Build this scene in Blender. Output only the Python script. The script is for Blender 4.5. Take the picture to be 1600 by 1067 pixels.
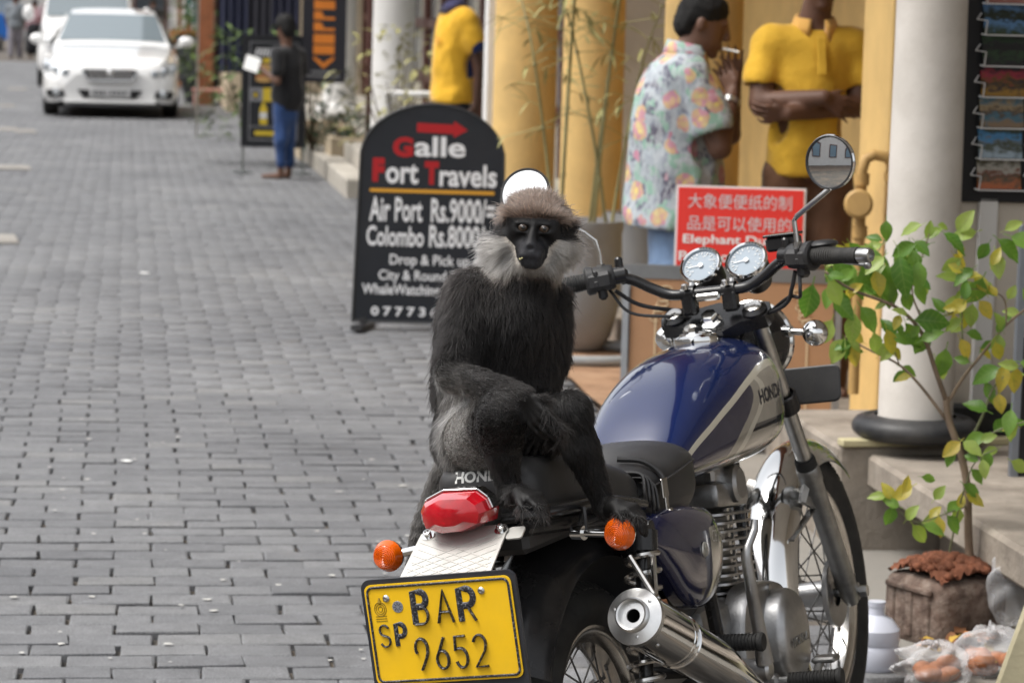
import bpy, bmesh, math, random
import numpy as np
from math import sin, cos, tan, pi, radians, atan, atan2, sqrt
from mathutils import Vector, Matrix, Quaternion

for _o in list(bpy.data.objects):
    bpy.data.objects.remove(_o)
random.seed(7)
rng = np.random.default_rng(7)
scene = bpy.context.scene
COL = scene.collection

# ------------------------------------------------------------------ camera
CAM_H = 1.6
FOC = 4630.0 / 1600.0            # focal length in picture widths
ROLL = radians(1.5)
PITCH = atan((533.5 - 9.0) / 4630.0)
cam_data = bpy.data.cameras.new('camera')
cam = bpy.data.objects.new('camera', cam_data)
COL.objects.link(cam)
cam_data.sensor_width = 36.0
cam_data.lens = FOC * 36.0
cam_data.clip_start = 0.1
cam_data.clip_end = 600.0
cam.matrix_world = (Matrix.Translation((0, 0, CAM_H)) @ Matrix.Rotation(pi / 2 - PITCH, 4, 'X')
                    @ Matrix.Rotation(ROLL, 4, 'Z'))
cam_data.dof.use_dof = True
cam_data.dof.focus_distance = 4.98
cam_data.dof.aperture_fstop = 8.5
cam_data.dof.aperture_blades = 7
scene.camera = cam

# ------------------------------------------------------------------ light: bright overcast sky, very soft sun
world = bpy.data.worlds.new('World')
scene.world = world
world.use_nodes = True
_nt = world.node_tree
_nt.nodes.clear()
_sky = _nt.nodes.new('ShaderNodeTexSky')
_sky.sky_type = 'NISHITA'
_sky.sun_disc = False
SUN_EL, SUN_AZ = radians(60), radians(-105)     # azimuth measured from +Y, negative is left
_sky.sun_elevation = SUN_EL
_sky.sun_rotation = SUN_AZ
_sky.air_density = 1.0
_sky.dust_density = 4.0
_sky.ozone_density = 1.0
_hsv = _nt.nodes.new('ShaderNodeHueSaturation')
_hsv.inputs['Saturation'].default_value = 0.18
_bg = _nt.nodes.new('ShaderNodeBackground')
_bg.inputs['Strength'].default_value = 0.15
_out = _nt.nodes.new('ShaderNodeOutputWorld')
_nt.links.new(_sky.outputs[0], _hsv.inputs['Color'])
_nt.links.new(_hsv.outputs[0], _bg.inputs['Color'])
_nt.links.new(_bg.outputs[0], _out.inputs['Surface'])
sun_data = bpy.data.lights.new('sun', 'SUN')
sun_data.energy = 1.3
sun_data.angle = radians(28)
sun_data.color = (1.0, 0.96, 0.9)
sun = bpy.data.objects.new('sun', sun_data)
COL.objects.link(sun)
_sd = Vector((sin(SUN_AZ) * cos(SUN_EL), cos(SUN_AZ) * cos(SUN_EL), sin(SUN_EL)))
sun.rotation_euler = _sd.to_track_quat('Z', 'Y').to_euler()
sun.location = (0, 0, 20)
scene.view_settings.view_transform = 'Standard'
scene.view_settings.look = 'None'
scene.view_settings.exposure = 0.85
scene.view_settings.gamma = 1.0
scene.view_settings.use_curve_mapping = False
try:
    scene.cycles.max_bounces = 7
    scene.cycles.diffuse_bounces = 3
    scene.cycles.glossy_bounces = 4
    scene.cycles.transmission_bounces = 4
    scene.cycles.caustics_reflective = False
    scene.cycles.caustics_refractive = False
    scene.cycles_curves.shape = 'RIBBONS'
except Exception:
    pass

# ------------------------------------------------------------------ picture to place
def _ray(px, py):
    u, v = px - 800.0, py - 533.5
    c, s = cos(ROLL), sin(ROLL)
    u, v = u * c + v * s, -u * s + v * c
    up = -v / 4630.0
    return Vector((u / 4630.0, cos(PITCH) + up * sin(PITCH), -sin(PITCH) + up * cos(PITCH)))

def P(px, py, Y):
    """the place seen at a point of the photograph, at distance Y down the street"""
    r = _ray(px, py)
    return r * (Y / r.y) + Vector((0, 0, CAM_H))

def G(px, py, z=0.0):
    """the place seen at a point of the photograph, on a level surface at height z"""
    r = _ray(px, py)
    return r * ((z - CAM_H) / r.z) + Vector((0, 0, CAM_H))

# street frame: u runs along the street, v across it to the right
ST_O = Vector((1.27, 8.82, 0))
ST_ANG = atan2(0.131, 0.9914)
EU = Vector((-sin(ST_ANG), cos(ST_ANG), 0))
EV = Vector((cos(ST_ANG), sin(ST_ANG), 0))
def S(u, v, z=0.0):
    return ST_O + EU * u + EV * v + Vector((0, 0, z))
def st_matrix(v, u, z=0.0):
    return Matrix.Translation(S(u, v, z)) @ Matrix.Rotation(ST_ANG, 4, 'Z')

# ------------------------------------------------------------------ naming
def tag(o, label=None, cat=None, group=None, kind=None):
    if label: o['label'] = label
    if cat: o['category'] = cat
    if group: o['group'] = group
    if kind: o['kind'] = kind
    return o

def empty(name, mw=None, parent=None):
    o = bpy.data.objects.new(name, None)
    o.empty_display_size = 0.1
    COL.objects.link(o)
    if parent: o.parent = parent
    if mw is not None: o.matrix_local = mw if isinstance(mw, Matrix) else Matrix.Translation(mw)
    return o

def copy_tree(o, parent=None):
    c = o.copy()
    COL.objects.link(c)
    c.parent = parent
    for ch in list(o.children):
        copy_tree(ch, c)
    return c

# ------------------------------------------------------------------ materials
_mats = {}
def _new(name):
    m = bpy.data.materials.new(name)
    m.use_nodes = True
    nt = m.node_tree
    return m, nt, nt.nodes['Principled BSDF']

def _mixcol(nt, fac, a, b, mode='MIX'):
    n = nt.nodes.new('ShaderNodeMix')
    n.data_type = 'RGBA'
    n.blend_type = mode
    for sock, val in ((n.inputs[0], fac), (n.inputs[6], a), (n.inputs[7], b)):
        if hasattr(val, 'is_linked') or hasattr(val, 'links'):
            nt.links.new(val, sock)
        elif isinstance(val, (int, float)):
            sock.default_value = val
        else:
            sock.default_value = (*val[:3], 1)
    return n.outputs[2]

def _math(nt, op, a, b=None, c=None, clamp=False):
    n = nt.nodes.new('ShaderNodeMath')
    n.operation = op
    n.use_clamp = clamp
    for i, val in enumerate((a, b, c)):
        if val is None: continue
        if isinstance(val, (int, float)): n.inputs[i].default_value = val
        else: nt.links.new(val, n.inputs[i])
    return n.outputs[0]

def _coord(nt, scale=(1, 1, 1), kind='Object'):
    t = nt.nodes.new('ShaderNodeTexCoord')
    mp = nt.nodes.new('ShaderNodeMapping')
    mp.inputs['Scale'].default_value = scale
    nt.links.new(t.outputs[kind], mp.inputs['Vector'])
    return mp.outputs[0]

def _noise(nt, vec, scale, detail=4, rough=0.55, dist=0.0):
    n = nt.nodes.new('ShaderNodeTexNoise')
    n.inputs['Scale'].default_value = scale
    n.inputs['Detail'].default_value = detail
    n.inputs['Roughness'].default_value = rough
    n.inputs['Distortion'].default_value = dist
    nt.links.new(vec, n.inputs['Vector'])
    return n.outputs['Fac']

def _ramp(nt, fac, stops, interp='LINEAR'):
    r = nt.nodes.new('ShaderNodeValToRGB')
    r.color_ramp.interpolation = interp
    e = r.color_ramp.elements
    while len(e) > 1: e.remove(e[-1])
    e[0].position = stops[0][0]
    e[0].color = (*stops[0][1], 1) if len(stops[0][1]) == 3 else stops[0][1]
    for p, c in stops[1:]:
        k = e.new(p)
        k.color = (*c, 1) if len(c) == 3 else c
    nt.links.new(fac, r.inputs[0])
    return r.outputs[0]

def M(name, col=(0.5, 0.5, 0.5), rough=0.5, metal=0.0, var=0.0, vscale=8.0, bump=0.0, bscale=60.0, coat=0.0,
      stretch=(1, 1, 1), dirt=None, dscale=3.0, damt=0.5, rvar=0.0, alpha=None, trans=0.0, ior=1.45, spec=0.5,
      sheen=0.0, sub=0.0, orand=0.0):
    """general procedural material: colour mottling, dirt patches, grain, uneven gloss"""
    if name in _mats: return _mats[name]
    m, nt, b = _new(name)
    b.inputs['Roughness'].default_value = rough
    b.inputs['Metallic'].default_value = metal
    b.inputs['IOR'].default_value = ior
    b.inputs['Specular IOR Level'].default_value = spec
    b.inputs['Coat Weight'].default_value = coat
    b.inputs['Coat Roughness'].default_value = 0.04
    b.inputs['Transmission Weight'].default_value = trans
    if sheen:
        b.inputs['Sheen Weight'].default_value = sheen
        b.inputs['Sheen Roughness'].default_value = 0.4
    if alpha is not None: b.inputs['Alpha'].default_value = alpha
    vec = _coord(nt, stretch)
    c = None
    if var:
        f = _noise(nt, vec, vscale)
        lo = tuple(max(0, x * (1 - var)) for x in col)
        hi = tuple(min(1, x * (1 + var)) for x in col)
        c = _ramp(nt, f, [(0.3, lo), (0.7, hi)])
    if dirt is not None:
        f2 = _ramp(nt, _noise(nt, vec, dscale, 8, 0.65), [(0.45, (0, 0, 0)), (0.75, (damt,) * 3)])
        c = _mixcol(nt, f2, c if c is not None else col, dirt)
    if orand:
        oi = nt.nodes.new('ShaderNodeObjectInfo')
        k = _math(nt, 'MULTIPLY_ADD', oi.outputs['Random'], 2 * orand, 1 - orand)
        cc = nt.nodes.new('ShaderNodeCombineColor')
        for i in range(3): nt.links.new(k, cc.inputs[i])
        c = _mixcol(nt, 1.0, c if c is not None else col, cc.outputs[0], 'MULTIPLY')
    if c is None: b.inputs['Base Color'].default_value = (*col, 1)
    else: nt.links.new(c, b.inputs['Base Color'])
    if rvar:
        f = _noise(nt, vec, vscale * 1.7, 6)
        nt.links.new(_math(nt, 'MULTIPLY_ADD', f, 2 * rvar, rough - rvar, clamp=True), b.inputs['Roughness'])
    if bump:
        f = _noise(nt, vec, bscale, 5, 0.6)
        bn = nt.nodes.new('ShaderNodeBump')
        bn.inputs['Strength'].default_value = min(1, bump)
        bn.inputs['Distance'].default_value = 0.4 / bscale
        nt.links.new(f, bn.inputs['Height'])
        nt.links.new(bn.outputs[0], b.inputs['Normal'])
    _mats[name] = m
    return m

# ------------------------------------------------------------------ mesh building
def frame_from(axis, up=(0, 0, 1)):
    w = Vector(axis).normalized()
    up = Vector(up)
    if abs(w.dot(up.normalized())) > 0.98: up = Vector((1, 0, 0)) if abs(w.x) < 0.9 else Vector((0, 1, 0))
    a = up.cross(w).normalized()
    b = w.cross(a)
    return a, b, w

def catmull(pts, n=8, closed=False):
    pts = [Vector(p) for p in pts]
    out = []
    N = len(pts)
    for i in range(N if closed else N - 1):
        if closed: p0, p1, p2, p3 = (pts[(i + k) % N] for k in (-1, 0, 1, 2))
        else:
            p1, p2 = pts[i], pts[i + 1]
            p0 = pts[i - 1] if i else p1 * 2 - p2
            p3 = pts[i + 2] if i + 2 < N else p2 * 2 - p1
        for k in range(n):
            t = k / n
            out.append(0.5 * ((2 * p1) + (p2 - p0) * t + (2 * p0 - 5 * p1 + 4 * p2 - p3) * t * t + (3 * p1 - p0 - 3 * p2 + p3) * t ** 3))
    if not closed: out.append(pts[-1])
    return out

class MB:
    def __init__(self):
        self.v, self.f, self.m, self.xf = [], [], [], None
    def add(self, verts, faces, mat=0):
        o = len(self.v)
        if self.xf is not None: verts = [self.xf @ Vector(p) for p in verts]
        self.v += [tuple(p) for p in verts]
        self.f += [tuple(o + i for i in q) for q in faces]
        self.m += [mat] * len(faces)
        return self
    def box(self, c, s, R=None, mat=0, bev=0.0, seg=1):
        c = Vector(c)
        if bev > 0:
            bm = bmesh.new()
            bmesh.ops.create_cube(bm, size=1)
            for q in bm.verts: q.co = Vector((q.co.x * s[0], q.co.y * s[1], q.co.z * s[2]))
            bmesh.ops.bevel(bm, geom=bm.edges[:], offset=min(bev, min(s) * 0.49), segments=seg, affect='EDGES', profile=0.5)
            bm.verts.index_update()
            vs = [q.co.copy() for q in bm.verts]
            fs = [[q.index for q in f.verts] for f in bm.faces]
            bm.free()
        else:
            vs = [Vector((x * s[0] / 2, y * s[1] / 2, z * s[2] / 2)) for x in (-1, 1) for y in (-1, 1) for z in (-1, 1)]
            fs = [(0, 1, 3, 2), (4, 6, 7, 5), (0, 4, 5, 1), (2, 3, 7, 6), (0, 2, 6, 4), (1, 5, 7, 3)]
        if R is not None: vs = [R @ q for q in vs]
        return self.add([q + c for q in vs], fs, mat)
    def span(self, a, b, mat=0, bev=0.0):
        a, b = Vector(a), Vector(b)
        return self.box((a + b) / 2, [abs(x) for x in (b - a)], None, mat, bev)
    def bar(self, a, b, w, t, up=(0, 0, 1), mat=0, bev=0.0):
        """rectangular bar from a to b, w wide sideways, t thick along up"""
        a, b = Vector(a), Vector(b)
        x, y, z = frame_from(b - a, up)
        R = Matrix((x, y, z)).transposed()
        return self.box((a + b) / 2, (w, t, (b - a).length), R, mat, bev)
    def tube(self, path, r, n=10, mat=0, caps=True, flat=1.0):
        path = [Vector(p) for p in path]
        N = len(path)
        rs = r if hasattr(r, '__len__') else [r] * N
        if len(rs) != N:
            rs = np.interp(np.linspace(0, 1, N), np.linspace(0, 1, len(rs)), rs)
        t0 = (path[1] - path[0]).normalized()
        a, b, _ = frame_from(t0)
        vs, fs = [], []
        for i, p in enumerate(path):
            t = (path[min(i + 1, N - 1)] - path[max(i - 1, 0)]).normalized()
            q = t0.rotation_difference(t)
            a = q @ a; b = q @ b; t0 = t
            for k in range(n):
                an = 2 * pi * k / n
                vs.append(p + (a * cos(an) + b * sin(an) * flat) * rs[i])
        for i in range(N - 1):
            for k in range(n):
                k2 = (k + 1) % n
                fs.append((i * n + k, i * n + k2, (i + 1) * n + k2, (i + 1) * n + k))
        if caps:
            fs.append(tuple(range(n - 1, -1, -1)))
            fs.append(tuple((N - 1) * n + k for k in range(n)))
        return self.add(vs, fs, mat)
    def lathe(self, prof, c=(0, 0, 0), axis=(0, 0, 1), n=32, mat=0, a0=0.0, a1=2 * pi, up=(0, 0, 1), sx=1.0, sy=1.0):
        """prof: (radius, height along axis)"""
        x, y, w = frame_from(axis, up)
        c = Vector(c)
        full = abs(a1 - a0) > 6.28
        cols = n if full else n + 1
        vs = []
        for i in range(cols):
            an = a0 + (a1 - a0) * i / n
            d = x * cos(an) * sx + y * sin(an) * sy
            vs += [c + d * r + w * h for r, h in prof]
        L = len(prof)
        fs = []
        for i in range(n):
            j = (i + 1) % cols
            for k in range(L - 1):
                q = [i * L + k, j * L + k, j * L + k + 1, i * L + k + 1]
                if prof[k][0] < 1e-7: q.pop(1)
                elif prof[k + 1][0] < 1e-7: q.pop(2)
                fs.append(tuple(q))
        return self.add(vs, fs, mat)
    def sphere(self, c, r, n=16, m=10, mat=0, axis=(0, 0, 1), R=None):
        r = (r, r, r) if not hasattr(r, '__len__') else r
        vs, fs = [], []
        c = Vector(c)
        for j in range(m + 1):
            ph = pi * j / m
            for i in range(n):
                th = 2 * pi * i / n
                q = Vector((r[0] * sin(ph) * cos(th), r[1] * sin(ph) * sin(th), r[2] * cos(ph)))
                vs.append(c + (R @ q if R is not None else q))
        for j in range(m):
            for i in range(n):
                i2 = (i + 1) % n
                if j == 0: fs.append((i, (j + 1) * n + i, (j + 1) * n + i2))
                elif j == m - 1: fs.append((j * n + i, (j + 1) * n + i, j * n + i2))
                else: fs.append((j * n + i, (j + 1) * n + i, (j + 1) * n + i2, j * n + i2))
        return self.add(vs, fs, mat)
    def loft(self, secs, closed=True, caps=True, mat=0):
        n = len(secs[0])
        vs = [p for s in secs for p in s]
        fs = []
        for i in range(len(secs) - 1):
            for k in range(n if closed else n - 1):
                k2 = (k + 1) % n
                fs.append((i * n + k, i * n + k2, (i + 1) * n + k2, (i + 1) * n + k))
        if caps and closed:
            fs.append(tuple(range(n - 1, -1, -1)))
            fs.append(tuple((len(secs) - 1) * n + k for k in range(n)))
        return self.add(vs, fs, mat)
    def prism(self, poly, o, ax, ay, depth, mat=0, side=None):
        """polygon in the plane (o, ax, ay), pushed back by depth along -(ax x ay)"""
        o, ax, ay = Vector(o), Vector(ax), Vector(ay)
        nrm = ax.cross(ay).normalized()
        n = len(poly)
        fr = [o + ax * p[0] + ay * p[1] for p in poly]
        bk = [p - nrm * depth for p in fr]
        self.add(fr + bk, [tuple(range(n)), tuple(range(2 * n - 1, n - 1, -1))], mat)
        self.add(fr + bk, [(i, n + i, n + (i + 1) % n, (i + 1) % n) for i in range(n)], mat if side is None else side)
        return self
    def build(self, name, mats, parent=None, angle=35, mw=None, smooth=True):
        me = bpy.data.meshes.new(name)
        me.from_pydata(self.v, [], self.f)
        for m in (mats if isinstance(mats, (list, tuple)) else [mats]): me.materials.append(m)
        me.polygons.foreach_set('material_index', self.m)
        if smooth:
            me.polygons.foreach_set('use_smooth', [True] * len(self.f))
            if angle < 180: me.set_sharp_from_angle(angle=radians(angle))
        me.update()
        o = bpy.data.objects.new(name, me)
        COL.objects.link(o)
        if parent is not None: o.parent = parent
        if mw is not None: o.matrix_local = mw if isinstance(mw, Matrix) else Matrix.Translation(mw)
        return o

def rrect(w, h, r, n=5, cx=0.0, cy=0.0):
    out = []
    for sx, sy, a in ((1, 1, 0), (-1, 1, pi / 2), (-1, -1, pi), (1, -1, 1.5 * pi)):
        for k in range(n + 1):
            t = a + k / n * pi / 2
            out.append((cx + sx * (w / 2 - r) + r * cos(t), cy + sy * (h / 2 - r) + r * sin(t)))
    return out

def text_mesh(body, size=1.0, bold=0.0, depth=0.0, width=None, height=None, xs=1.0, space=1.0, align='LEFT', shear=0.0, res=3):
    """lettering as (verts, faces) in x-y, fitted to width and height if given"""
    c = bpy.data.curves.new('lettering', 'FONT')
    c.body = body; c.size = size; c.offset = bold; c.extrude = depth; c.space_character = space
    c.align_x = align; c.shear = shear; c.resolution_u = res
    o = bpy.data.objects.new('lettering', c)
    COL.objects.link(o)
    bpy.context.view_layer.update()
    me = o.to_mesh()
    vs = [Vector(q.co) for q in me.vertices]
    fs = [tuple(p.vertices) for p in me.polygons]
    o.to_mesh_clear()
    bpy.data.objects.remove(o)
    bpy.data.curves.remove(c)
    if not vs: return vs, fs
    x0, x1 = min(q.x for q in vs), max(q.x for q in vs)
    y0, y1 = min(q.y for q in vs), max(q.y for q in vs)
    kx = width / (x1 - x0) if width else xs
    ky = height / (y1 - y0) if height else (kx if width else 1)
    if width or height:
        vs = [Vector(((q.x - x0) * kx, (q.y - y0) * ky, q.z)) for q in vs]
    else:
        vs = [Vector((q.x * kx, q.y, q.z)) for q in vs]
    return vs, fs

def put_text(name, mat, parent, body, o, ax, ay, **kw):
    vs, fs = text_mesh(body, **kw)
    o, ax, ay = Vector(o), Vector(ax).normalized(), Vector(ay).normalized()
    nz = ax.cross(ay)
    b = MB()
    b.add([o + ax * q.x + ay * q.y + nz * q.z for q in vs], fs)
    return b.build(name, mat, parent, smooth=False)

# ------------------------------------------------------------------ smooth bodies: blended round cones turned into one skin
def _rotz(R, p):
    return p @ np.array(R)

class Body:
    def __init__(self, res, k=0.02):
        self.res, self.k, self.pr = res, k, []
    def cone(self, a, b, ra, rb, k=None, tagn=0, sub=False):
        self.pr.append(('c', np.array(a, float), np.array(b, float), ra, rb, self.k if k is None else k, tagn, sub)); return self
    def chain(self, pts, rs, k=None, tagn=0):
        for i in range(len(pts) - 1): self.cone(pts[i], pts[i + 1], rs[i], rs[i + 1], k, tagn)
        return self
    def ball(self, c, r, k=None, tagn=0, R=None, sub=False):
        r = np.array((r, r, r) if not hasattr(r, '__len__') else r, float)
        self.pr.append(('e', np.array(c, float), r, np.eye(3) if R is None else np.array(R), None, self.k if k is None else k, tagn, sub)); return self
    @staticmethod
    def dist(p, q):
        if p[0] == 'c':
            _, a, b, ra, rb = p[:5]
            ba = b - a
            l2 = float(ba @ ba) + 1e-12
            rr = ra - rb
            a2 = l2 - rr * rr
            if a2 <= 0:
                return np.minimum(np.linalg.norm(q - a, axis=-1) - ra, np.linalg.norm(q - b, axis=-1) - rb)
            il2 = 1 / l2
            pa = q - a
            y = pa @ ba
            z = y - l2
            x2 = ((pa * l2 - ba * y[..., None]) ** 2).sum(-1)
            y2 = y * y * l2
            z2 = z * z * l2
            kk = np.sign(rr) * rr * rr * x2
            d = (np.sqrt(x2 * a2 * il2) + y * rr) * il2 - ra
            m1 = np.sign(z) * a2 * z2 > kk
            m2 = (np.sign(y) * a2 * y2 < kk) & ~m1
            d = np.where(m1, np.sqrt(x2 + z2) * il2 - rb, d)
            d = np.where(m2, np.sqrt(x2 + y2) * il2 - ra, d)
            return d
        _, c, r, R = p[:4]
        l = (q - c) @ R
        k0 = np.linalg.norm(l / r, axis=-1)
        k1 = np.linalg.norm(l / (r * r), axis=-1) + 1e-9
        return k0 * (k0 - 1) / k1
    def bounds(self, p):
        if p[0] == 'c':
            lo = np.minimum(p[1] - p[3], p[2] - p[4]); hi = np.maximum(p[1] + p[3], p[2] + p[4])
        else:
            e = np.abs(p[3] * p[2]).sum(1) if not np.allclose(p[3], np.eye(3)) else p[2]
            lo, hi = p[1] - e, p[1] + e
        return lo, hi
    def mesh(self):
        h = self.res
        bs = [self.bounds(p) for p in self.pr if not p[7]]
        lo = np.min([b[0] for b in bs], 0) - 4 * h
        hi = np.max([b[1] for b in bs], 0) + 4 * h
        n = np.ceil((hi - lo) / h).astype(int) + 1
        D = np.full(n, 1.0, np.float32)
        for p in self.pr:
            k = p[5]
            b0, b1 = self.bounds(p)
            mg = k + 3 * h
            i0 = np.maximum(0, np.floor((b0 - mg - lo) / h).astype(int))
            i1 = np.minimum(n, np.ceil((b1 + mg - lo) / h).astype(int) + 1)
            if (i1 <= i0).any(): continue
            gx, gy, gz = (lo[i] + h * np.arange(i0[i], i1[i]) for i in range(3))
            q = np.stack(np.meshgrid(gx, gy, gz, indexing='ij'), -1)
            d2 = self.dist(p, q)
            sl = tuple(slice(i0[i], i1[i]) for i in range(3))
            d1 = D[sl]
            if p[7]:
                d2 = -d2
                if k > 0:
                    hh = np.clip(0.5 - 0.5 * (d2 - d1) / k, 0, 1)
                    D[sl] = d2 * (1 - hh) + d1 * hh + k * hh * (1 - hh)
                else: D[sl] = np.maximum(d1, d2)
            elif k > 0:
                hh = np.clip(0.5 + 0.5 * (d2 - d1) / k, 0, 1)
                D[sl] = d2 * (1 - hh) + d1 * hh - k * hh * (1 - hh)
            else: D[sl] = np.minimum(d1, d2)
        return surface_nets(D, lo, h)

def surface_nets(D, lo, h):
    s = D < 0
    nx, ny, nz = D.shape
    cnt = np.zeros((nx - 1, ny - 1, nz - 1), np.int8)
    cor = [(i, j, k) for i in (0, 1) for j in (0, 1) for k in (0, 1)]
    for i, j, k in cor: cnt += s[i:nx - 1 + i, j:ny - 1 + j, k:nz - 1 + k]
    act = (cnt > 0) & (cnt < 8)
    ci = np.argwhere(act)
    idx = np.full(act.shape, -1, np.int64)
    idx[act] = np.arange(len(ci))
    acc = np.zeros((len(ci), 3)); num = np.zeros(len(ci))
    for a in range(8):
        for b in range(a + 1, 8):
            ca, cb = np.array(cor[a]), np.array(cor[b])
            if np.abs(ca - cb).sum() != 1: continue
            ia, ib = ci + ca, ci + cb
            da, db = D[tuple(ia.T)], D[tuple(ib.T)]
            mk = (da < 0) != (db < 0)
            t = np.where(mk, da / np.where(mk, da - db, 1), 0)
            acc += np.where(mk[:, None], ca + (cb - ca) * t[:, None], 0)
            num += mk
    V = (ci + acc / num[:, None]) * h + lo
    F = []
    for ax in range(3):
        o1, o2 = [(1, 2), (2, 0), (0, 1)][ax]
        a = [slice(1, -1)] * 3
        a0 = list(a); a1 = list(a)
        a0[ax] = slice(0, -1); a1[ax] = slice(1, None)
        sa, sb = s[tuple(a0)], s[tuple(a1)]
        e = np.argwhere(sa != sb)
        if not len(e): continue
        base = e.copy()
        for q in range(3):
            if q != ax: base[:, q] += 1
        flip = s[tuple(base.T)]
        def cell(d1, d2):
            c = base.copy(); c[:, o1] -= d1; c[:, o2] -= d2
            return idx[tuple(c.T)]
        q = np.stack([cell(1, 1), cell(0, 1), cell(0, 0), cell(1, 0)], 1)
        q[~flip] = q[~flip][:, ::-1]
        F.append(q)
    F = np.concatenate(F)
    F = F[(F >= 0).all(1)]
    return V, F

def np_object(name, V, F, mats, parent=None, mw=None, smooth=True, tri=False):
    me = bpy.data.meshes.new(name)
    k = F.shape[1]
    me.vertices.add(len(V)); me.vertices.foreach_set('co', np.asarray(V, np.float32).ravel())
    me.loops.add(F.size); me.loops.foreach_set('vertex_index', F.astype(np.int32).ravel())
    me.polygons.add(len(F))
    me.polygons.foreach_set('loop_start', np.arange(0, F.size, k, dtype=np.int32))
    if smooth: me.polygons.foreach_set('use_smooth', np.ones(len(F), bool))
    for m in (mats if isinstance(mats, (list, tuple)) else [mats]): me.materials.append(m)
    me.update(calc_edges=True)
    me.validate()
    o = bpy.data.objects.new(name, me)
    COL.objects.link(o)
    if parent is not None: o.parent = parent
    if mw is not None: o.matrix_local = mw if isinstance(mw, Matrix) else Matrix.Translation(mw)
    return o

def vert_normals(V, F):
    q = V[F]
    fn = np.cross(q[:, 2] - q[:, 0], q[:, 3] - q[:, 1])
    N = np.zeros_like(V)
    for i in range(4): np.add.at(N, F[:, i], fn)
    return N / (np.linalg.norm(N, axis=1, keepdims=True) + 1e-12)

def bvh_of(o):
    from mathutils.bvhtree import BVHTree
    me = o.data
    return BVHTree.FromPolygons([v.co.copy() for v in me.vertices], [tuple(p.vertices) for p in me.polygons])
def project(o, verts, d, off=0.001):
    t = bvh_of(o); d = Vector(d).normalized(); out = []
    for v in verts:
        h = t.ray_cast(Vector(v) - d * 0.5, d)
        out.append((h[0] if h[0] is not None else Vector(v)) - d * off)
    return out
def wrinkle(V, F, amp=0.004, freq=22.0, seed=0, squash=(1, 1, 0.6)):
    r = np.random.default_rng(seed)
    N = vert_normals(V, F)
    q = V * np.array(squash)
    q = q + 0.05 * np.sin(q[:, [1, 2, 0]] * 9 + 1.3)
    h = np.zeros(len(V))
    for k in range(9):
        d = r.normal(0, 1, 3); d /= np.linalg.norm(d)
        f = freq * r.uniform(0.45, 1.7)
        h += (1 - np.abs(np.sin(q @ d * f + r.uniform(0, 6)))) ** 2 * (freq / f) ** 0.8
    h = (h - h.mean()) / (h.std() + 1e-9)
    return V + N * (amp * np.clip(h, -2, 2.5))[:, None]

def relax(V, F, it=2, lam=0.5):
    for _ in range(it):
        A = np.zeros_like(V); c = np.zeros(len(V))
        for i in range(4):
            a, b = F[:, i], F[:, (i + 1) % 4]
            np.add.at(A, a, V[b]); np.add.at(A, b, V[a])
            np.add.at(c, a, 1); np.add.at(c, b, 1)
        V = V + lam * (A / np.maximum(c, 1)[:, None] - V)
    return V
# ================================================================== MOTORCYCLE
CHROME = M('chrome', (0.78, 0.78, 0.77), 0.09, 1.0, rvar=0.04, vscale=20)
CHROME_WORN = M('chrome_worn', (0.62, 0.61, 0.59), 0.22, 1.0, var=0.12, vscale=25, rvar=0.1, dirt=(0.16, 0.11, 0.07), dscale=12, damt=0.35)
ALLOY = M('cast_alloy', (0.42, 0.42, 0.42), 0.38, 1.0, var=0.15, vscale=14, bump=0.15, bscale=120, rvar=0.1, dirt=(0.09, 0.08, 0.07), dscale=9, damt=0.5)
ALLOY_DULL = M('dull_alloy', (0.36, 0.36, 0.355), 0.45, 1.0, var=0.2, vscale=18, bump=0.2, bscale=140, dirt=(0.05, 0.045, 0.04), dscale=10, damt=0.7)
BLACK_PAINT = M('black_enamel', (0.012, 0.012, 0.013), 0.25, 0.0, var=0.3, rvar=0.12, dirt=(0.07, 0.065, 0.06), dscale=7, damt=0.3)
BLACK_PLASTIC = M('black_plastic', (0.018, 0.018, 0.019), 0.45, 0.0, var=0.2, bump=0.1, bscale=300, dirt=(0.09, 0.085, 0.08), dscale=9, damt=0.3)
RUBBER = M('rubber', (0.016, 0.016, 0.016), 0.72, 0.0, var=0.25, vscale=30, bump=0.2, bscale=220, dirt=(0.10, 0.09, 0.075), dscale=6, damt=0.35)
VINYL = M('seat_vinyl', (0.022, 0.022, 0.023), 0.42, 0.0, var=0.25, vscale=12, bump=0.25, bscale=400, dirt=(0.11, 0.105, 0.1), dscale=5, damt=0.3)
NAVY = M('navy_paint', (0.006, 0.009, 0.042), 0.12, 0.0, coat=1.0, var=0.12, vscale=4)
STEEL = M('steel', (0.5, 0.5, 0.49), 0.3, 1.0, var=0.15, vscale=40)
SPOKE = M('dull_spoke', (0.16, 0.155, 0.15), 0.45, 0.9, var=0.2)
RUST = M('rusty_steel', (0.22, 0.09, 0.04), 0.75, 0.2, var=0.4, vscale=60)
WHITE_PRINT = M('white_print', (0.62, 0.62, 0.6), 0.5)
RED_LENS = M('red_lens', (0.5, 0.004, 0.012), 0.12, 0.0, coat=0.6, var=0.25, vscale=30, trans=0.25)
ORANGE_LENS = M('orange_lens', (0.85, 0.13, 0.002), 0.15, 0.0, coat=0.5, var=0.15, vscale=40, trans=0.2)
YELLOW_PLATE = M('plate_yellow', (0.86, 0.52, 0.012), 0.38, 0.0, var=0.05, vscale=14, dirt=(0.5, 0.33, 0.05), dscale=8, damt=0.25)

BIKE_X, BIKE_Y, BIKE_YAW, BIKE_LEAN = 0.19, 5.2, radians(22.5), radians(9.5)
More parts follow.
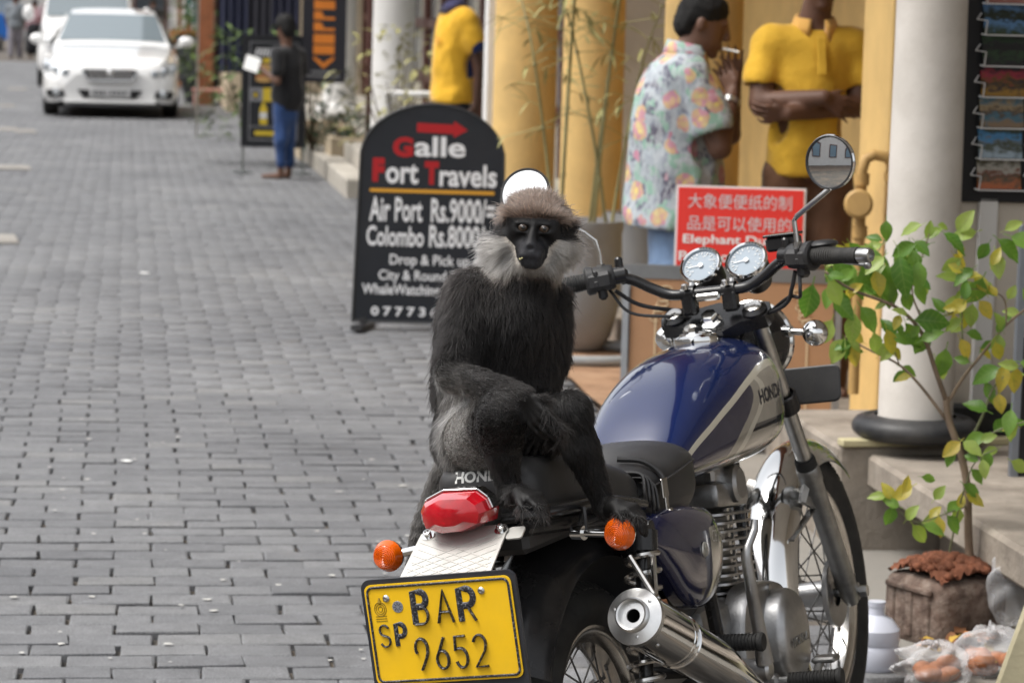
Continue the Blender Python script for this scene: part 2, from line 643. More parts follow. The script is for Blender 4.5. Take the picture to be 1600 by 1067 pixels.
# bike frame: x forward, y left, z up, origin on the ground under the rear axle; it leans to its left on the stand
bike = empty('motorcycle', Matrix.Translation((BIKE_X, BIKE_Y, 0)) @ Matrix.Rotation(pi / 2 - BIKE_YAW, 4, 'Z') @ Matrix.Rotation(-BIKE_LEAN, 4, 'X'))
tag(bike, 'navy and silver motorcycle leaning on its stand with a yellow rear number plate', 'motorcycle')

def wheel(name, c, R, rt, rim_r, rim_w, nspoke, hub_w, hub_r):
    c = Vector(c)
    b = MB()
    w = rim_w
    prof = [(rim_r - 0.022, -w * 0.30), (rim_r - 0.010, -w * 0.46), (rim_r + 0.006, -w * 0.52), (rim_r + 0.012, -w * 0.5),
            (rim_r + 0.010, -w * 0.44), (rim_r - 0.004, -w * 0.36), (rim_r - 0.004, w * 0.36), (rim_r + 0.010, w * 0.44),
            (rim_r + 0.012, w * 0.5), (rim_r + 0.006, w * 0.52), (rim_r - 0.010, w * 0.46), (rim_r - 0.022, w * 0.30),
            (rim_r - 0.024, 0), (rim_r - 0.022, -w * 0.30)]
    b.lathe(prof, c, (0, 1, 0), 72)
    rim = b.build(name, CHROME_WORN, bike)
    t = MB()
    prof = [(rim_r + 0.004, -w * 0.47)]
    h = R - rim_r
    for k in range(17):
        a = -0.5 * pi * 1.18 + pi * 1.18 * k / 16
        prof.append((R - h * 0.52 + h * 0.52 * cos(a) * (1.0 if abs(a) < 1.2 else 0.95), rt * sin(a) / max(1e-6, 1)))
    prof.append((rim_r + 0.004, w * 0.47))
    t.lathe(prof, c, (0, 1, 0), 80)
    # tread blocks: three circumferential bands of slanted blocks
    nb = 64
    for j in range(nb):
        a = 2 * pi * j / nb
        for s, yy, dr in ((0, 0.0, 0.003), (1, rt * 0.5, -0.0035), (-1, -rt * 0.5, -0.0035)):
            aa = a + s * 0.03
            d = Vector((cos(aa), 0, sin(aa)))
            tg = Vector((-sin(aa), 0, cos(aa)))
            tilt = -s * 0.6
            rad = (d * cos(tilt) + Vector((0, -1, 0)) * sin(tilt)).normalized()
            sid = rad.cross(tg)
            Rm = Matrix((tg, sid, rad)).transposed()
            t.box(c + d * (R + dr - 0.004) + Vector((0, yy, 0)), (R * 2 * pi / nb * 0.72, rt * 0.42, 0.010), Rm, 0, 0.0012)
    ty = t.build('tyre', RUBBER, rim)
    hb = MB()
    hb.lathe([(0, -hub_w), (0.012, -hub_w), (0.02, -hub_w * 0.98), (hub_r, -hub_w * 0.85), (hub_r, -hub_w * 0.75), (hub_r * 0.55, -hub_w * 0.6),
              (hub_r * 0.5, hub_w * 0.6), (hub_r, hub_w * 0.75), (hub_r, hub_w * 0.85), (0.02, hub_w * 0.98), (0, hub_w)], c, (0, 1, 0), 36)
    hb.build('hub', ALLOY, rim)
    proto = None
    for j in range(nspoke):
        side = 1 if j % 2 else -1
        lean = 0.75 if (j // 2) % 2 else -0.75
        a = 2 * pi * j / nspoke
        p0 = Vector((hub_r * 0.92 * cos(a + lean), side * hub_w * 0.8, hub_r * 0.92 * sin(a + lean)))
        p1 = Vector(((rim_r - 0.022) * cos(a), side * 0.006, (rim_r - 0.022) * sin(a)))
        if proto is None or j < 4:
            s = MB()
            s.tube([p0, p0.lerp(p1, 0.93)], 0.0019, 6)
            s.tube([p0.lerp(p1, 0.93), p1], 0.0034, 6)
            o = s.build('spoke', SPOKE, rim, mw=c)
            if proto is None: proto = []
            proto.append((a, o))
        else:
            a0, src = proto[j % 4]
            o = src.copy(); COL.objects.link(o); o.parent = rim
            o.matrix_local = Matrix.Translation(c) @ Matrix.Rotation(-(a - a0), 4, 'Y')
    return rim

rear_wheel = wheel('rear_wheel', (0, 0, 0.287), 0.290, 0.056, 0.205, 0.075, 36, 0.075, 0.075)
FA = Vector((1.428, 0, 0.312))
front_wheel = wheel('front_wheel', FA, 0.322, 0.042, 0.236, 0.055, 36, 0.05, 0.055)
b = MB()
b.lathe([(0.03, -0.056), (0.074, -0.058), (0.077, -0.056), (0.077, -0.046), (0.03, -0.044)], FA, (0, 1, 0), 48)
for k in range(0):
    a = k * pi / 6
    b.lathe([(0, -0.0605), (0.006, -0.0605), (0.006, -0.058)], FA + Vector((0.09 * cos(a), 0, 0.09 * sin(a))), (0, 1, 0), 8)
b.build('hub_plate', ALLOY, front_wheel)
b = MB(); b.tube([FA + Vector((0, -0.12, 0)), FA + Vector((0, 0.12, 0))], 0.010, 10)
b.tube([FA + Vector((0, -0.128, 0)), FA + Vector((0, -0.112, 0))], 0.014, 6)
b.build('axle', STEEL, front_wheel)

# ---- fork
TC = Vector((1.005, 0, 0.972))
FU = Vector((0.527, 0, -0.85)).normalized()       # down the fork
FN = Vector((0.85, 0, 0.527)).normalized()        # forward, square to the fork
for s in (-1, 1):
    y = 0.089 * s
    top = TC + Vector((0, y, 0))
    b = MB()
    b.tube([top + FU * -0.012, top + FU * 0.46], 0.0175, 20)
    st = b.build('fork_tube', STEEL if s < 0 else CHROME, bike)
    b = MB()
    L0, L1 = 0.40, 0.785
    b.lathe([(0, L0 - 0.012), (0.021, L0 - 0.012), (0.0235, L0 - 0.004), (0.0235, L0 + 0.012)], top, FU, 24, mat=1)
    b.lathe([(0.0235, L0 + 0.012), (0.026, L0 + 0.016), (0.026, L0 + 0.05), (0.0235, L0 + 0.06), (0.0235, L1 - 0.05), (0.021, L1), (0.014, L1 + 0.02), (0, L1 + 0.022)], top, FU, 24)
    # brace lug to the mudguard and axle boss
    b.bar(top + FU * (L0 + 0.13), top + FU * (L0 + 0.09) + Vector((-0.05, -0.018 * s, 0.0)), 0.012, 0.02)
    b.bar(top + FU * (L0 + 0.03), top + FU * (L0 + 0.10) + Vector((-0.055, -0.018 * s, 0.0)), 0.012, 0.014)
    b.lathe([(0, -0.018), (0.02, -0.018), (0.02, 0.018), (0, 0.018)], FA + Vector((0, 0.089 * s, 0)), (0, 1, 0), 16)
    b.build('fork_leg', [ALLOY_DULL, RUBBER], bike)
# top clamp
b = MB()
poly = [(-0.035, -0.06), (-0.02, -0.115), (0.005, -0.122), (0.03, -0.115), (0.035, -0.085), (0.03, -0.05), (0.045, 0.0), (0.03, 0.05), (0.035, 0.085), (0.03, 0.115), (0.005, 0.122), (-0.02, 0.115), (-0.035, 0.06), (-0.062, 0.03), (-0.062, -0.03)]
b.prism(poly, TC + FU * -0.008, FN, Vector((0, 1, 0)), 0.03)
for s in (-1, 1):
    b.lathe([(0.026, 0.0), (0.027, -0.014), (0.02, -0.02)], TC + Vector((0, 0.089 * s, 0)), FU, 20)
tcl = b.build('top_clamp', BLACK_PAINT, bike)
b = MB()
for s in (-1, 1):
    b.lathe([(0.0, -0.026), (0.012, -0.026), (0.0185, -0.024), (0.020, -0.012)], TC + Vector((0, 0.089 * s, 0)), FU, 20)
    b.lathe([(0.006, -0.0265), (0.007, -0.028), (0.0, -0.028)], TC + Vector((0, 0.089 * s, 0)), FU, 6)
b.build('fork_cap', CHROME_WORN, tcl)
b = MB()
b.lathe([(0, -0.034), (0.016, -0.034), (0.018, -0.030), (0.018, -0.018), (0.026, -0.014), (0.027, -0.006)], TC + FN * -0.028, FU, 6)
b.build('steering_nut', CHROME, tcl)
b = MB()
q = TC + FN * -0.05 + FU * 0.0
b.lathe([(0.0, -0.020), (0.013, -0.020), (0.017, -0.016), (0.017, 0.0)], TC + FN * -0.052 + Vector((0, 0.04, 0)), FU, 18)
b.build('ignition_lock', CHROME_WORN, tcl)
# lower clamp
LC = TC + FU * 0.235
b = MB()
for s in (-1, 1):
    b.lathe([(0.024, -0.022), (0.029, -0.02), (0.029, 0.02), (0.024, 0.022)], LC + Vector((0, 0.089 * s, 0)), FU, 20)
b.bar(LC + Vector((-0.01, -0.075, 0)), LC + Vector((-0.01, 0.075, 0)), 0.05, 0.036, FU)
b.tube([TC + FN * -0.045, LC + FN * -0.045], 0.026, 16)
b.build('lower_clamp', BLACK_PAINT, bike)
# plate carrier on the front of the fork (number plate seen from behind)
b = MB()
c0 = Vector((1.30, -0.035, 0.79))
fx = Vector((0.25, 0, 0.97)).normalized()
b.prism(rrect(0.25, 0.075, 0.012), c0, Vector((0, 1, 0)), fx, 0.004)
fr = rrect(0.25, 0.075, 0.012)
b.tube([c0 + Vector((0, 1, 0)) * p[0] + fx * p[1] for p in fr + fr[:1]], 0.004, 6)
for p in ((-0.06, 0.0), (-0.03, 0.01)):
    b.lathe([(0, 0.004), (0.005, 0.004), (0.006, 0)], c0 + Vector((0, p[0], 0)) + fx * p[1], Vector((-1, 0, 0.2)), 8)
b.bar(c0 + Vector((-0.005, 0.02, 0)), LC + Vector((0.02, 0.02, 0.0)), 0.03, 0.004)
b.build('front_plate', BLACK_PLASTIC, bike)
# front mudguard
def arc_strip(c, r, a0, a1, w, n, crown=0.02, lip=0.012):
    secs = []
    for i in range(n + 1):
        a = a0 + (a1 - a0) * i / n
        d = Vector((cos(a), 0, sin(a)))
        row = []
        M_ = 12
        for side, off in ((1, 0.0), (-1, -0.0022)):
            rng_ = range(M_ + 1) if side > 0 else range(M_, -1, -1)
            for k in rng_:
                t = -1 + 2 * k / M_
                rr = r - crown * abs(t) ** 2.4 + off
                row.append(c + d * rr + Vector((0, w / 2 * t * (1.0 - 0.06 * abs(t) ** 6), 0)))
        secs.append(row)
    return secs
b = MB()
b.loft(arc_strip(FA, 0.350, radians(52), radians(212), 0.135, 44, 0.055))
ff = b.build('front_mudguard', CHROME, bike)
b = MB()
for s in (-1, 1):
    for a in (radians(118), radians(150)):
        p = FA + Vector((cos(a) * 0.322, 0.057 * s, sin(a) * 0.322))
        b.bar(p, TC + FU * (0.50 if a < 2.3 else 0.53) + Vector((-0.02, 0.075 * s, 0)), 0.004, 0.016, (0, 1, 0))
b.build('mudguard_stay', CHROME_WORN, ff)

# ---- tank
TX = [0.385, 0.395, 0.42, 0.47, 0.55, 0.65, 0.75, 0.85, 0.93, 0.99, 1.03, 1.052, 1.06]
TW = [0.045, 0.078, 0.098, 0.113, 0.126, 0.137, 0.143, 0.144, 0.141, 0.132, 0.112, 0.075, 0.04]
TT = [0.752, 0.772, 0.796, 0.834, 0.878, 0.910, 0.928, 0.936, 0.936, 0.929, 0.913, 0.884, 0.86]
TB = [0.715, 0.703, 0.696, 0.690, 0.686, 0.684, 0.683, 0.684, 0.690, 0.700, 0.722, 0.755, 0.79]
def tank_dims(x): return float(np.interp(x, TX, TW)), float(np.interp(x, TX, TT)), float(np.interp(x, TX, TB))
_xs = [p.x for p in catmull([Vector((x, 0, 0)) for x in TX], 5)]
_tx = catmull([Vector((TX[i], TW[i], TT[i])) for i in range(len(TX))], 5)
_tb = catmull([Vector((TX[i], TB[i], 0)) for i in range(len(TX))], 5)
def tank_y(x, z):
    w, t, bt = tank_dims(x)
    zc, hh = bt + (t - bt) * 0.42, None
    if z >= zc: k = ((z - zc) / (t - zc)); n = 2.5
    else: k = ((zc - z) / (zc - bt)); n = 3.4
    return w * max(0.0, 1 - min(1, k) ** n) ** (1 / n)
secs = []
for p, q in zip(_tx, _tb):
    x, w, t, bt = p.x, p.y, p.z, q.y
    zc = bt + (t - bt) * 0.42
    row = []
    for k in range(64):
        a = 2 * pi * k / 64
        up = sin(a) >= 0
        n = 2.5 if up else 3.4
        cy, sz = cos(a), sin(a)
        yy = w * math.copysign(abs(cy) ** (2 / n), cy)
        zz = zc + (t - zc if up else zc - bt) * math.copysign(abs(sz) ** (2 / n), sz)
        row.append(Vector((x, yy, zz)))
    secs.append(row)
m, nt, pb = _new('tank_paint')
_mats['tank_paint'] = m
tc_ = nt.nodes.new('ShaderNodeTexCoord')
sx = nt.nodes.new('ShaderNodeSeparateXYZ')
nt.links.new(tc_.outputs['Object'], sx.inputs[0])
X, Yc, Z = sx.outputs
def _curve(nt, x, pts, x0, x1, y0, y1):
    fc = nt.nodes.new('ShaderNodeFloatCurve')
    cm = fc.mapping.curves[0]
    P_ = [((a - x0) / (x1 - x0), (c - y0) / (y1 - y0)) for a, c in pts]
    cm.points[0].location = P_[0]; cm.points[1].location = P_[-1]
    for p in P_[1:-1]: cm.points.new(*p)
    fc.mapping.update()
    nt.links.new(_math(nt, 'DIVIDE', _math(nt, 'SUBTRACT', x, x0), x1 - x0), fc.inputs['Value'])
    return _math(nt, 'MULTIPLY_ADD', fc.outputs[0], y1 - y0, y0)
zl = _curve(nt, X, [(0.38, 0.690), (0.402, 0.716), (0.444, 0.752), (0.555, 0.797), (0.666, 0.832), (0.78, 0.862), (0.89, 0.880), (0.977, 0.878), (1.04, 0.855), (1.08, 0.80)], 0.38, 1.08, 0.6, 1.0)
dz = _math(nt, 'SUBTRACT', zl, Z)
pan = _math(nt, 'GREATER_THAN', dz, 0.0)
line = _math(nt, 'MULTIPLY', pan, _math(nt, 'LESS_THAN', dz, 0.014))
xf = _curve(nt, Z, [(0.66, 0.50), (0.70, 0.575), (0.76, 0.675), (0.80, 0.745), (0.83, 0.772), (0.85, 0.76), (0.87, 0.70)], 0.66, 0.87, 0.4, 0.9)
nav = _math(nt, 'MULTIPLY', _math(nt, 'LESS_THAN', X, xf), _math(nt, 'GREATER_THAN', dz, 0.014))
st1 = _math(nt, 'MULTIPLY', _math(nt, 'GREATER_THAN', X, _math(nt, 'ADD', xf, 0.045)), _math(nt, 'LESS_THAN', X, _math(nt, 'ADD', xf, 0.075)))
st2 = _math(nt, 'MULTIPLY', _math(nt, 'GREATER_THAN', X, _math(nt, 'ADD', xf, 0.075)), _math(nt, 'MULTIPLY', _math(nt, 'GREATER_THAN', Z, 0.752), _math(nt, 'LESS_THAN', Z, 0.766)))
vec = _coord(nt)
blue = _ramp(nt, _noise(nt, vec, 5), [(0.3, (0.004, 0.012, 0.060)), (0.7, (0.006, 0.016, 0.078))])
taupe = _ramp(nt, _noise(nt, vec, 7), [(0.3, (0.30, 0.275, 0.225)), (0.7, (0.40, 0.37, 0.31))])
c = _mixcol(nt, st1, taupe, (0.62, 0.58, 0.48))
c = _mixcol(nt, st2, c, (0.02, 0.02, 0.025))
c = _mixcol(nt, nav, c, (0.008, 0.010, 0.045))
c = _mixcol(nt, line, c, (0.62, 0.58, 0.47))
c = _mixcol(nt, pan, blue, c)
scr = _ramp(nt, _noise(nt, _coord(nt, (60, 60, 6)), 3, 6), [(0.70, (0, 0, 0)), (0.80, (0.10, 0.10, 0.10))])
c = _mixcol(nt, scr, c, (0.35, 0.34, 0.33))
nt.links.new(c, pb.inputs['Base Color'])
pb.inputs['Roughness'].default_value = 0.16
pb.inputs['Coat Weight'].default_value = 1.0
pb.inputs['Coat Roughness'].default_value = 0.03
b = MB(); b.loft(secs)
tank = b.build('fuel_tank', m, bike, 60)
def on_tank(x, z, off=0.0012): return Vector((x, -tank_y(x, z) - off, z))
vs, fs = text_mesh('HONDA', width=0.165, height=0.030, bold=0.03)
b = MB(); b.add([on_tank(0.80 + p.x, 0.800 + p.y + p.x * 0.02) for p in vs], fs)
b.build('lettering', M('dark_print', (0.02, 0.02, 0.03), 0.4), tank, smooth=False)
b = MB()
cp, ca = Vector((0.868, 0.0, 0.934)), Vector((0, 0, 1))
b.lathe([(0.046, -0.004), (0.048, 0.004), (0.046, 0.012), (0.040, 0.016), (0.034, 0.017), (0.033, 0.020), (0.020, 0.024), (0.0, 0.025)], cp, ca, 36)
b.bar(cp + Vector((-0.022, 0, 0.027)), cp + Vector((0.022, 0, 0.027)), 0.014, 0.008)
b.build('filler_cap', CHROME, tank)

# ---- seat
def lobe(xs, ws, ts, bs, n_up, n_dn, split, nseg=48, fine=4, mat=VINYL, name='seat', crease=0.0):
    pts = catmull([Vector((xs[i], ws[i], ts[i])) for i in range(len(xs))], fine)
    pb_ = catmull([Vector((xs[i], bs[i], 0)) for i in range(len(xs))], fine)
    secs = []
    for p, q in zip(pts, pb_):
        zc = q.y + (p.z - q.y) * split
        row = []
        for k in range(nseg):
            a = 2 * pi * k / nseg
            n = n_up if sin(a) >= 0 else n_dn
            yy = p.y * math.copysign(abs(cos(a)) ** (2 / n), cos(a))
            zz = zc + (p.z - zc if sin(a) >= 0 else zc - q.y) * math.copysign(abs(sin(a)) ** (2 / n), sin(a))
            w = crease * sin(p.x * 130 + yy * 40) * max(0, sin(a)) ** 2
            row.append(Vector((p.x, yy, zz + w)))
        secs.append(row)
    b = MB(); b.loft(secs, mat=0)
    return b.build(name, mat, bike, 70), pts, pb_
sd, sp, sb = lobe([0.13, 0.14, 0.17, 0.24, 0.31, 0.38, 0.435, 0.462, 0.470], [0.085, 0.112, 0.125, 0.132, 0.134, 0.130, 0.118, 0.088, 0.04],
               [0.725, 0.748, 0.765, 0.777, 0.786, 0.790, 0.778, 0.752, 0.722], [0.650, 0.638, 0.630, 0.628, 0.630, 0.640, 0.662, 0.68, 0.70], 2.4, 5.0, 0.62)
sd.name = 'rider_seat'
b = MB()
for s in (-1, 1):
    b.tube([Vector((p.x, s * (p.y + 0.0005), q.y + (p.z - q.y) * 0.66)) for p, q in zip(sp, sb)], 0.0028, 6)
b.build('seat_piping', BLACK_PLASTIC, sd)
rs, rp, rb = lobe([-0.296, -0.288, -0.265, -0.21, -0.13, -0.05, 0.04, 0.11, 0.145, 0.152], [0.05, 0.078, 0.094, 0.105, 0.113, 0.12, 0.124, 0.122, 0.105, 0.06],
               [0.800, 0.822, 0.838, 0.846, 0.838, 0.818, 0.795, 0.775, 0.757, 0.735], [0.752, 0.742, 0.735, 0.725, 0.712, 0.698, 0.675, 0.655, 0.652, 0.665], 3.2, 5.0, 0.5, crease=0.0016)
rs.name = 'passenger_seat'
# lettering on the back face of the seat
vs, fs = text_mesh('HONDA', width=0.100, height=0.019, bold=0.035)
b = MB()
def rear_face(y, z): return Vector((-0.300 + 7.5 * max(0, abs(y) - 0.02) ** 2 + 2.2 * (z - 0.78) ** 2 * 2, y, z))
b.add(project(rs, [Vector((-0.3, 0.050 - p.x, 0.806 + p.y)) for p in vs], (1, 0, 0), 0.0012), fs)
b.build('lettering', WHITE_PRINT, rs, smooth=False)
# hanging laces and strap with buckle between the two seats
b = MB()
for k in range(7):
    x = 0.115 + 0.006 * k
    y = -0.105 - 0.004 * (k % 3)
    z = 0.755 - 0.004 * k
    b.tube(catmull([(x, y + 0.02, z + 0.004), (x + 0.012, y - 0.022, z - 0.004), (x + 0.004 * (k % 3), y - 0.03, z - 0.035 - 0.006 * (k % 3)), (x + 0.010, y - 0.026, z - 0.062 + 0.008 * (k % 2))], 5), 0.0032, 6)
b.build('lace', VINYL, rs)
b = MB()
pth = catmull([(0.19, -0.06, 0.776), (0.205, -0.105, 0.766), (0.215, -0.134, 0.735), (0.205, -0.139, 0.70)], 6)
b.tube(pth, 0.0055, 8)
strap = b.build('seat_strap', BLACK_PLASTIC, bike)
b = MB()
b.box((0.200, -0.142, 0.715), (0.030, 0.004, 0.036), None, 0, 0.0015)
b.box((0.203, -0.1415, 0.683), (0.016, 0.004, 0.05), None, 0, 0.0015)
b.lathe([(0.010, 0), (0.010, 0.006), (0.0, 0.008)], (0.204, -0.143, 0.668), (0, -1, 0), 14)
b.build('buckle', CHROME_WORN, strap)

# ---- side covers: dark paint with a pale panel on the front part
m, nt, pb = _new('cover_paint')
_t = nt.nodes.new('ShaderNodeTexCoord'); _s = nt.nodes.new('ShaderNodeSeparateXYZ'); nt.links.new(_t.outputs['Object'], _s.inputs[0])
_e = _math(nt, 'SUBTRACT', _math(nt, 'SUBTRACT', _s.outputs[0], 0.335), _math(nt, 'MULTIPLY', _math(nt, 'SUBTRACT', _s.outputs[2], 0.56), 0.15))
_k = _math(nt, 'MULTIPLY', _math(nt, 'GREATER_THAN', _e, 0.0), _math(nt, 'LESS_THAN', _s.outputs[2], 0.617))
_k = _math(nt, 'MULTIPLY', _k, _math(nt, 'LESS_THAN', _s.outputs[0], 0.437))
nt.links.new(_mixcol(nt, _k, (0.006, 0.009, 0.042), (0.40, 0.37, 0.30)), pb.inputs['Base Color'])
pb.inputs['Roughness'].default_value = 0.16; pb.inputs['Coat Weight'].default_value = 1.0
COVER = m
def side_cover(s):
    poly = [(0.066, 0.636), (0.095, 0.662), (0.135, 0.676), (0.261, 0.672), (0.38, 0.652), (0.43, 0.625), (0.458, 0.575), (0.445, 0.535), (0.417, 0.506), (0.375, 0.484), (0.319, 0.474), (0.262, 0.480), (0.210, 0.506), (0.158, 0.553), (0.10, 0.602)]
    pl = catmull([Vector((p[0], 0, p[1])) for p in poly], 4, True)
    cx = Vector((0.27, 0, 0.575))
    secs = []
    for f, y in ((1.0, 0.118), (1.0, 0.140), (0.985, 0.147), (0.93, 0.1535), (0.82, 0.160), (0.6, 0.166), (0.3, 0.169), (0.02, 0.170)):
        secs.append([cx + (p - cx) * f + Vector((0, y * s, 0)) for p in (pl if s < 0 else pl[::-1])])
    b = MB(); b.loft(secs, caps=True)
    o_ = b.build('side_cover', COVER, bike, 80)
    return o_
cov = side_cover(-1); side_cover(1)
SILVER_PRINT = M('silver_print', (0.45, 0.44, 0.40), 0.35, 0.6)
put_text('lettering', SILVER_PRINT, cov, 'CB', (0.345, -0.1695, 0.590), (1, 0.06, -0.12), (0.1, 0, 1), width=0.034, height=0.022, bold=-0.01)
put_text('lettering', SILVER_PRINT, cov, '250', (0.383, -0.167, 0.584), (1, 0.10, -0.12), (0.1, 0, 1), width=0.055, height=0.027, bold=0.01)
b = MB()
b.lathe([(0.0, 0.003), (0.013, 0.003), (0.015, 0.0)], (0.294, -0.1705, 0.583), (0, -1, 0), 24)
b.sphere((0.291, -0.1745, 0.589), (0.005, 0.0015, 0.006), 10, 6)
b.sphere((0.296, -0.1745, 0.577), (0.006, 0.0015, 0.005), 10, 6)
b.build('badge', SILVER_PRINT, cov)

# ---- frame, air box, swing arm
b = MB()
for s in (-1, 1):
    b.tube(catmull([(-0.34, 0.085 * s, 0.725), (-0.1, 0.10 * s, 0.70), (0.15, 0.10 * s, 0.655), (0.42, 0.07 * s, 0.66), (0.75, 0.035 * s, 0.74), (0.96, 0.0, 0.82)], 6), 0.013, 10)
    b.tube(catmull([(0.36, 0.11 * s, 0.66), (0.42, 0.12 * s, 0.5), (0.46, 0.12 * s, 0.34), (0.52, 0.12 * s, 0.22), (0.75, 0.11 * s, 0.19), (0.88, 0.06 * s, 0.24), (0.95, 0.02 * s, 0.6), (0.99, 0, 0.8)], 6), 0.014, 10)
b.tube([TC + FN * -0.045 + FU * 0.01, LC + FN * -0.045 - FU * 0.02], 0.032, 16)
b.build('frame', BLACK_PAINT, bike)
b = MB()
for s in (-1, 1):
    b.bar((0.46, 0.105 * s, 0.33), (-0.03, 0.095 * s, 0.29), 0.024, 0.04, (0, 0, 1), 0, 0.004)
b.tube([(0.46, -0.13, 0.33), (0.46, 0.13, 0.33)], 0.024, 12)
b.build('swing_arm', BLACK_PAINT, bike)
b = MB()
b.box((0.30, 0, 0.55), (0.30, 0.20, 0.22), None, 0, 0.02)
b.tube(catmull([(0.42, 0, 0.56), (0.5, 0, 0.565), (0.58, 0, 0.57)], 5), 0.03, 14)
b.build('air_box', BLACK_PLASTIC, bike)
# carburettor
b = MB()
b.tube([(0.52, -0.01, 0.57), (0.60, -0.01, 0.575)], 0.032, 16); b.box((0.56, -0.02, 0.52), (0.05, 0.06, 0.06), None, 0, 0.008)
b.lathe([(0.02, 0), (0.02, 0.05), (0.016, 0.06), (0, 0.06)], (0.56, -0.01, 0.59), (0, 0, 1), 14)
b.build('carburettor', ALLOY, bike)

# ---- engine
eng_tilt = Vector((0.10, 0, 1)).normalized()
EC = Vector((0.695, 0, 0.42))
b = MB()
b.box((0.67, 0, 0.345), (0.34, 0.235, 0.20), None, 0, 0.035, 2)
b.box((0.52, 0, 0.36), (0.16, 0.20, 0.18), None, 0, 0.03, 2)
engine = b.build('engine', ALLOY_DULL, bike)
ex, ey, ez = Vector((1, 0, -0.1)).normalized(), Vector((0, 1, 0)), eng_tilt
Rm = Matrix((ex, ey, ez)).transposed()
b = MB()
b.box(EC + ez * 0.09, (0.115, 0.12, 0.20), Rm, 0, 0.02)
cyl = b.build('cylinder', ALLOY_DULL, engine)
fin = None
for k in range(10):
    c = EC + ez * (0.022 + k * 0.0172)
    if fin is None:
        f = MB(); f.box((0, 0, 0), (0.20, 0.20, 0.0048), Rm, 0, 0.0018)
        v2 = [Vector(p) for p in f.v]
        f.prism(rrect(0.198, 0.198, 0.03), Vector((0, 0, 0)) + ez * 0.0024, ex, ey, 0.0048)
        f = MB(); f.prism(rrect(0.200, 0.200, 0.035, 4), ez * 0.0024, ex, ey, 0.0048)
        fin = f.build('cooling_fin', ALLOY, cyl, mw=c); src = fin
    else:
        o = src.copy(); COL.objects.link(o); o.parent = cyl
        o.matrix_local = Matrix.Translation(c) @ Matrix.Diagonal((1, 1, 1, 1))
b = MB()
for sx_ in (-1, 1):
    for k in range(5):
        c = EC + ez * (0.03 + k * 0.035) + ex * (0.04 * sx_) + ey * -0.097
        b.box(c, (0.006, 0.005, 0.030), Rm)
b.build('fin_post', ALLOY, cyl)
b = MB()
HC = EC + ez * 0.215
b.box(HC, (0.19, 0.19, 0.055), Rm, 0, 0.016, 2)
b.box(HC + ez * 0.045 + ex * -0.01, (0.13, 0.17, 0.05), Rm, 0, 0.02, 2)
b.lathe([(0.038, 0), (0.038, 0.03), (0.03, 0.036), (0, 0.036)], HC + ez * 0.02 + ey * -0.075, (0, -1, 0), 20)
for sx_ in (-0.07, 0.07):
    b.lathe([(0.011, 0), (0.011, 0.02), (0.0, 0.022)], HC + ez * 0.03 + ex * sx_ + ey * -0.07, ez, 6)
b.build('cylinder_head', ALLOY, engine)
# right crankcase cover: a rounded, stepped shape with bolts
b = MB()
def blob_cover(poly, y0, steps, cx):
    pl = catmull([Vector((p[0], 0, p[1])) for p in poly], 5, True)
    cx = Vector((cx[0], 0, cx[1]))
    b.loft([[cx + (p - cx) * f + Vector((0, -y, 0)) for p in pl] for f, y in steps])
blob_cover([(0.58, 0.45), (0.64, 0.462), (0.72, 0.455), (0.80, 0.43), (0.835, 0.36), (0.82, 0.28), (0.76, 0.235), (0.66, 0.225), (0.56, 0.24), (0.52, 0.31), (0.535, 0.40)],
           0.10, ((1, 0.10), (1, 0.135), (0.97, 0.145), (0.92, 0.148)), (0.68, 0.34))
blob_cover([(0.72, 0.437), (0.785, 0.41), (0.81, 0.34), (0.79, 0.27), (0.72, 0.245), (0.655, 0.27), (0.635, 0.34), (0.66, 0.41)],
           0.10, ((1, 0.14), (1, 0.172), (0.95, 0.183), (0.84, 0.190), (0.5, 0.195), (0.02, 0.196)), (0.72, 0.34))
cc = b.build('clutch_cover', ALLOY, engine, 40)
b = MB()
for p in ((0.575, 0.445), (0.535, 0.375), (0.545, 0.275), (0.60, 0.238), (0.69, 0.449), (0.80, 0.42), (0.828, 0.34), (0.80, 0.262), (0.70, 0.232)):
    b.lathe([(0.0085, 0.0), (0.0085, 0.01), (0.0, 0.0115)], (0.68 + (p[0] - 0.68) * 0.95, -0.144, 0.34 + (p[1] - 0.34) * 0.95), (0, -1, 0), 8)
b.build('cover_bolt', STEEL, cc)
put_text('lettering', ALLOY_DULL, cc, 'HONDA', (0.665, -0.1972, 0.325), (1, 0, 0), (0, 0, 1), width=0.10, height=0.018, bold=0.02, depth=0.001)
# exhaust pipe and muffler
b = MB()
b.tube(catmull([EC + ez * 0.21 + ex * 0.09 + ey * -0.03, (0.86, -0.01, 0.56), (0.905, 0.0, 0.42), (0.84, -0.06, 0.20), (0.65, -0.185, 0.185), (0.50, -0.20, 0.235), (0.36, -0.212, 0.305)], 8), 0.021, 16)
b.build('exhaust_pipe', CHROME_WORN, bike)
ME_, MF = Vector((-0.232, -0.222, 0.549)), Vector((0.36, -0.212, 0.305))
ma = (MF - ME_).normalized()
b = MB()
b.lathe([(0.046, 0.0), (0.0475, 0.012), (0.048, 0.03), (0.048, 0.17), (0.0495, 0.172), (0.0495, 0.18), (0.048, 0.182), (0.047, 0.2), (0.0495, 0.202), (0.0495, 0.212), (0.047, 0.214), (0.045, 0.40), (0.036, 0.50), (0.024, 0.60), (0.021, 0.64)], ME_, ma, 40)
muf = b.build('muffler', CHROME, bike)
b = MB()
b.lathe([(0.0485, 0.016), (0.050, 0.006), (0.049, 0.0), (0.030, -0.006), (0.030, -0.016), (0.027, -0.0185), (0.024, -0.017), (0.0235, -0.006), (0.012, -0.006), (0.0115, -0.004)], ME_, ma, 40)
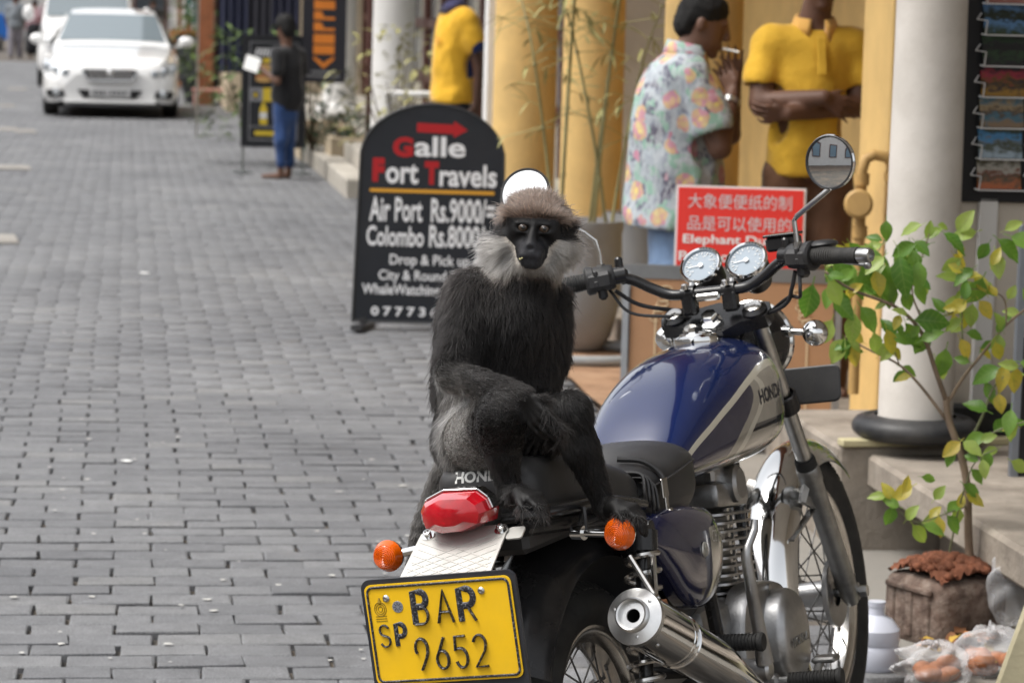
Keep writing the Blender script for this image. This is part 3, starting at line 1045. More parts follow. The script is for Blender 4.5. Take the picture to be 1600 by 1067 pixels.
b.build('end_cap', M('brushed_alloy', (0.62, 0.62, 0.61), 0.33, 1.0, var=0.08, vscale=60, bump=0.1, bscale=300), muf)
b = MB(); b.lathe([(0.0125, -0.0065), (0.0115, 0.06), (0.0, 0.06)], ME_, ma, 20)
b.build('outlet_bore', M('soot', (0.004, 0.004, 0.004), 0.95), muf)
b = MB()
mu = Vector((0, 0, 1)); mu = (mu - ma * mu.dot(ma)).normalized(); mr = ma.cross(mu)
for a in (30, 150, 270):
    d = mu * cos(radians(a)) + mr * sin(radians(a))
    b.lathe([(0.004, 0), (0.004, 0.003), (0, 0.004)], ME_ + ma * 0.05 + d * 0.047, d, 8)
    d2 = mu * cos(radians(a + 20)) + mr * sin(radians(a + 20))
    b.lathe([(0.003, 0), (0.003, 0.003), (0, 0.0035)], ME_ + d2 * 0.037 - ma * 0.002, -ma, 8)
b.build('screw', STEEL, muf)
# hanger: two chrome rods to a tab on the muffler
tab = ME_ + ma * 0.10 + mu * 0.052
b = MB()
b.tube([tab, (0.055, -0.16, 0.635)], 0.0055, 8); b.tube([tab + ma * 0.008, (-0.075, -0.165, 0.63)], 0.0055, 8)
b.box(tab + mu * -0.004, (0.03, 0.006, 0.022), None, 0, 0.002)
b.build('muffler_hanger', CHROME_WORN, bike)
b = MB(); b.lathe([(0.010, 0), (0.010, 0.012), (0, 0.014)], tab + Vector((0.01, -0.003, -0.012)), (0, -1, 0), 6)
b.build('hanger_bolt', RUST, muf)
# shock absorbers
for s in (-1, 1):
    t0, t1 = Vector((0.035, 0.15 * s, 0.66)), Vector((-0.055, 0.15 * s, 0.30))
    b = MB()
    b.tube([t0, t1], 0.013, 12)
    ax = (t1 - t0)
    b.tube([t0, t0 + ax * 0.10], 0.029, 18); b.tube([t0 + ax * 0.88, t0 + ax * 0.98], 0.027, 18)
    b.tube([t0 + Vector((0, 0.02, 0)), t0 - Vector((0, 0.02, 0))], 0.018, 12); b.tube([t1 + Vector((0, 0.02, 0)), t1 - Vector((0, 0.02, 0))], 0.016, 12)
    sh = b.build('shock_absorber', BLACK_PAINT, bike)
    b = MB()
    a_, b_, w_ = frame_from(ax)
    L = ax.length
    pts = [t0 + w_ * (L * (0.11 + 0.76 * i / 200)) + (a_ * cos(i / 200 * 2 * pi * 9) + b_ * sin(i / 200 * 2 * pi * 9)) * 0.030 for i in range(201)]
    b.tube(pts, 0.0055, 7)
    b.build('spring', CHROME_WORN, sh)
# foot pegs, kick starter, brake pedal
def peg(o, d, L, name, mat2=RUBBER):
    o, d = Vector(o), Vector(d).normalized()
    b = MB()
    prof = [(0.0, 0.0), (0.013, 0.0)]
    n = 14
    for i in range(n):
        z = L * i / n
        prof += [(0.0165, z + 0.001), (0.0165, z + L / n * 0.55), (0.0142, z + L / n * 0.65), (0.0142, z + L / n * 0.95)]
    prof += [(0.0185, L * 1.0), (0.0185, L + 0.006), (0.016, L + 0.010), (0.0, L + 0.010)]
    b.lathe(prof, o, d, 20)
    p = b.build(name, mat2, bike, 30)
    b = MB(); b.tube([o - d * 0.05, o + d * 0.002], 0.009, 10); b.box(o - d * 0.035, (0.03, 0.03, 0.03), None, 0, 0.006)
    b.build('peg_bracket', ALLOY_DULL, p)
peg((0.335, -0.142, 0.400), (0.0, -1, -0.03), 0.098, 'passenger_peg')
peg((0.60, -0.20, 0.272), (0.0, -1, 0.02), 0.10, 'rider_peg')
peg((0.60, 0.20, 0.272), (0.0, 1, 0.02), 0.10, 'rider_peg')
b = MB()
kp = [Vector(p) for p in ((0.47, -0.215, 0.610), (0.465, -0.213, 0.59), (0.437, -0.205, 0.562), (0.432, -0.202, 0.545), (0.452, -0.198, 0.46), (0.478, -0.195, 0.38), (0.492, -0.192, 0.33))]
b.tube(kp, [0.007, 0.0085, 0.0085, 0.011, 0.0125, 0.014, 0.018], 12)
b.lathe([(0.0, 0.026), (0.016, 0.026), (0.022, 0.02), (0.022, -0.03), (0, -0.03)], (0.50, -0.175, 0.315), (0, -1, 0), 18)
b.build('kick_starter', ALLOY, bike)
b = MB()
b.tube(catmull([(0.50, -0.165, 0.24), (0.62, -0.185, 0.215), (0.74, -0.20, 0.24), (0.79, -0.205, 0.27)], 5), 0.0085, 10)
b.box((0.80, -0.215, 0.276), (0.045, 0.05, 0.012), None, 0, 0.004)
b.build('brake_pedal', ALLOY_DULL, bike)
b = MB()
b.tube([(0.52, 0.14, 0.24), (0.40, 0.30, 0.02 - 0.30 * tan(BIKE_LEAN) + 0.035)], 0.012, 10)
b.build('side_stand', BLACK_PAINT, bike)

# ---- tail: mudguard, rail, plate, lamps
b = MB()
b.loft(arc_strip(Vector((0, 0, 0.287)), 0.392, radians(62), radians(150), 0.17, 30, 0.055))
b.build('rear_mudguard', BLACK_PAINT, bike)
b = MB()
b.tube(catmull([(0.10, -0.135, 0.70), (-0.10, -0.14, 0.735), (-0.24, -0.125, 0.742), (-0.315, -0.07, 0.742), (-0.33, 0.0, 0.742), (-0.315, 0.07, 0.742), (-0.24, 0.125, 0.742), (-0.10, 0.14, 0.735), (0.10, 0.135, 0.70)], 8), 0.0105, 12)
b.build('grab_rail', BLACK_PAINT, bike)
b = MB()
b.tube([(-0.16, -0.12, 0.72), (-0.18, -0.12, 0.70), (-0.18, -0.15, 0.69)], 0.004, 6)
b.tube(catmull([(-0.20, -0.14, 0.735), (-0.23, -0.155, 0.735), (-0.235, -0.155, 0.70)], 4), 0.004, 6)
for k in range(3):
    b.tube(catmull([(0.06, -0.10 - 0.012 * k, 0.685), (-0.06, -0.115 - 0.008 * k, 0.70 - 0.01 * k), (-0.18, -0.105 + 0.01 * k, 0.705), (-0.30, -0.05, 0.72)], 6), 0.0045, 7)
b.build('wiring', BLACK_PLASTIC, bike)
b = MB()
b.box((-0.22, 0, 0.705), (0.22, 0.17, 0.05), None, 0, 0.01)
b.build('seat_base', BLACK_PLASTIC, bike)

# embossed steel bracket: sheet with a raised lozenge pattern
top_c, bot_c = Vector((-0.388, -0.003, 0.742)), Vector((-0.520, -0.001, 0.662))
bx_ = Vector((0, -1, 0)); by_ = (top_c - bot_c).normalized(); bl = (top_c - bot_c).length
b = MB()
b.prism([(-0.083, 0), (0.083, 0), (0.080, bl - 0.01), (0.070, bl), (-0.070, bl), (-0.080, bl - 0.01)], bot_c, bx_, by_, 0.003)
b.prism(rrect(0.03, 0.03, 0.006, 4, 0.095, bl - 0.018), bot_c + Vector((0, 0, -0.004)), bx_, by_, 0.003)
bn_ = bx_.cross(by_)
for k in range(-6, 7):
    for sgn in (1, -1):
        pts = []
        for i in range(2):
            pass
        x0, x1 = k * 0.032, k * 0.032 + sgn * bl * 1.9
        # clip the ridge to the sheet
        t0, t1 = 0.03, 0.97
        lo, hi = 0.0, 1.0
        for lim in (-0.078, 0.078):
            pass
        ts = [t for t in np.linspace(t0, t1, 40) if abs(x0 + (x1 - x0) * t) < 0.076]
        if len(ts) < 2: continue
        A = bot_c + bx_ * (x0 + (x1 - x0) * ts[0]) + by_ * (bl * ts[0]); Bp = bot_c + bx_ * (x0 + (x1 - x0) * ts[-1]) + by_ * (bl * ts[-1])
        b.bar(A, Bp, 0.0028, 0.0016, bn_)
PLATE_METAL = M('pressed_steel', (0.50, 0.49, 0.46), 0.42, 0.35, var=0.1, vscale=22, rvar=0.1, dirt=(0.35, 0.31, 0.25), dscale=12, damt=0.4)
brk = b.build('plate_bracket', PLATE_METAL, bike)
b = MB()
for x in (-0.064, 0.070):
    b.lathe([(0.012, 0), (0.012, 0.002), (0.0065, 0.0025), (0.0065, 0.010), (0.0045, 0.0105), (0.004, 0.007), (0, 0.007)], bot_c + bx_ * x + by_ * (bl - 0.016), bn_, 16)
b.build('bracket_bolt', CHROME, brk)
# number plate, facing back, black frame with a lower strip
PO = Vector((-0.524, -0.001, 0.592)); PX = Vector((0, -1, 0)); PY = Vector((-0.03, 0, 1)).normalized(); PN = PX.cross(PY)
PW, PH = 0.266, 0.168
b = MB()
b.prism(rrect(PW + 0.012, PH + 0.052, 0.016, 6, 0, -0.018), PO - PN * 0.002, PX, PY, 0.008)
fr_ = b.build('plate_frame', M('plate_frame', (0.022, 0.024, 0.03), 0.4, dirt=(0.08, 0.08, 0.085), dscale=12, damt=0.3), bike, 30)
b = MB()
b.prism(rrect(PW - 0.002, PH, 0.012, 6), PO + PN * 0.0012, PX, PY, 0.002)
plate = b.build('number_plate', YELLOW_PLATE, bike, 30)
# raised border line
b = MB()
rr = rrect(PW - 0.012, PH - 0.010, 0.010, 6)
b.tube([PO + PX * p[0] + PY * p[1] + PN * 0.0016 for p in rr + rr[:2]], 0.0022, 6)
m, nt, pb = _new('worn_hot_stamp')
_mats['worn_hot_stamp'] = m
v_ = _coord(nt, (1, 1, 1))
vor = nt.nodes.new('ShaderNodeTexVoronoi'); vor.inputs['Scale'].default_value = 330
nt.links.new(v_, vor.inputs['Vector'])
cc_ = _ramp(nt, vor.outputs['Distance'], [(0.30, (0.010, 0.010, 0.014)), (0.62, (0.030, 0.032, 0.040)), (0.85, (0.16, 0.165, 0.18))])
nt.links.new(cc_, pb.inputs['Base Color']); pb.inputs['Roughness'].default_value = 0.4
STAMP = m
b.build('plate_border', STAMP, plate)
def ptext(body, x, y, w, h, bold):
    put_text('plate_lettering', STAMP, plate, body, PO + PX * x + PY * y + PN * 0.0019, PX, PY, width=w, height=h, bold=bold, depth=0.0010, res=4)
def glyphs(items):
    """plate characters drawn as strokes, like the pressed ones"""
    for path, x, y, w, h in items:
        b = MB()
        for stroke in path:
            pts = [PO + PX * (x + p[0] * w) + PY * (y + p[1] * h) + PN * 0.0016 for p in stroke]
            b.tube(pts, 0.0056 if h > 0.045 else 0.0042, 8, flat=0.4)
        b.build('plate_lettering', STAMP, plate)
def arc(cx, cy, rx, ry, a0, a1, n=14):
    return [(cx + rx * cos(radians(a0 + (a1 - a0) * i / n)), cy + ry * sin(radians(a0 + (a1 - a0) * i / n))) for i in range(n + 1)]
GL = {
 'B': [[(0, 0), (0, 1), (0.55, 1)] + arc(0.55, 0.77, 0.40, 0.23, 90, -90) + [(0.0, 0.54)], [(0.5, 0.54)] + arc(0.55, 0.27, 0.45, 0.27, 90, -90) + [(0, 0)]],
 'A': [[(0, 0), (0.5, 1), (1, 0)], [(0.2, 0.33), (0.8, 0.33)]],
 'R': [[(0, 0), (0, 1), (0.5, 1)] + arc(0.5, 0.74, 0.45, 0.26, 90, -90) + [(0, 0.48)], [(0.5, 0.48), (1.0, 0)]],
 'S': [arc(0.5, 0.76, 0.45, 0.24, 20, 260) + arc(0.5, 0.25, 0.48, 0.25, 85, -160)],
 'P': [[(0, 0), (0, 1), (0.5, 1)] + arc(0.5, 0.72, 0.45, 0.28, 90, -90) + [(0, 0.44)]],
 '9': [arc(0.5, 0.70, 0.5, 0.30, 215, -20)[::1] + [(0.98, 0.55), (0.80, 0.35), (0.35, 0)]],
 '6': [[(0.75, 1), (0.35, 0.62), (0.10, 0.42)] + arc(0.5, 0.29, 0.48, 0.29, 165, -195)],
 '5': [[(0.95, 1), (0.12, 1), (0.06, 0.55), (0.3, 0.62)] + arc(0.5, 0.31, 0.47, 0.31, 80, -160)],
 '2': [arc(0.5, 0.73, 0.46, 0.27, 165, -20) + [(0.85, 0.5), (0.05, 0), (1, 0)]],
}
glyphs([(GL['B'], -0.046, 0.014, 0.024, 0.053), (GL['A'], -0.004, 0.014, 0.027, 0.053), (GL['R'], 0.037, 0.014, 0.026, 0.053),
        (GL['S'], -0.114, -0.020, 0.018, 0.036), (GL['P'], -0.084, -0.020, 0.017, 0.036),
        (GL['9'], -0.053, -0.062, 0.022, 0.052), (GL['6'], -0.017, -0.062, 0.022, 0.052), (GL['5'], 0.017, -0.062, 0.022, 0.052), (GL['2'], 0.051, -0.062, 0.023, 0.052)])
b = MB()      # lion emblem outline ring and base, printed dark
OL = M('emblem_print', (0.26, 0.17, 0.01), 0.5)
for r_ in (0.0105, 0.0075, 0.004):
    b.tube([PO + PX * (-0.107 + r_ * cos(t)) + PY * (0.043 + r_ * 1.1 * sin(t)) + PN * 0.0012 for t in np.linspace(0, 2 * pi, 22)], 0.0009, 5)
for k in range(3):
    b.bar(PO + PX * -0.117 + PY * (0.023 + 0.004 * k) + PN * 0.0012, PO + PX * -0.097 + PY * (0.023 + 0.004 * k) + PN * 0.0012, 0.0012, 0.0012)
b.tube([PO + PX * -0.107 + PY * 0.054 + PN * 0.0012, PO + PX * -0.107 + PY * 0.062 + PN * 0.0012], [0.004, 0.001], 6)
b.build('emblem', OL, plate)
b = MB()
ho = PO + PX * -0.075 + PY * 0.045 + PN * 0.0015
b.lathe([(0, 0.0006), (0.0095, 0.0006), (0.0098, 0)], ho, PN, 24)
hs = b.build('hologram_sticker', M('sticker_silver', (0.42, 0.45, 0.5), 0.3, 0.7), plate)
b = MB()
for k in range(8):
    a = k * pi / 4
    b.bar(ho + PN * 0.0009 + (PX * cos(a) + PY * sin(a)) * 0.003, ho + PN * 0.0009 + (PX * cos(a) + PY * sin(a)) * 0.0075, 0.0012, 0.0006, PN)
b.build('sticker_mark', M('sticker_ink', (0.06, 0.07, 0.10), 0.4), hs)
b = MB()
for p in ((0.078, 0.062), (-0.094, 0.060)):
    b.lathe([(0.0058, 0), (0.0062, 0.0012), (0.0045, 0.003), (0.0032, 0.0036), (0.003, 0.0015), (0, 0.0015)], PO + PX * p[0] + PY * p[1] + PN * 0.001, PN, 16)
b.build('plate_screw', STEEL, plate)
# tail lamp: faceted red wedge, chrome strip on top
LO = Vector((-0.385, -0.003, 0.772))
b = MB()
hw = 0.064
top_ = [(-hw * 0.86, 0.022), (-0.022, 0.036), (0.040, 0.033), (hw * 0.90, 0.018)]
ring = [(-hw, 0.008), (-hw * 0.86, 0.022), (-0.022, 0.035), (0.040, 0.033), (hw * 0.90, 0.018), (hw, 0.0), (hw * 0.90, -0.020), (0.02, -0.033), (-0.025, -0.034), (-hw * 0.92, -0.022), (-hw, -0.006)]
secs = []
for d, f, dzz in ((0.0, 1.0, 0), (0.022, 1.0, 0), (0.045, 0.93, -0.001), (0.058, 0.80, -0.003), (0.066, 0.45, -0.004), (0.068, 0.05, -0.004)):
    secs.append([LO + Vector((-d, -p[0] * f, p[1] * f + dzz)) for p in ring])
b.loft(secs)
lamp = b.build('tail_lamp', RED_LENS, bike, 22)
b = MB()
pts = [LO + Vector((-0.014, -p[0], p[1] + 0.002)) for p in ring[0:6]]
for i in range(len(pts) - 1): b.bar(pts[i], pts[i + 1], 0.03, 0.0035, (0, 0, 1), 0, 0.001)
b.build('lamp_trim', CHROME, lamp)
b = MB()
for x, z in ((-0.050, -0.010), (0.034, -0.004)):
    b.lathe([(0.0045, 0), (0.0045, 0.003), (0.002, 0.0035), (0, 0.002)], LO + Vector((-0.0535, -x, z)), Vector((-1, 0, 0)), 12)
b.build('screw', STEEL, lamp)
b = MB(); b.box(LO + Vector((0.02, 0, -0.01)), (0.05, 0.10, 0.045), None, 0, 0.008)
b.build('lamp_base', BLACK_PLASTIC, lamp)
# winkers
def winker(name, lens_c, root, facing, r=0.0275):
    lens_c, root, facing = Vector(lens_c), Vector(root), Vector(facing).normalized()
    b = MB()
    prof = [(0, -r * 1.0)] + [(r * sin(t), -r * cos(t)) for t in np.linspace(0.15, pi / 2, 9)] + [(r * 1.0, 0.004)]
    b.lathe(prof, lens_c, facing, 28)
    sd_ = (root - lens_c).normalized()
    b.tube([lens_c + sd_ * r * 0.8, root], 0.0075, 12)
    b.tube([root + (lens_c - root) * 0.25, root + (lens_c - root) * 0.02], 0.0125, 14)
    w = b.build(name, CHROME, bike)
    b = MB()
    prof = [(r * 1.02, 0.002)] + [(r * (1.0 - 0.05 * k), 0.004 + 0.003 * k) for k in range(4)] + [(r * sin(t) * 0.86, 0.012 + r * 0.42 * cos(t)) for t in np.linspace(pi / 2, 0.02, 9)]
    prof = prof[:5]
    for k in range(1, 25):
        q_ = 1 - k / 24
        prof.append((r * 0.86 * q_, 0.012 + r * 0.42 * sqrt(max(0, 1 - q_ * q_)) + (0.0007 if k % 3 == 0 else -0.0003)))
    b.lathe(prof, lens_c, facing, 28)
    for rr_ in (0.35, 0.6, 0.85):
        pass
    b.build('lens', ORANGE_LENS, w, 12)
    return w
winker('rear_winker', (-0.262, -0.226, 0.695), (-0.235, -0.13, 0.70), (-1, 0.0, 0.02))
winker('rear_winker', (-0.262, 0.208, 0.688), (-0.235, 0.10, 0.70), (-1, 0.0, 0.02))
winker('front_winker', (1.095, -0.184, 0.915), (1.11, -0.11, 0.925), (1, -0.05, 0))
winker('front_winker', (1.11, 0.150, 0.935), (1.12, 0.10, 0.935), (1, 0.05, 0))

# ---- headlamp, gauges, bars
b = MB()
HLc = Vector((1.155, -0.01, 0.905))
b.lathe([(0.0, -0.085), (0.035, -0.08), (0.065, -0.055), (0.082, -0.015), (0.086, 0.03), (0.086, 0.04)], HLc, (1, 0, -0.05), 36)
for s in (-1, 1): b.bar(HLc + Vector((0, 0.088 * s, 0)), TC + FU * 0.08 + Vector((0.01, 0.089 * s, 0)), 0.005, 0.04, (0, 0, 1))
hl = b.build('headlamp', BLACK_PAINT, bike)
b = MB()
b.lathe([(0.086, 0.038), (0.091, 0.042), (0.091, 0.055), (0.083, 0.060)], HLc, (1, 0, -0.05), 36)
b.build('headlamp_rim', CHROME, hl)
b = MB()
b.lathe([(0.083, 0.058), (0.06, 0.068), (0.0, 0.074)], HLc, (1, 0, -0.05), 36)
b.build('lens', M('clear_lens', (0.75, 0.77, 0.78), 0.08, 0.3, coat=1.0), hl)
GN = Vector((-0.78, 0.0, 0.625)).normalized()
for s in (1, -1):
    gc = Vector((1.095, 0.0515 * s - 0.001, 1.083))
    b = MB()
    b.lathe([(0.0, -0.085), (0.030, -0.083), (0.038, -0.06), (0.0415, -0.02), (0.0425, -0.004)], gc, GN, 36)
    g = b.build('instrument', BLACK_PLASTIC, bike)
    b = MB(); b.lathe([(0.0425, -0.006), (0.0465, -0.004), (0.0468, 0.002), (0.0435, 0.006), (0.040, 0.004), (0.0395, -0.002)], gc, GN, 40)
    b.build('bezel', CHROME, g)
    b = MB(); b.lathe([(0.0398, -0.0015), (0.0, -0.0015)], gc, GN, 36)
    b.build('dial', M('dial_glass', (0.26, 0.31, 0.36), 0.45, 0.0, spec=0.25), g)
    gx = Vector((0, -1, 0)); gy = GN.cross(gx)
    b = MB()
    for k in range(25):
        a = radians(225 - 270 * k / 24)
        d = gx * cos(a) + gy * sin(a)
        b.bar(gc + d * (0.031 if k % 2 else 0.028), gc + d * 0.0345, 0.001 if k % 2 else 0.0018, 0.0006, GN)
    b.build('dial_marking', WHITE_PRINT, g, smooth=False)
    for k in range(0, 12, 2 if s > 0 else 1):
        a = radians(218 - 256 * k / 11)
        d = gx * cos(a) + gy * sin(a)
        if s < 0 and k % 1 == 0 and k % 2: continue
        put_text('dial_number', WHITE_PRINT, g, str(k * 20 if s > 0 else k), gc + d * 0.0235 - gx * 0.003 - gy * 0.002, gx, gy, height=0.0045, width=0.007 if s > 0 else 0.0035)
    b = MB()
    d = gx * cos(radians(188)) + gy * sin(radians(188))
    b.bar(gc - d * 0.006 + GN * 0.0012, gc + d * 0.028 + GN * 0.0012, 0.0016, 0.0008, GN)
    b.lathe([(0.0055, 0.0), (0.0055, 0.003), (0, 0.004)], gc, GN, 16)
    b.build('needle', M('needle_white', (0.8, 0.8, 0.78), 0.4), g)
# handlebar
def bar_path(s):
    return [Vector((0.985, 0.0, 1.030)), Vector((0.985, 0.045 * s, 1.030)), Vector((0.988, 0.085 * s, 1.032)), Vector((0.985, 0.125 * s, 1.050)), Vector((0.972, 0.165 * s, 1.074)), Vector((0.952, 0.205 * s, 1.083)), Vector((0.925, 0.275 * s, 1.080)), Vector((0.888, 0.368 * s, 1.073))]
hp = catmull(bar_path(-1)[::-1] + bar_path(1)[1:], 6)
b = MB(); b.tube(hp, 0.0115, 16)
hbar = b.build('handlebar', BLACK_PAINT, bike, 60)
b = MB()
for s in (-1, 1):
    c = Vector((0.985, 0.045 * s, 1.030))
    b.box(c + Vector((0, 0, -0.018)), (0.034, 0.030, 0.055), None, 0, 0.006)
    b.lathe([(0.0175, -0.014), (0.0175, 0.014)], c, (0, 1, 0), 18)
    b.lathe([(0.0, 0.015), (0.0, 0.015)], c, (0, 1, 0), 6)
b.build('bar_clamp', BLACK_PAINT, hbar)
b = MB()
for s in (-1, 1):
    for dx in (-0.02, 0.02):
        b.lathe([(0.007, 0), (0.007, 0.010), (0.0, 0.012)], Vector((0.985 + dx, 0.045 * s, 1.042)), (0.3 * (1 if dx > 0 else -1), 0, 1), 10)
b.box((0.972, 0.0, 1.020), (0.012, 0.055, 0.016), None, 0, 0.004)
b.build('clamp_bolt', CHROME_WORN, hbar)
for s in (-1, 1):
    bp = bar_path(s)
    gd = (bp[7] - bp[6]).normalized()
    g0 = bp[6] + gd * -0.035
    b = MB()
    prof = [(0.0165, 0.0), (0.0235, 0.002), (0.024, 0.008), (0.0175, 0.011)]
    for i in range(18):
        z = 0.014 + i * 0.0058
        prof += [(0.0172 + 0.0012 * sin(i * 0.35), z), (0.0172 + 0.0012 * sin(i * 0.35), z + 0.004), (0.0164, z + 0.0045), (0.0164, z + 0.0055)]
    prof += [(0.0175, 0.12), (0.0165, 0.125)]
    b.lathe(prof, g0, gd, 24)
    gp = b.build('grip', RUBBER, hbar, 40)
    b = MB()
    b.lathe([(0.0125, 0.124), (0.0150, 0.126), (0.0155, 0.130), (0.0150, 0.138), (0.0155, 0.142), (0.0150, 0.150), (0.0130, 0.155), (0.0085, 0.156), (0.008, 0.150), (0, 0.150)], g0, gd, 24)
    b.build('bar_end_weight', STEEL, gp)
    # switch housing, brake/clutch perch, lever, mirror stem
    sc = g0 - gd * 0.022
    b = MB()
    up_ = Vector((0, 0, 1))
    R3 = Matrix(frame_from(gd)).transposed()
    b.lathe([(0.012, -0.030), (0.024, -0.028), (0.027, -0.02), (0.027, 0.014), (0.030, 0.016), (0.031, 0.030), (0.026, 0.034), (0.02, 0.034)], sc, gd, 22)
    b.box(sc + Vector((-0.012, 0, -0.004)), (0.042, 0.038, 0.058), R3, 0, 0.008)
    b.box(sc + Vector((-0.030, 0, 0.012)), (0.010, 0.014, 0.010), R3, 0, 0.003)
    b.box(sc + Vector((-0.031, 0, -0.010)), (0.010, 0.016, 0.012), R3, 0, 0.003)
    b.box(sc + Vector((0.0, 0, -0.03)), (0.03, 0.03, 0.02), R3, 0, 0.006)
    sh = b.build('switch_housing', BLACK_PLASTIC, hbar)
    pc = g0 - gd * 0.062
    b = MB()
    b.lathe([(0.0185, -0.012), (0.0185, 0.012)], pc, gd, 18)
    b.box(pc + Vector((0.022, 0, -0.004)), (0.04, 0.034, 0.022), R3, 0, 0.006)
    b.lathe([(0.009, 0), (0.009, 0.022), (0.006, 0.026), (0, 0.026)], pc + Vector((0.004, 0, 0.012)), up_, 12)
    perch = b.build('lever_perch', BLACK_PAINT, hbar)
    if s < 0:
        b = MB()
        b.box(pc + Vector((0.03, 0.012, 0.026)), (0.050, 0.066, 0.030), None, 0, 0.005)
        b.box(pc + Vector((0.03, 0.012, 0.044)), (0.056, 0.072, 0.006), None, 0, 0.002)
        b.build('fluid_reservoir', BLACK_PAINT, perch)
        b = MB()
        b.sphere(sc + gd * 0.05 + Vector((0.02, 0, 0.022)), (0.028, 0.034, 0.010), 16, 8)
        b.build('throttle_guard', BLACK_PLASTIC, sh)
    b = MB()
    lv = pc + Vector((0.045, 0, -0.004))
    b.tube(catmull([lv, lv + gd * 0.035 + Vector((0.012, 0, -0.002)), lv + gd * 0.09 + Vector((0.020, 0, -0.008)), lv + gd * 0.15 + Vector((0.020, 0, -0.016)), lv + gd * 0.175 + Vector((0.028, 0, -0.020))], 6), [0.007, 0.0085, 0.0075, 0.006, 0.0055], 10, flat=0.75)
    b.sphere(lv + gd * 0.18 + Vector((0.029, 0, -0.021)), 0.009, 12, 8)
    b.build('hand_lever', ALLOY, perch)
    # mirror: stem and round head
    if s < 0:
        mc = Vector((0.884, -0.325, 1.267)); mn = Vector((-0.93, 0.20, 0.02)).normalized()
        stem = [Vector((0.925, -0.222, 1.085)), Vector((0.925, -0.222, 1.158)), Vector((0.915, -0.232, 1.166)), mc + Vector((0.02, 0.012, -0.052))]
    else:
        mc = Vector((0.905, 0.352, 1.283)); mn = Vector((-0.93, -0.08, 0.36)).normalized()
        stem = [Vector((0.955, 0.222, 1.085)), Vector((0.955, 0.222, 1.140)), Vector((0.95, 0.225, 1.165)), Vector((0.945, 0.245, 1.185)), mc + Vector((0.02, -0.03, -0.045))]
    b = MB(); b.tube(stem, 0.0055, 10)
    b.lathe([(0.009, 0), (0.009, 0.014)], stem[0] + Vector((0, 0, 0.015)), up_, 6)
    ms = b.build('mirror', CHROME_WORN, hbar)
    b = MB()
    r_ = 0.054
    b.lathe([(r_ * 0.94, 0.003), (r_ * 1.0, 0.004), (r_ * 1.04, 0.0), (r_ * 1.02, -0.006), (r_ * 0.85, -0.016), (r_ * 0.4, -0.024), (0, -0.026)], mc, mn, 40)
    b.build('mirror_shell', CHROME, ms)
    b = MB(); b.lathe([(r_ * 1.01, 0.0046), (r_ * 0.985, 0.0056), (r_ * 0.935, 0.0048), (r_ * 0.935, 0.002)], mc, mn, 40); b.build('mirror_gasket', BLACK_PLASTIC, ms)
    b = MB(); sag = 0.0030 if s < 0 else 0.0006
    b.lathe([(r_ * 0.955 * q_, 0.0022 + sag * (1 - q_ * q_)) for q_ in (1, 0.85, 0.7, 0.55, 0.4, 0.25, 0.1, 0)], mc, mn, 40)
    b.build('mirror_glass', M('mirror_silver', (0.9, 0.92, 0.93), 0.015, 1.0), ms)
# cables
b = MB()
b.tube(catmull([(0.962, 0.20, 1.055), (0.985, 0.16, 1.02), (1.01, 0.10, 1.00), (1.05, 0.03, 0.98), (1.08, 0.0, 0.92)], 6), 0.0045, 8)
b.tube(catmull([(0.965, 0.215, 1.06), (0.96, 0.17, 1.005), (0.985, 0.08, 0.985), (1.04, 0.02, 0.96), (1.06, 0.0, 0.88)], 6), 0.0035, 8)
b.tube(catmull([(0.945, -0.205, 1.055), (0.955, -0.19, 1.02), (0.985, -0.16, 0.985), (1.03, -0.06, 0.95), (1.06, -0.01, 0.88)], 6), 0.0045, 8)
b.tube(catmull([(0.94, -0.215, 1.05), (0.93, -0.215, 1.015), (0.95, -0.205, 1.0), (0.985, -0.17, 1.0), (1.05, -0.09, 0.96)], 6), 0.004, 8)
b.build('control_cable', BLACK_PLASTIC, bike)
# ================================================================== hands, shared by the monkey and the people
def hand(B, wrist, fwd, side, k, scale=1.0, curl=0.5, rf=0.008, palm=0.085, fl=(0.068, 0.076, 0.072, 0.056), thumb=0.055, thumb_side=1, tagn=0, spread=0.12, thumb_in=0.3):
    """palm from the wrist along fwd; side points from little finger to index; fingers bend towards -normal"""
    w = np.array(wrist, float); f = np.array(fwd, float); f /= np.linalg.norm(f)
    s = np.array(side, float); s -= f * (s @ f); s /= np.linalg.norm(s)
    n = np.cross(f, s) * thumb_side                   # bending direction
    pl = palm * scale
    wd = pl * 0.42
    r = rf * scale
    for t in (-1, -0.33, 0.33, 1):
        B.cone(w + s * wd * 0.45 * t, w + f * pl + s * wd * t, r * 1.35, r * 1.2, k * 0.8, tagn)
    for i, t in enumerate((1, 0.36, -0.3, -0.95)):
        L = fl[i] * scale
        p = w + f * pl * (1.0 if i in (1, 2) else 0.95) + s * wd * t
        d = f + s * t * spread
        d /= np.linalg.norm(d)
        ang = curl * (0.55 + 0.12 * i)
        for j, part in enumerate((0.45, 0.32, 0.23)):
            c, sn = cos(ang * (0.6 if j == 0 else 1)), sin(ang * (0.6 if j == 0 else 1))
            d = d * c + n * sn
            d /= np.linalg.norm(d)
            q = p + d * L * part
            B.cone(p, q, r * (1.0 - 0.08 * j), r * (0.92 - 0.08 * j), 0.0025 * scale, tagn)
            p = q
    p = w + f * pl * 0.28 + s * wd * 0.8
    d = f * 0.75 + s * 0.8 + n * thumb_in
    d /= np.linalg.norm(d)
    L = thumb * scale
    q = p + d * L * 0.5
    B.cone(p, q, r * 1.35, r * 1.1, 0.006 * scale, tagn)
    d2 = d * 0.8 + f * 0.45 + n * thumb_in * 0.8
    d2 /= np.linalg.norm(d2)
    B.cone(q, q + d2 * L * 0.5, r * 1.08, r * 0.85, 0.003 * scale, tagn)

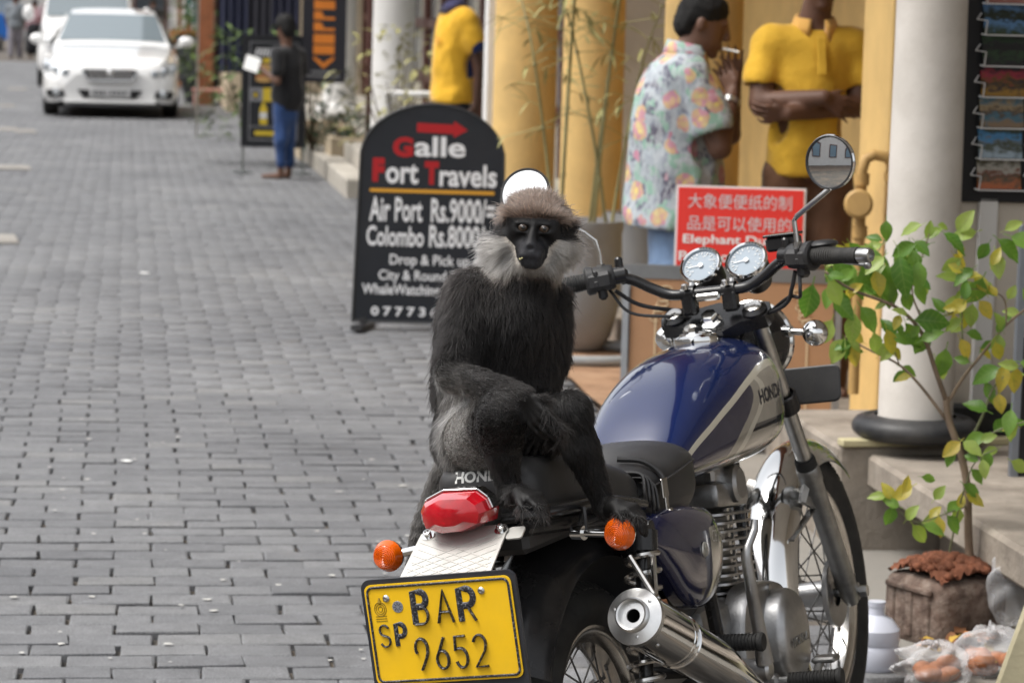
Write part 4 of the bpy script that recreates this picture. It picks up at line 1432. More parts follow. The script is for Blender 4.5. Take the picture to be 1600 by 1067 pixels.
# ================================================================== MONKEY
def PV(px, py, Y): return np.array(P(px, py, Y))
HC_ = PV(835, 362, 5.02)                              # middle of the head
def HD(x, z, t): return HC_ + np.array([x, -t, z - 0.03 * x]) * 0.001 if False else HC_ + np.array([x * 0.001, -t * 0.001, z * 0.001 - 0.03 * x * 0.001])
B = Body(0.0030, 0.03)
pel, bel, che, nec = PV(752, 692, 5.09), PV(772, 600, 5.08), PV(792, 500, 5.05), PV(815, 425, 5.05)
B.cone(pel, bel, 0.066, 0.080, 0.03)
B.cone(bel, che, 0.080, 0.070, 0.03)
B.cone(che, nec, 0.070, 0.050, 0.03)
B.cone(PV(740, 610, 5.10), PV(735, 500, 5.08), 0.062, 0.055, 0.04)      # curved back
B.cone(PV(850, 500, 5.08), PV(840, 590, 5.07), 0.030, 0.030, 0.04)
B.cone(nec, HC_ + np.array([0, 0.03, 0.0]), 0.05, 0.045, 0.03)
# right arm (nearer, picture left)
sR, eR, wR = PV(737, 462, 5.03), PV(708, 585, 4.97), PV(818, 618, 4.845)
B.cone(sR, eR, 0.042, 0.028, 0.03); B.cone(eR, wR, 0.027, 0.0155, 0.012)
# left arm
sL, eL, wL = PV(858, 470, 5.08), PV(866, 565, 5.10), PV(850, 648, 5.03)
B.cone(sL, eL, 0.034, 0.024, 0.02); B.cone(eL, wL, 0.022, 0.016, 0.012)
# legs
hR, kR, aR = PV(742, 690, 5.05), PV(782, 655, 4.86), PV(796, 772, 4.88)
B.cone(hR, kR, 0.062, 0.040, 0.03); B.cone(kR, PV(784, 700, 4.87), 0.038, 0.030, 0.015); B.cone(PV(784, 700, 4.87), aR, 0.030, 0.016, 0.012)
hL, kL, aL = PV(800, 690, 5.12), PV(890, 645, 4.98), PV(945, 790, 4.99)
B.cone(hL, kL, 0.055, 0.034, 0.03); B.cone(kL, PV(908, 700, 4.98), 0.034, 0.029, 0.015); B.cone(PV(908, 700, 4.98), aL, 0.029, 0.017, 0.012)
B.ball(PV(722, 690, 5.09), 0.050, 0.03)
# tail
tail = catmull([P(712, 706, 5.13), P(690, 745, 5.15), P(672, 790, 5.15), P(655, 840, 5.14), P(648, 905, 5.13), P(655, 1000, 5.14), P(690, 1090, 5.15), P(730, 1140, 5.17)], 3)
nT = len(tail)
for i in range(nT - 1):
    B.cone(tail[i], tail[i + 1], 0.021 - 0.011 * i / nT, 0.021 - 0.011 * (i + 1) / nT, 0.02 if i == 0 else 0.004)
# head
B.ball(HD(0, 14, -22), (0.050, 0.055, 0.044), 0.012)
B.cone(HD(-36, 23, 18), HD(34, 23, 20), 0.013, 0.013, 0.012)
B.cone(HD(-30, 4, 22), HD(-40, -14, 4), 0.014, 0.016, 0.012); B.cone(HD(28, 4, 22), HD(40, -14, 4), 0.014, 0.016, 0.012)
B.ball(HD(-6, -31, 26), (0.024, 0.030, 0.024), 0.014)
B.cone(HD(-2, 12, 32), HD(-6, -20, 48), 0.008, 0.0085, 0.008)
B.cone(HD(-9.5, -21, 49), HD(-3, -21, 50), 0.0052, 0.0052, 0.003)
B.cone(HD(-18, -38, 47), HD(6, -38, 47), 0.0075, 0.0075, 0.006)          # upper lip
B.cone(HD(-15, -47.5, 44), HD(3, -47.5, 44), 0.0068, 0.0068, 0.004)      # lower lip
for s_ in (-1, 1): B.ball(HD(42 * s_ - 2, -24, -4), (0.024, 0.026, 0.026), 0.02)
B.ball(HD(-4, -62, 4), (0.036, 0.030, 0.022), 0.025)
B.ball(HD(-6, -53, 34), (0.015, 0.014, 0.012), 0.01)
for x in (-20, 16):
    B.ball(HD(x, 8.5, 42), (0.0115, 0.0120, 0.0080), 0.006, sub=True)
    B.cone(HD(x - 8, 1, 33.5), HD(x + 8, 1, 33.5), 0.0032, 0.0032, 0.003)      # lower lid bag
    B.cone(HD(x - 8.5, 15.5, 34.5), HD(x + 8.5, 15.5, 34.5), 0.0034, 0.0034, 0.003)
for x in (-9.6, -2.6):
    B.cone(HD(x, -20, 57), HD(x + (1.2 if x < -6 else -1.2), -25.5, 54), 0.0019, 0.0026, 0.0015, sub=True)
B.cone(HD(-20, -43.2, 55), HD(8, -43.6, 55), 0.0022, 0.0022, 0.002, sub=True)
for s_ in (-1, 1):                                                       # ears
    B.ball(HD(52 * s_ + 3, 10, -10), (0.010 if s_ > 0 else 0.006, 0.006, 0.012), 0.008)
# hands and feet
hd = PV(846, 662, 4.83) - wR
hand(B, wR, hd, np.array([0.75, -0.5, 0.45]), 0.006, 0.62, 0.55, rf=0.0088, palm=0.075, fl=(0.075, 0.085, 0.082, 0.066), thumb=0.04, thumb_side=-1, spread=0.05)
hand(B, wL, np.array([-0.25, -0.35, -0.85]), np.array([-0.8, -0.4, 0.0]), 0.006, 0.62, 0.7, rf=0.0088, palm=0.075, fl=(0.075, 0.085, 0.082, 0.066), thumb=0.04, thumb_side=1, spread=0.05)
fR = PV(832, 788, 4.80)
B.cone(aR, fR + np.array([-0.02, 0.03, 0.012]), 0.017, 0.015, 0.01)
hand(B, fR + np.array([-0.022, 0.03, 0.014]), np.array([0.75, -0.65, -0.10]), np.array([-0.45, -0.6, -0.1]), 0.006, 0.72, 1.25, rf=0.0090, palm=0.045, fl=(0.068, 0.074, 0.070, 0.060), thumb=0.05, thumb_side=1, spread=0.05)
fL = PV(982, 806, 4.93)
B.cone(aL, fL + np.array([-0.02, 0.02, 0.012]), 0.017, 0.015, 0.01)
hand(B, fL + np.array([-0.022, 0.022, 0.014]), np.array([0.80, -0.55, -0.08]), np.array([-0.45, -0.6, -0.1]), 0.006, 0.72, 1.2, rf=0.0090, palm=0.045, fl=(0.068, 0.074, 0.070, 0.060), thumb=0.05, thumb_side=1, spread=0.05)
MV, MF_ = B.mesh()
MV = relax(MV, MF_, 1, 0.4)
MN = vert_normals(MV, MF_)
MO = np.array([pel[0], pel[1], float(pel[2]) - 0.07])

def head_local(p):
    d = (p - HC_) * 1000
    return d[:, 0], d[:, 2] + 0.03 * d[:, 0], -d[:, 1]
def smooth(a, b, x):
    t = np.clip((x - a) / (b - a), 0, 1)
    return t * t * (3 - 2 * t)
def capd(p, a, b):
    ab = b - a; t = np.clip(((p - a) @ ab) / (ab @ ab), 0, 1)
    return np.linalg.norm(p - a - t[:, None] * ab, axis=1)
def masks(p):
    x, z, t = head_local(p)
    near = (np.sqrt(x * x + z * z + (t) ** 2 * 0.8) < 92) & (z > -75)
    xc = x + 4
    # bare mask of the face
    half = np.interp(z, [-62, -54, -40, -24, -12, 0, 12, 24, 32], [8, 18, 26, 29, 41, 49, 50, 42, 20])
    face = near & (np.abs(xc) < half) & (t > 6) & (z < 24) & (z > -60)
    temple = near & ~face & (z > -9) & (z < 16) & (t > -34)
    cap = near & (z >= 17) & ~face & ~temple | near & (z > 0) & (t <= -32)
    cheek = near & ~face & (z <= -4) & (t > -62)
    dig = np.minimum.reduce([capd(p, PV(826, 632, 4.845), PV(852, 680, 4.83)) - 0.004, capd(p, PV(826, 785, 4.82), PV(838, 830, 4.8)) - 0.012, capd(p, PV(972, 805, 4.95), PV(1000, 835, 4.93)) - 0.014,
                             capd(p, wL + np.array([-0.004, -0.006, -0.02]), wL + np.array([-0.025, -0.035, -0.08]))])
    return face, temple, cap, cheek, dig < 0.022
def tone(p):
    """colour of skin and hair at places p"""
    x, z, t = head_local(p)
    face, temple, cap, cheek, dig = masks(p)
    n = len(p)
    c = np.tile(np.array([0.0040, 0.0035, 0.0034]), (n, 1))
    # warmer, browner hair on the shoulders and forearm
    g1 = smooth(0.07, 0.0, capd(p, eR, wR))[:, None]
    c = c * (1 - 0.5 * g1) + np.array([0.006, 0.0042, 0.0036]) * 0.5 * g1
    g2 = smooth(0.10, 0.0, np.linalg.norm(p - PV(760, 440, 5.05), axis=1))[:, None]
    c = c * (1 - 0.6 * g2) + np.array([0.016, 0.013, 0.0115]) * 0.6 * g2
    # grey rump and outer thigh
    g3 = (smooth(0.105, 0.03, capd(p, PV(725, 645, 4.98), PV(730, 715, 4.98)))[:, None])
    c = c * (1 - g3) + np.array([0.15, 0.143, 0.134]) * g3
    g4 = smooth(0.055, 0.02, capd(p, PV(690, 690, 5.12), PV(712, 740, 5.10)))[:, None]
    c = c * (1 - g4) + np.array([0.16, 0.155, 0.145]) * g4
    g5 = smooth(0.05, 0.02, capd(p, PV(760, 640, 4.93), PV(780, 690, 4.90)))[:, None] * 0.25
    c = c * (1 - g5) + np.array([0.06, 0.056, 0.053]) * g5
    tl = capd(p, np.array(tail[2]), np.array(tail[10]))
    g6 = smooth(0.045, 0.02, tl)[:, None] * 0.5
    c = c * (1 - g6) + np.array([0.07, 0.065, 0.06]) * g6
    c[cap] = np.array([0.056, 0.038, 0.029])
    w = smooth(60, 25, np.abs(x + 4)) if False else np.ones(n)
    fade = smooth(-74, -40, z + 0.10 * np.abs(x))                 # beard darkens to brown lower down
    out = smooth(30, 62, np.abs(x))
    ch = np.array([0.44, 0.40, 0.35])[None] * (1 - 0.25 * out[:, None]) * fade[:, None] + np.array([0.035, 0.024, 0.019])[None] * (1 - fade[:, None])
    c[cheek] = ch[cheek]
    c[temple] = np.array([0.004, 0.0036, 0.0036])
    c[face] = (np.array([0.0048, 0.0046, 0.0050])[None] + np.array([0.017, 0.0175, 0.021])[None] * (smooth(-4, -20, z) * smooth(34, 12, np.abs(x + 4)))[:, None])[face]
    c[dig] = np.array([0.008, 0.0075, 0.0075])
    return c
m, nt, pb = _new('monkey_skin')
at = nt.nodes.new('ShaderNodeAttribute'); at.attribute_name = 'tone'
mot = _ramp(nt, _noise(nt, _coord(nt), 180, 4), [(0.3, (0.7, 0.7, 0.7)), (0.7, (1.25, 1.25, 1.25))])
nt.links.new(_mixcol(nt, 1.0, at.outputs['Color'], mot, 'MULTIPLY'), pb.inputs['Base Color'])
pb.inputs['Roughness'].default_value = 0.55
pb.inputs['Specular IOR Level'].default_value = 0.3
bn = nt.nodes.new('ShaderNodeBump'); bn.inputs['Strength'].default_value = 0.5; bn.inputs['Distance'].default_value = 0.002
nt.links.new(_noise(nt, _coord(nt), 420, 5), bn.inputs['Height']); nt.links.new(bn.outputs[0], pb.inputs['Normal'])
MSKIN = m
monkey = np_object('langur', MV - MO, MF_, MSKIN, mw=Vector(MO))
tag(monkey, 'black langur monkey with a pale beard sitting on the rear seat of the motorcycle', 'monkey')
tc = tone(MV)
a = monkey.data.color_attributes.new('tone', 'FLOAT_COLOR', 'POINT')
a.data.foreach_set('color', np.concatenate([tc, np.ones((len(tc), 1))], 1).astype(np.float32).ravel())
# eyes
EYE = M('eye_dark', (0.050, 0.034, 0.024), 0.06, coat=0.5, spec=0.5)
for x in (-20, 16):
    b = MB(); b.sphere(HD(x, 8.0, 29.8) - MO, 0.0092, 20, 14)
    e = b.build('eye', EYE, monkey)
    b = MB(); b.sphere(HD(x + 0.4, 8.2, 37.0) - MO, (0.0040, 0.0024, 0.0040), 14, 8)
    b.build('pupil', M('pupil', (0.002, 0.002, 0.002), 0.03, coat=1.0), e)
b = MB(); b.sphere(HD(-23, -43.5, 52) - MO, (0.0024, 0.0018, 0.0018), 8, 6); b.sphere(HD(-20, -41.5, 54) - MO, (0.0016, 0.0014, 0.0012), 8, 6)
b.build('food_crumb', M('crumb', (0.45, 0.42, 0.22), 0.6), monkey)

# ---- fur: single hairs as curves
tri = np.concatenate([MF_[:, [0, 1, 2]], MF_[:, [0, 2, 3]]])
A_, B_, C_ = MV[tri[:, 0]], MV[tri[:, 1]], MV[tri[:, 2]]
area = 0.5 * np.linalg.norm(np.cross(B_ - A_, C_ - A_), axis=1)
cen = (A_ + B_ + C_) / 3
face, temple, cap, cheek, dig = masks(cen)
dens = np.ones(len(cen))
dens[face] = 0.0
xh, zh, th_ = head_local(cen)
dens[face & (zh > 20)] = 1.0
dens[dig] = 0.0
dens[cap] = 2.6; dens[cheek] = 3.2; dens[temple] = 1.6
pr = area * dens
NH = 120000
pick = rng.choice(len(pr), NH, p=pr / pr.sum())
r1, r2 = np.sqrt(rng.random(NH)), rng.random(NH)
w0, w1, w2 = 1 - r1, r1 * (1 - r2), r1 * r2
R0 = A_[pick] * w0[:, None] + B_[pick] * w1[:, None] + C_[pick] * w2[:, None]
NN = (MN[tri[pick, 0]] * w0[:, None] + MN[tri[pick, 1]] * w1[:, None] + MN[tri[pick, 2]] * w2[:, None])
NN /= np.linalg.norm(NN, axis=1, keepdims=True) + 1e-9
face, temple, cap, cheek, dig = masks(R0)
x, z, t = head_local(R0)
L = np.full(NH, 0.024)
comb = np.tile(np.array([-0.05, 0.1, -1.0]), (NH, 1))
lift = np.full(NH, 0.45)
# limbs: hair runs along the limb
def along(a, b, rad, ln, lf):
    d = capd(R0, a, b); k = d < rad
    comb[k] = (b - a) / np.linalg.norm(b - a); L[k] = ln; lift[k] = lf
along(eR, wR, 0.045, 0.015, 0.30); along(eL, wL, 0.03, 0.014, 0.3)
along(kR, aR, 0.045, 0.013, 0.30); along(kL, aL, 0.045, 0.013, 0.30)
along(hR, kR, 0.06, 0.014, 0.30)
for i in range(0, nT - 1): along(np.array(tail[i]), np.array(tail[i + 1]), 0.023, 0.012, 0.25)
k = np.linalg.norm(R0 - PV(722, 690, 5.09), axis=1) < 0.07
L[k] = 0.012
# head
hx = np.stack([x, t, z], 1)
outw = np.stack([np.sign(x + 4) * np.ones(NH), np.zeros(NH), np.zeros(NH)], 1)
L[cap] = 0.027; lift[cap] = 0.75
comb[cap] = (np.stack([0.012 * x[cap], 0.75 + 0 * x[cap], 0.30 + 0 * x[cap]], 1))
fr_ = cap & (t > 0)
comb[fr_] = np.stack([0.016 * x[fr_], 0.0 + 0 * x[fr_], 0.75 + 0 * x[fr_]], 1); L[fr_] = 0.019
side_ = cap & (np.abs(x) > 36)
comb[side_] = np.stack([np.sign(x[side_]) * 1.0, 0.25 + 0 * x[side_], 0.22 + 0 * x[side_]], 1); L[side_] = 0.024
L[temple] = 0.021; lift[temple] = 0.35
comb[temple] = np.stack([np.sign(x[temple] + 4) * 1.0, 0.35 + 0 * x[temple], 0.05 + 0.0 * x[temple]], 1)
L[cheek] = np.interp(np.abs(x[cheek] + 4), [10, 25, 45, 60], [0.014, 0.019, 0.030, 0.037]) * np.where(x[cheek] < 0, 1.12, 0.85)
lift[cheek] = 0.55
down = smooth(-10, -60, z)
comb[cheek] = np.stack([np.sign(x[cheek] + 4) * (1.0 - 0.55 * down[cheek]) * np.clip(np.abs(x[cheek] + 4) / 28, 0, 1), 0.30 + 0 * x[cheek], -0.18 - 0.85 * down[cheek]], 1)
rim = cheek & (np.abs(x + 4) < 27) & (t > 10)
L[rim] = 0.012
fb = face
L[fb] = 0.004
L *= rng.uniform(0.65, 1.2, NH)
comb += rng.normal(0, 0.22, comb.shape)
L *= np.where(rng.random(NH) < 0.06, 1.5, 1.0)
tang = comb - NN * (comb * NN).sum(1, keepdims=True)
tang /= np.linalg.norm(tang, axis=1, keepdims=True) + 1e-9
KP = 5
pts = np.zeros((NH, KP, 3))
p = R0 - NN * 0.001
pts[:, 0] = p
grav = np.array([0, 0, -1.0])
_cells = np.floor(R0 / 0.011).astype(np.int64)
_hash = (_cells[:, 0] * 73856093 ^ _cells[:, 1] * 19349663 ^ _cells[:, 2] * 83492791) % 4096
cl = rng.normal(0, 0.09, (NH, 3)) + rng.normal(0, 0.20, (4096, 3))[_hash]
for j in range(1, KP):
    f = j / (KP - 1)
    d = NN * (lift * (1.25 - 0.75 * f))[:, None] + tang * (0.55 + 0.7 * f) + grav * (0.10 * f) + cl * f
    d /= np.linalg.norm(d, axis=1, keepdims=True)
    p = p + d * (L / (KP - 1))[:, None]
    pts[:, j] = p
hc = tone(R0)
hc *= np.where((np.minimum.reduce([capd(R0, eR, wR), capd(R0, kL, aL), capd(R0, kR, aR), capd(R0, hL, kL)]) < 0.05), 0.62, 1.0)[:, None]
hc *= np.where(cheek[:, None], rng.uniform(0.82, 1.15, (NH, 1)), np.exp(rng.normal(0, 0.55, (NH, 1))))
tip = np.ones((NH, KP, 3)) * hc[:, None, :]
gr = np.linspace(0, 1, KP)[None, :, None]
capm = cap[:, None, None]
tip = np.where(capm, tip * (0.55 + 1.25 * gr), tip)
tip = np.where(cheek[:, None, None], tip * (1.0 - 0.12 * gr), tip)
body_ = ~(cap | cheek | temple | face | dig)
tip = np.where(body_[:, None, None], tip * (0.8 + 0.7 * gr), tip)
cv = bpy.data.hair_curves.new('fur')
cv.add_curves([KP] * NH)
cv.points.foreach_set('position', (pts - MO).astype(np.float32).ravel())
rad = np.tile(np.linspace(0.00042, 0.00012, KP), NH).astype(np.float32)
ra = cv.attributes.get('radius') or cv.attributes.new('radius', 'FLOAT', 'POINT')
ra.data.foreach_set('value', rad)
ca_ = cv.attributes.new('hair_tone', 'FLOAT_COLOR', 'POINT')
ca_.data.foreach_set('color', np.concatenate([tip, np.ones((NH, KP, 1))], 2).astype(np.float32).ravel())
m, nt, pb = _new('fur')
nt.nodes.remove(pb)
hb_ = nt.nodes.new('ShaderNodeBsdfHairPrincipled')
hb_.parametrization = 'COLOR'
at = nt.nodes.new('ShaderNodeAttribute'); at.attribute_name = 'hair_tone'
nt.links.new(at.outputs['Color'], hb_.inputs['Color'])
hb_.inputs['Roughness'].default_value = 0.5
hb_.inputs['IOR'].default_value = 1.40
hb_.inputs['Radial Roughness'].default_value = 0.5
nt.links.new(hb_.outputs[0], nt.nodes['Material Output'].inputs['Surface'])
cv.materials.append(m)
fur = bpy.data.objects.new('fur', cv)
COL.objects.link(fur); fur.parent = monkey
# ================================================================== STREET
GROUND = M('earth', (0.17, 0.13, 0.10), 0.95, var=0.3, vscale=3, bump=0.4, bscale=30)
b = MB()
n = 10
gx = np.linspace(-150, 150, n); gy = np.linspace(-60, 400, n)
b.add([(x, y, -0.03) for y in gy for x in gx], [(j * n + i, j * n + i + 1, (j + 1) * n + i + 1, (j + 1) * n + i) for j in range(n - 1) for i in range(n - 1)])
tag(b.build('ground', GROUND), kind='structure')
STW = st_matrix(0, 0)
street = empty('street', STW)
tag(street, kind='structure')
SAND = M('joint_sand', (0.075, 0.068, 0.060), 0.95, var=0.4, vscale=12, bump=0.4, bscale=80, dirt=(0.24, 0.18, 0.12), dscale=1.3, damt=0.6)
b = MB()
b.add([(-9.5, -12, -0.018), (-0.5, -12, -0.018), (-0.5, 130, -0.018), (-9.5, 130, -0.018)], [(0, 1, 2, 3)])
b.build('bedding', SAND, street)

def paver_mat(name, per_object):
    m, nt, pb = _new(name)
    vec = _coord(nt)
    if per_object:
        r = nt.nodes.new('ShaderNodeObjectInfo').outputs['Random']
    else:
        a = nt.nodes.new('ShaderNodeAttribute'); a.attribute_name = 'brick_tone'; r = a.outputs['Fac']
    gpos = nt.nodes.new('ShaderNodeNewGeometry').outputs['Position']
    big = _noise(nt, gpos, 0.55, 5)
    base = _ramp(nt, r, [(0.0, (0.119, 0.122, 0.129)), (0.5, (0.139, 0.142, 0.149)), (0.9, (0.156, 0.159, 0.165)), (1.0, (0.168, 0.169, 0.170))])
    c = _mixcol(nt, 1.0, base, _ramp(nt, big, [(0.28, (0.78, 0.78, 0.79)), (0.72, (1.20, 1.19, 1.17))]), 'MULTIPLY')
    f = _noise(nt, gpos, 14, 6, 0.65)
    c = _mixcol(nt, 1.0, c, _ramp(nt, f, [(0.25, (0.78, 0.78, 0.78)), (0.7, (1.2, 1.2, 1.2))]), 'MULTIPLY')
    sp = _ramp(nt, _noise(nt, gpos, 240, 3, 0.7), [(0.32, (0.55, 0.55, 0.55)), (0.5, (1, 1, 1)), (0.68, (1.5, 1.5, 1.5))])
    c = _mixcol(nt, 1.0, c, sp, 'MULTIPLY')
    st = _ramp(nt, _noise(nt, gpos, 2.2, 7, 0.7), [(0.64, (0, 0, 0)), (0.74, (0.45, 0.45, 0.45))])
    oil = _ramp(nt, _noise(nt, gpos, 1.1, 6, 0.65), [(0.30, (0.55, 0.55, 0.55)), (0.40, (0, 0, 0))])
    c = _mixcol(nt, oil, c, (0.06, 0.06, 0.062))
    c = _mixcol(nt, st, c, (0.26, 0.235, 0.20))
    nt.links.new(c, pb.inputs['Base Color'])
    pb.inputs['Roughness'].default_value = 0.72
    bn = nt.nodes.new('ShaderNodeBump'); bn.inputs['Strength'].default_value = 0.5; bn.inputs['Distance'].default_value = 0.003
    nt.links.new(_noise(nt, gpos, 130, 6, 0.7), bn.inputs['Height']); nt.links.new(bn.outputs[0], pb.inputs['Normal'])
    return m
PAV_A, PAV_B = paver_mat('paver_single', True), paver_mat('paver_mass', False)
PU, PVW = 0.125, 0.215
br = []
_inv = STW.inverted()
def screen(p):
    q = Vector(p) - Vector((0, 0, CAM_H))
    d = q.y * cos(PITCH) - q.z * sin(PITCH); up = q.y * sin(PITCH) + q.z * cos(PITCH)
    u, v = q.x / d * 4630, -up / d * 4630
    c, s = cos(ROLL), sin(ROLL)
    return 800 + u * c - v * s, 533.5 + u * s + v * c
row = 0
u = -2.6
shift = 0.0
while u < 62:
    vmax = -0.5 - PVW * 0.5
    Yr = 8.82 + u * 0.9914
    vmin = max(-9.0, -(1.27 + 0.19 * Yr + 0.6))
    off = (PVW / 2) * (row % 2) + rng.normal(0, 0.006)
    v = vmax - off
    wob = 0.012 * sin(u * 0.9) + 0.008 * sin(u * 2.3)
    while v > vmin:
        br.append((u + wob + 0.010 * sin(v * 1.7) + rng.normal(0, 0.0022), v + rng.normal(0, 0.0025)))
        v -= PVW
    u += PU; row += 1
br = np.array(br)
Wp = [S(q[0], q[1]) for q in br]
sc_ = np.array([screen(p) for p in Wp])
size = 1.0 / np.array([p.y for p in Wp])
vis = (sc_[:, 0] > -40) & (sc_[:, 0] < 700) & (sc_[:, 1] < 1085)
order = np.argsort(np.where(vis, -size, 0))
single = set(order[:300].tolist())
def brick_verts(du=PU - 0.0105, dv=PVW - 0.0075, h=0.03, ch=0.004):
    a, c = dv / 2, du / 2
    top = [(-a + ch, -c + ch, 0), (a - ch, -c + ch, 0), (a - ch, c - ch, 0), (-a + ch, c - ch, 0)]
    mid = [(-a, -c, -ch * 0.8), (a, -c, -ch * 0.8), (a, c, -ch * 0.8), (-a, c, -ch * 0.8)]
    bot = [(-a, -c, -h), (a, -c, -h), (a, c, -h), (-a, c, -h)]
    fs = [(0, 1, 2, 3)] + [(4 + i, 4 + (i + 1) % 4, (i + 1) % 4, i) for i in range(4)] + [(8 + i, 8 + (i + 1) % 4, 4 + (i + 1) % 4, 4 + i) for i in range(4)]
    return top + mid + bot, fs
variants = []
for k in range(5):
    vs, fs = brick_verts()
    vs = [(x + rng.normal(0, 0.0018), y + rng.normal(0, 0.0018), z + (rng.normal(0, 0.0005) if i < 8 else 0)) for i, (x, y, z) in enumerate(vs)]
    me = bpy.data.meshes.new('paver'); me.from_pydata(vs, [], fs); me.materials.append(PAV_A); me.update()
    variants.append(me)
for i in order[:300]:
    o = bpy.data.objects.new('paver', variants[int(rng.integers(5))])
    COL.objects.link(o); o.parent = street
    o.location = (br[i, 1], br[i, 0], rng.normal(0, 0.0014))
    o.rotation_euler = (rng.normal(0, 0.006), rng.normal(0, 0.003), rng.normal(0, 0.006) + (pi if rng.random() < 0.5 else 0))
rest = np.array([i for i in range(len(br)) if i not in single])
vs, fs = brick_verts()
vs = np.array(vs); fs = np.array(fs)
nb_ = len(rest)
Vb = np.repeat(vs[None], nb_, 0)
tx, ty = rng.normal(0, 0.005, nb_), rng.normal(0, 0.003, nb_)
Vb[:, :, 2] += Vb[:, :, 1] * tx[:, None] + Vb[:, :, 0] * ty[:, None] + rng.normal(0, 0.0012, nb_)[:, None]
Vb[:, :, :2] += np.tile(rng.normal(0, 0.0015, (nb_, 4, 2)), (1, 3, 1))
Vb[:, :, 0] += br[rest, 1][:, None]; Vb[:, :, 1] += br[rest, 0][:, None]
Fb = (fs[None] + (np.arange(nb_) * 12)[:, None, None]).reshape(-1, 4)
pm = np_object('pavers', Vb.reshape(-1, 3), Fb, PAV_B, street, smooth=False)
pm['kind'] = 'stuff'
at = pm.data.attributes.new('brick_tone', 'FLOAT', 'FACE')
at.data.foreach_set('value', np.repeat(rng.random(nb_), 9).astype(np.float32))
# pale drain slabs along the left of the street
CONC = M('concrete', (0.30, 0.285, 0.26), 0.9, var=0.2, vscale=5, bump=0.35, bscale=60, dirt=(0.14, 0.12, 0.10), dscale=2.5, damt=0.6)
CONC_L = M('pale_concrete', (0.42, 0.39, 0.34), 0.9, var=0.15, vscale=6, bump=0.3, bscale=60, dirt=(0.2, 0.18, 0.14), dscale=4, damt=0.5)
for (px, py, w, d) in ((8, 166, 0.28, 0.4), (40, 206, 0.24, 0.55), (6, 203, 0.34, 0.6), (10, 263, 0.44, 0.5), (-2, 375, 0.24, 0.62), (28, 140, 0.3, 0.5)):
    p = _inv @ G(px, py)
    b = MB(); b.box((0, 0, -0.01), (w, d, 0.05), None, 0, 0.008)
    b.build('drain_slab', CONC, street, mw=Matrix.Translation((p.x, p.y, 0.0)) @ Matrix.Rotation(0.08, 4, 'Z'))
# litter
WHITE_PAPER = M('white_paper', (0.75, 0.75, 0.73), 0.7)
def scrap(px, py, s, lab, seed):
    r = random.Random(seed)
    b = MB()
    pts = [(cos(a) * s * r.uniform(0.6, 1.1), sin(a) * s * 0.5 * r.uniform(0.6, 1.1), 0.004 + 0.02 * s * 8 * r.random()) for a in np.linspace(0, 2 * pi, 9)[:-1]]
    b.add([(0, 0, 0.004 + s * 0.2)] + pts, [(0, i + 1, (i + 1) % 8 + 1) for i in range(8)])
    o = b.build('paper_scrap', WHITE_PAPER, None, mw=G(px, py))
    tag(o, lab, 'litter')
scrap(197, 722, 0.030, 'crumpled white paper scrap lying alone on the grey paving', 1)
scrap(225, 428, 0.036, 'flat white paper strip on the paving further up the street', 2)
m_ = M('dropping_white', (0.5, 0.49, 0.46), 0.9)
b = MB()
for k in range(60):
    px, py = random.uniform(20, 640), random.uniform(480, 1050)
    p = G(px, py); r = random.uniform(0.005, 0.014)
    b.add([(p.x + cos(a) * r * random.uniform(0.5, 1.2), p.y + sin(a) * r * random.uniform(0.5, 1.3), 0.0055) for a in np.linspace(0, 2 * pi, 9)[:-1]], [tuple(range(8))])
tag(b.build('droppings', m_, None), kind='stuff')
# pavement strip on the right, with a patch of bare red soil
side = empty('pavement', STW)
tag(side, kind='structure')
PAVE = M('pavement_concrete', (0.24, 0.225, 0.20), 0.92, var=0.2, vscale=4, bump=0.35, bscale=50, dirt=(0.12, 0.10, 0.08), dscale=2, damt=0.6)
b = MB()
b.span((-0.5, -12, -0.2), (3.0, 2.6, 0.010), 0); b.span((-0.5, 6.6, -0.2), (3.0, 16.0, 0.02), 0)
b.build('slab', PAVE, side)
SOIL = M('red_soil', (0.30, 0.175, 0.10), 0.95, var=0.3, vscale=6, bump=0.7, bscale=25, dirt=(0.30, 0.22, 0.15), dscale=3, damt=0.5)
b = MB()
n = 14
b.add([(-0.5 + 3.5 * i / (n - 1), 2.6 + 4.0 * j / (n - 1), 0.004 + 0.012 * random.random()) for j in range(n) for i in range(n)],
      [(j * n + i, j * n + i + 1, (j + 1) * n + i + 1, (j + 1) * n + i) for j in range(n - 1) for i in range(n - 1)])
tag(b.build('soil_patch', SOIL, side), kind='stuff')
# raised kerb further along
b = MB()
for k in range(26):
    u0 = 15.6 + k * 1.25
    b.span((-0.62 - 0.004 * k * k * 0.3, u0, -0.1), (-0.42, u0 + 1.23, 0.16 + 0.004 * (k % 3)), 0, 0.01)
kb = b.build('kerb', CONC_L, side); kb['kind'] = 'stuff'
b = MB(); b.span((-0.42, 15.8, -0.1), (3.0, 70, 0.15))
b.build('raised_walk', CONC, side)

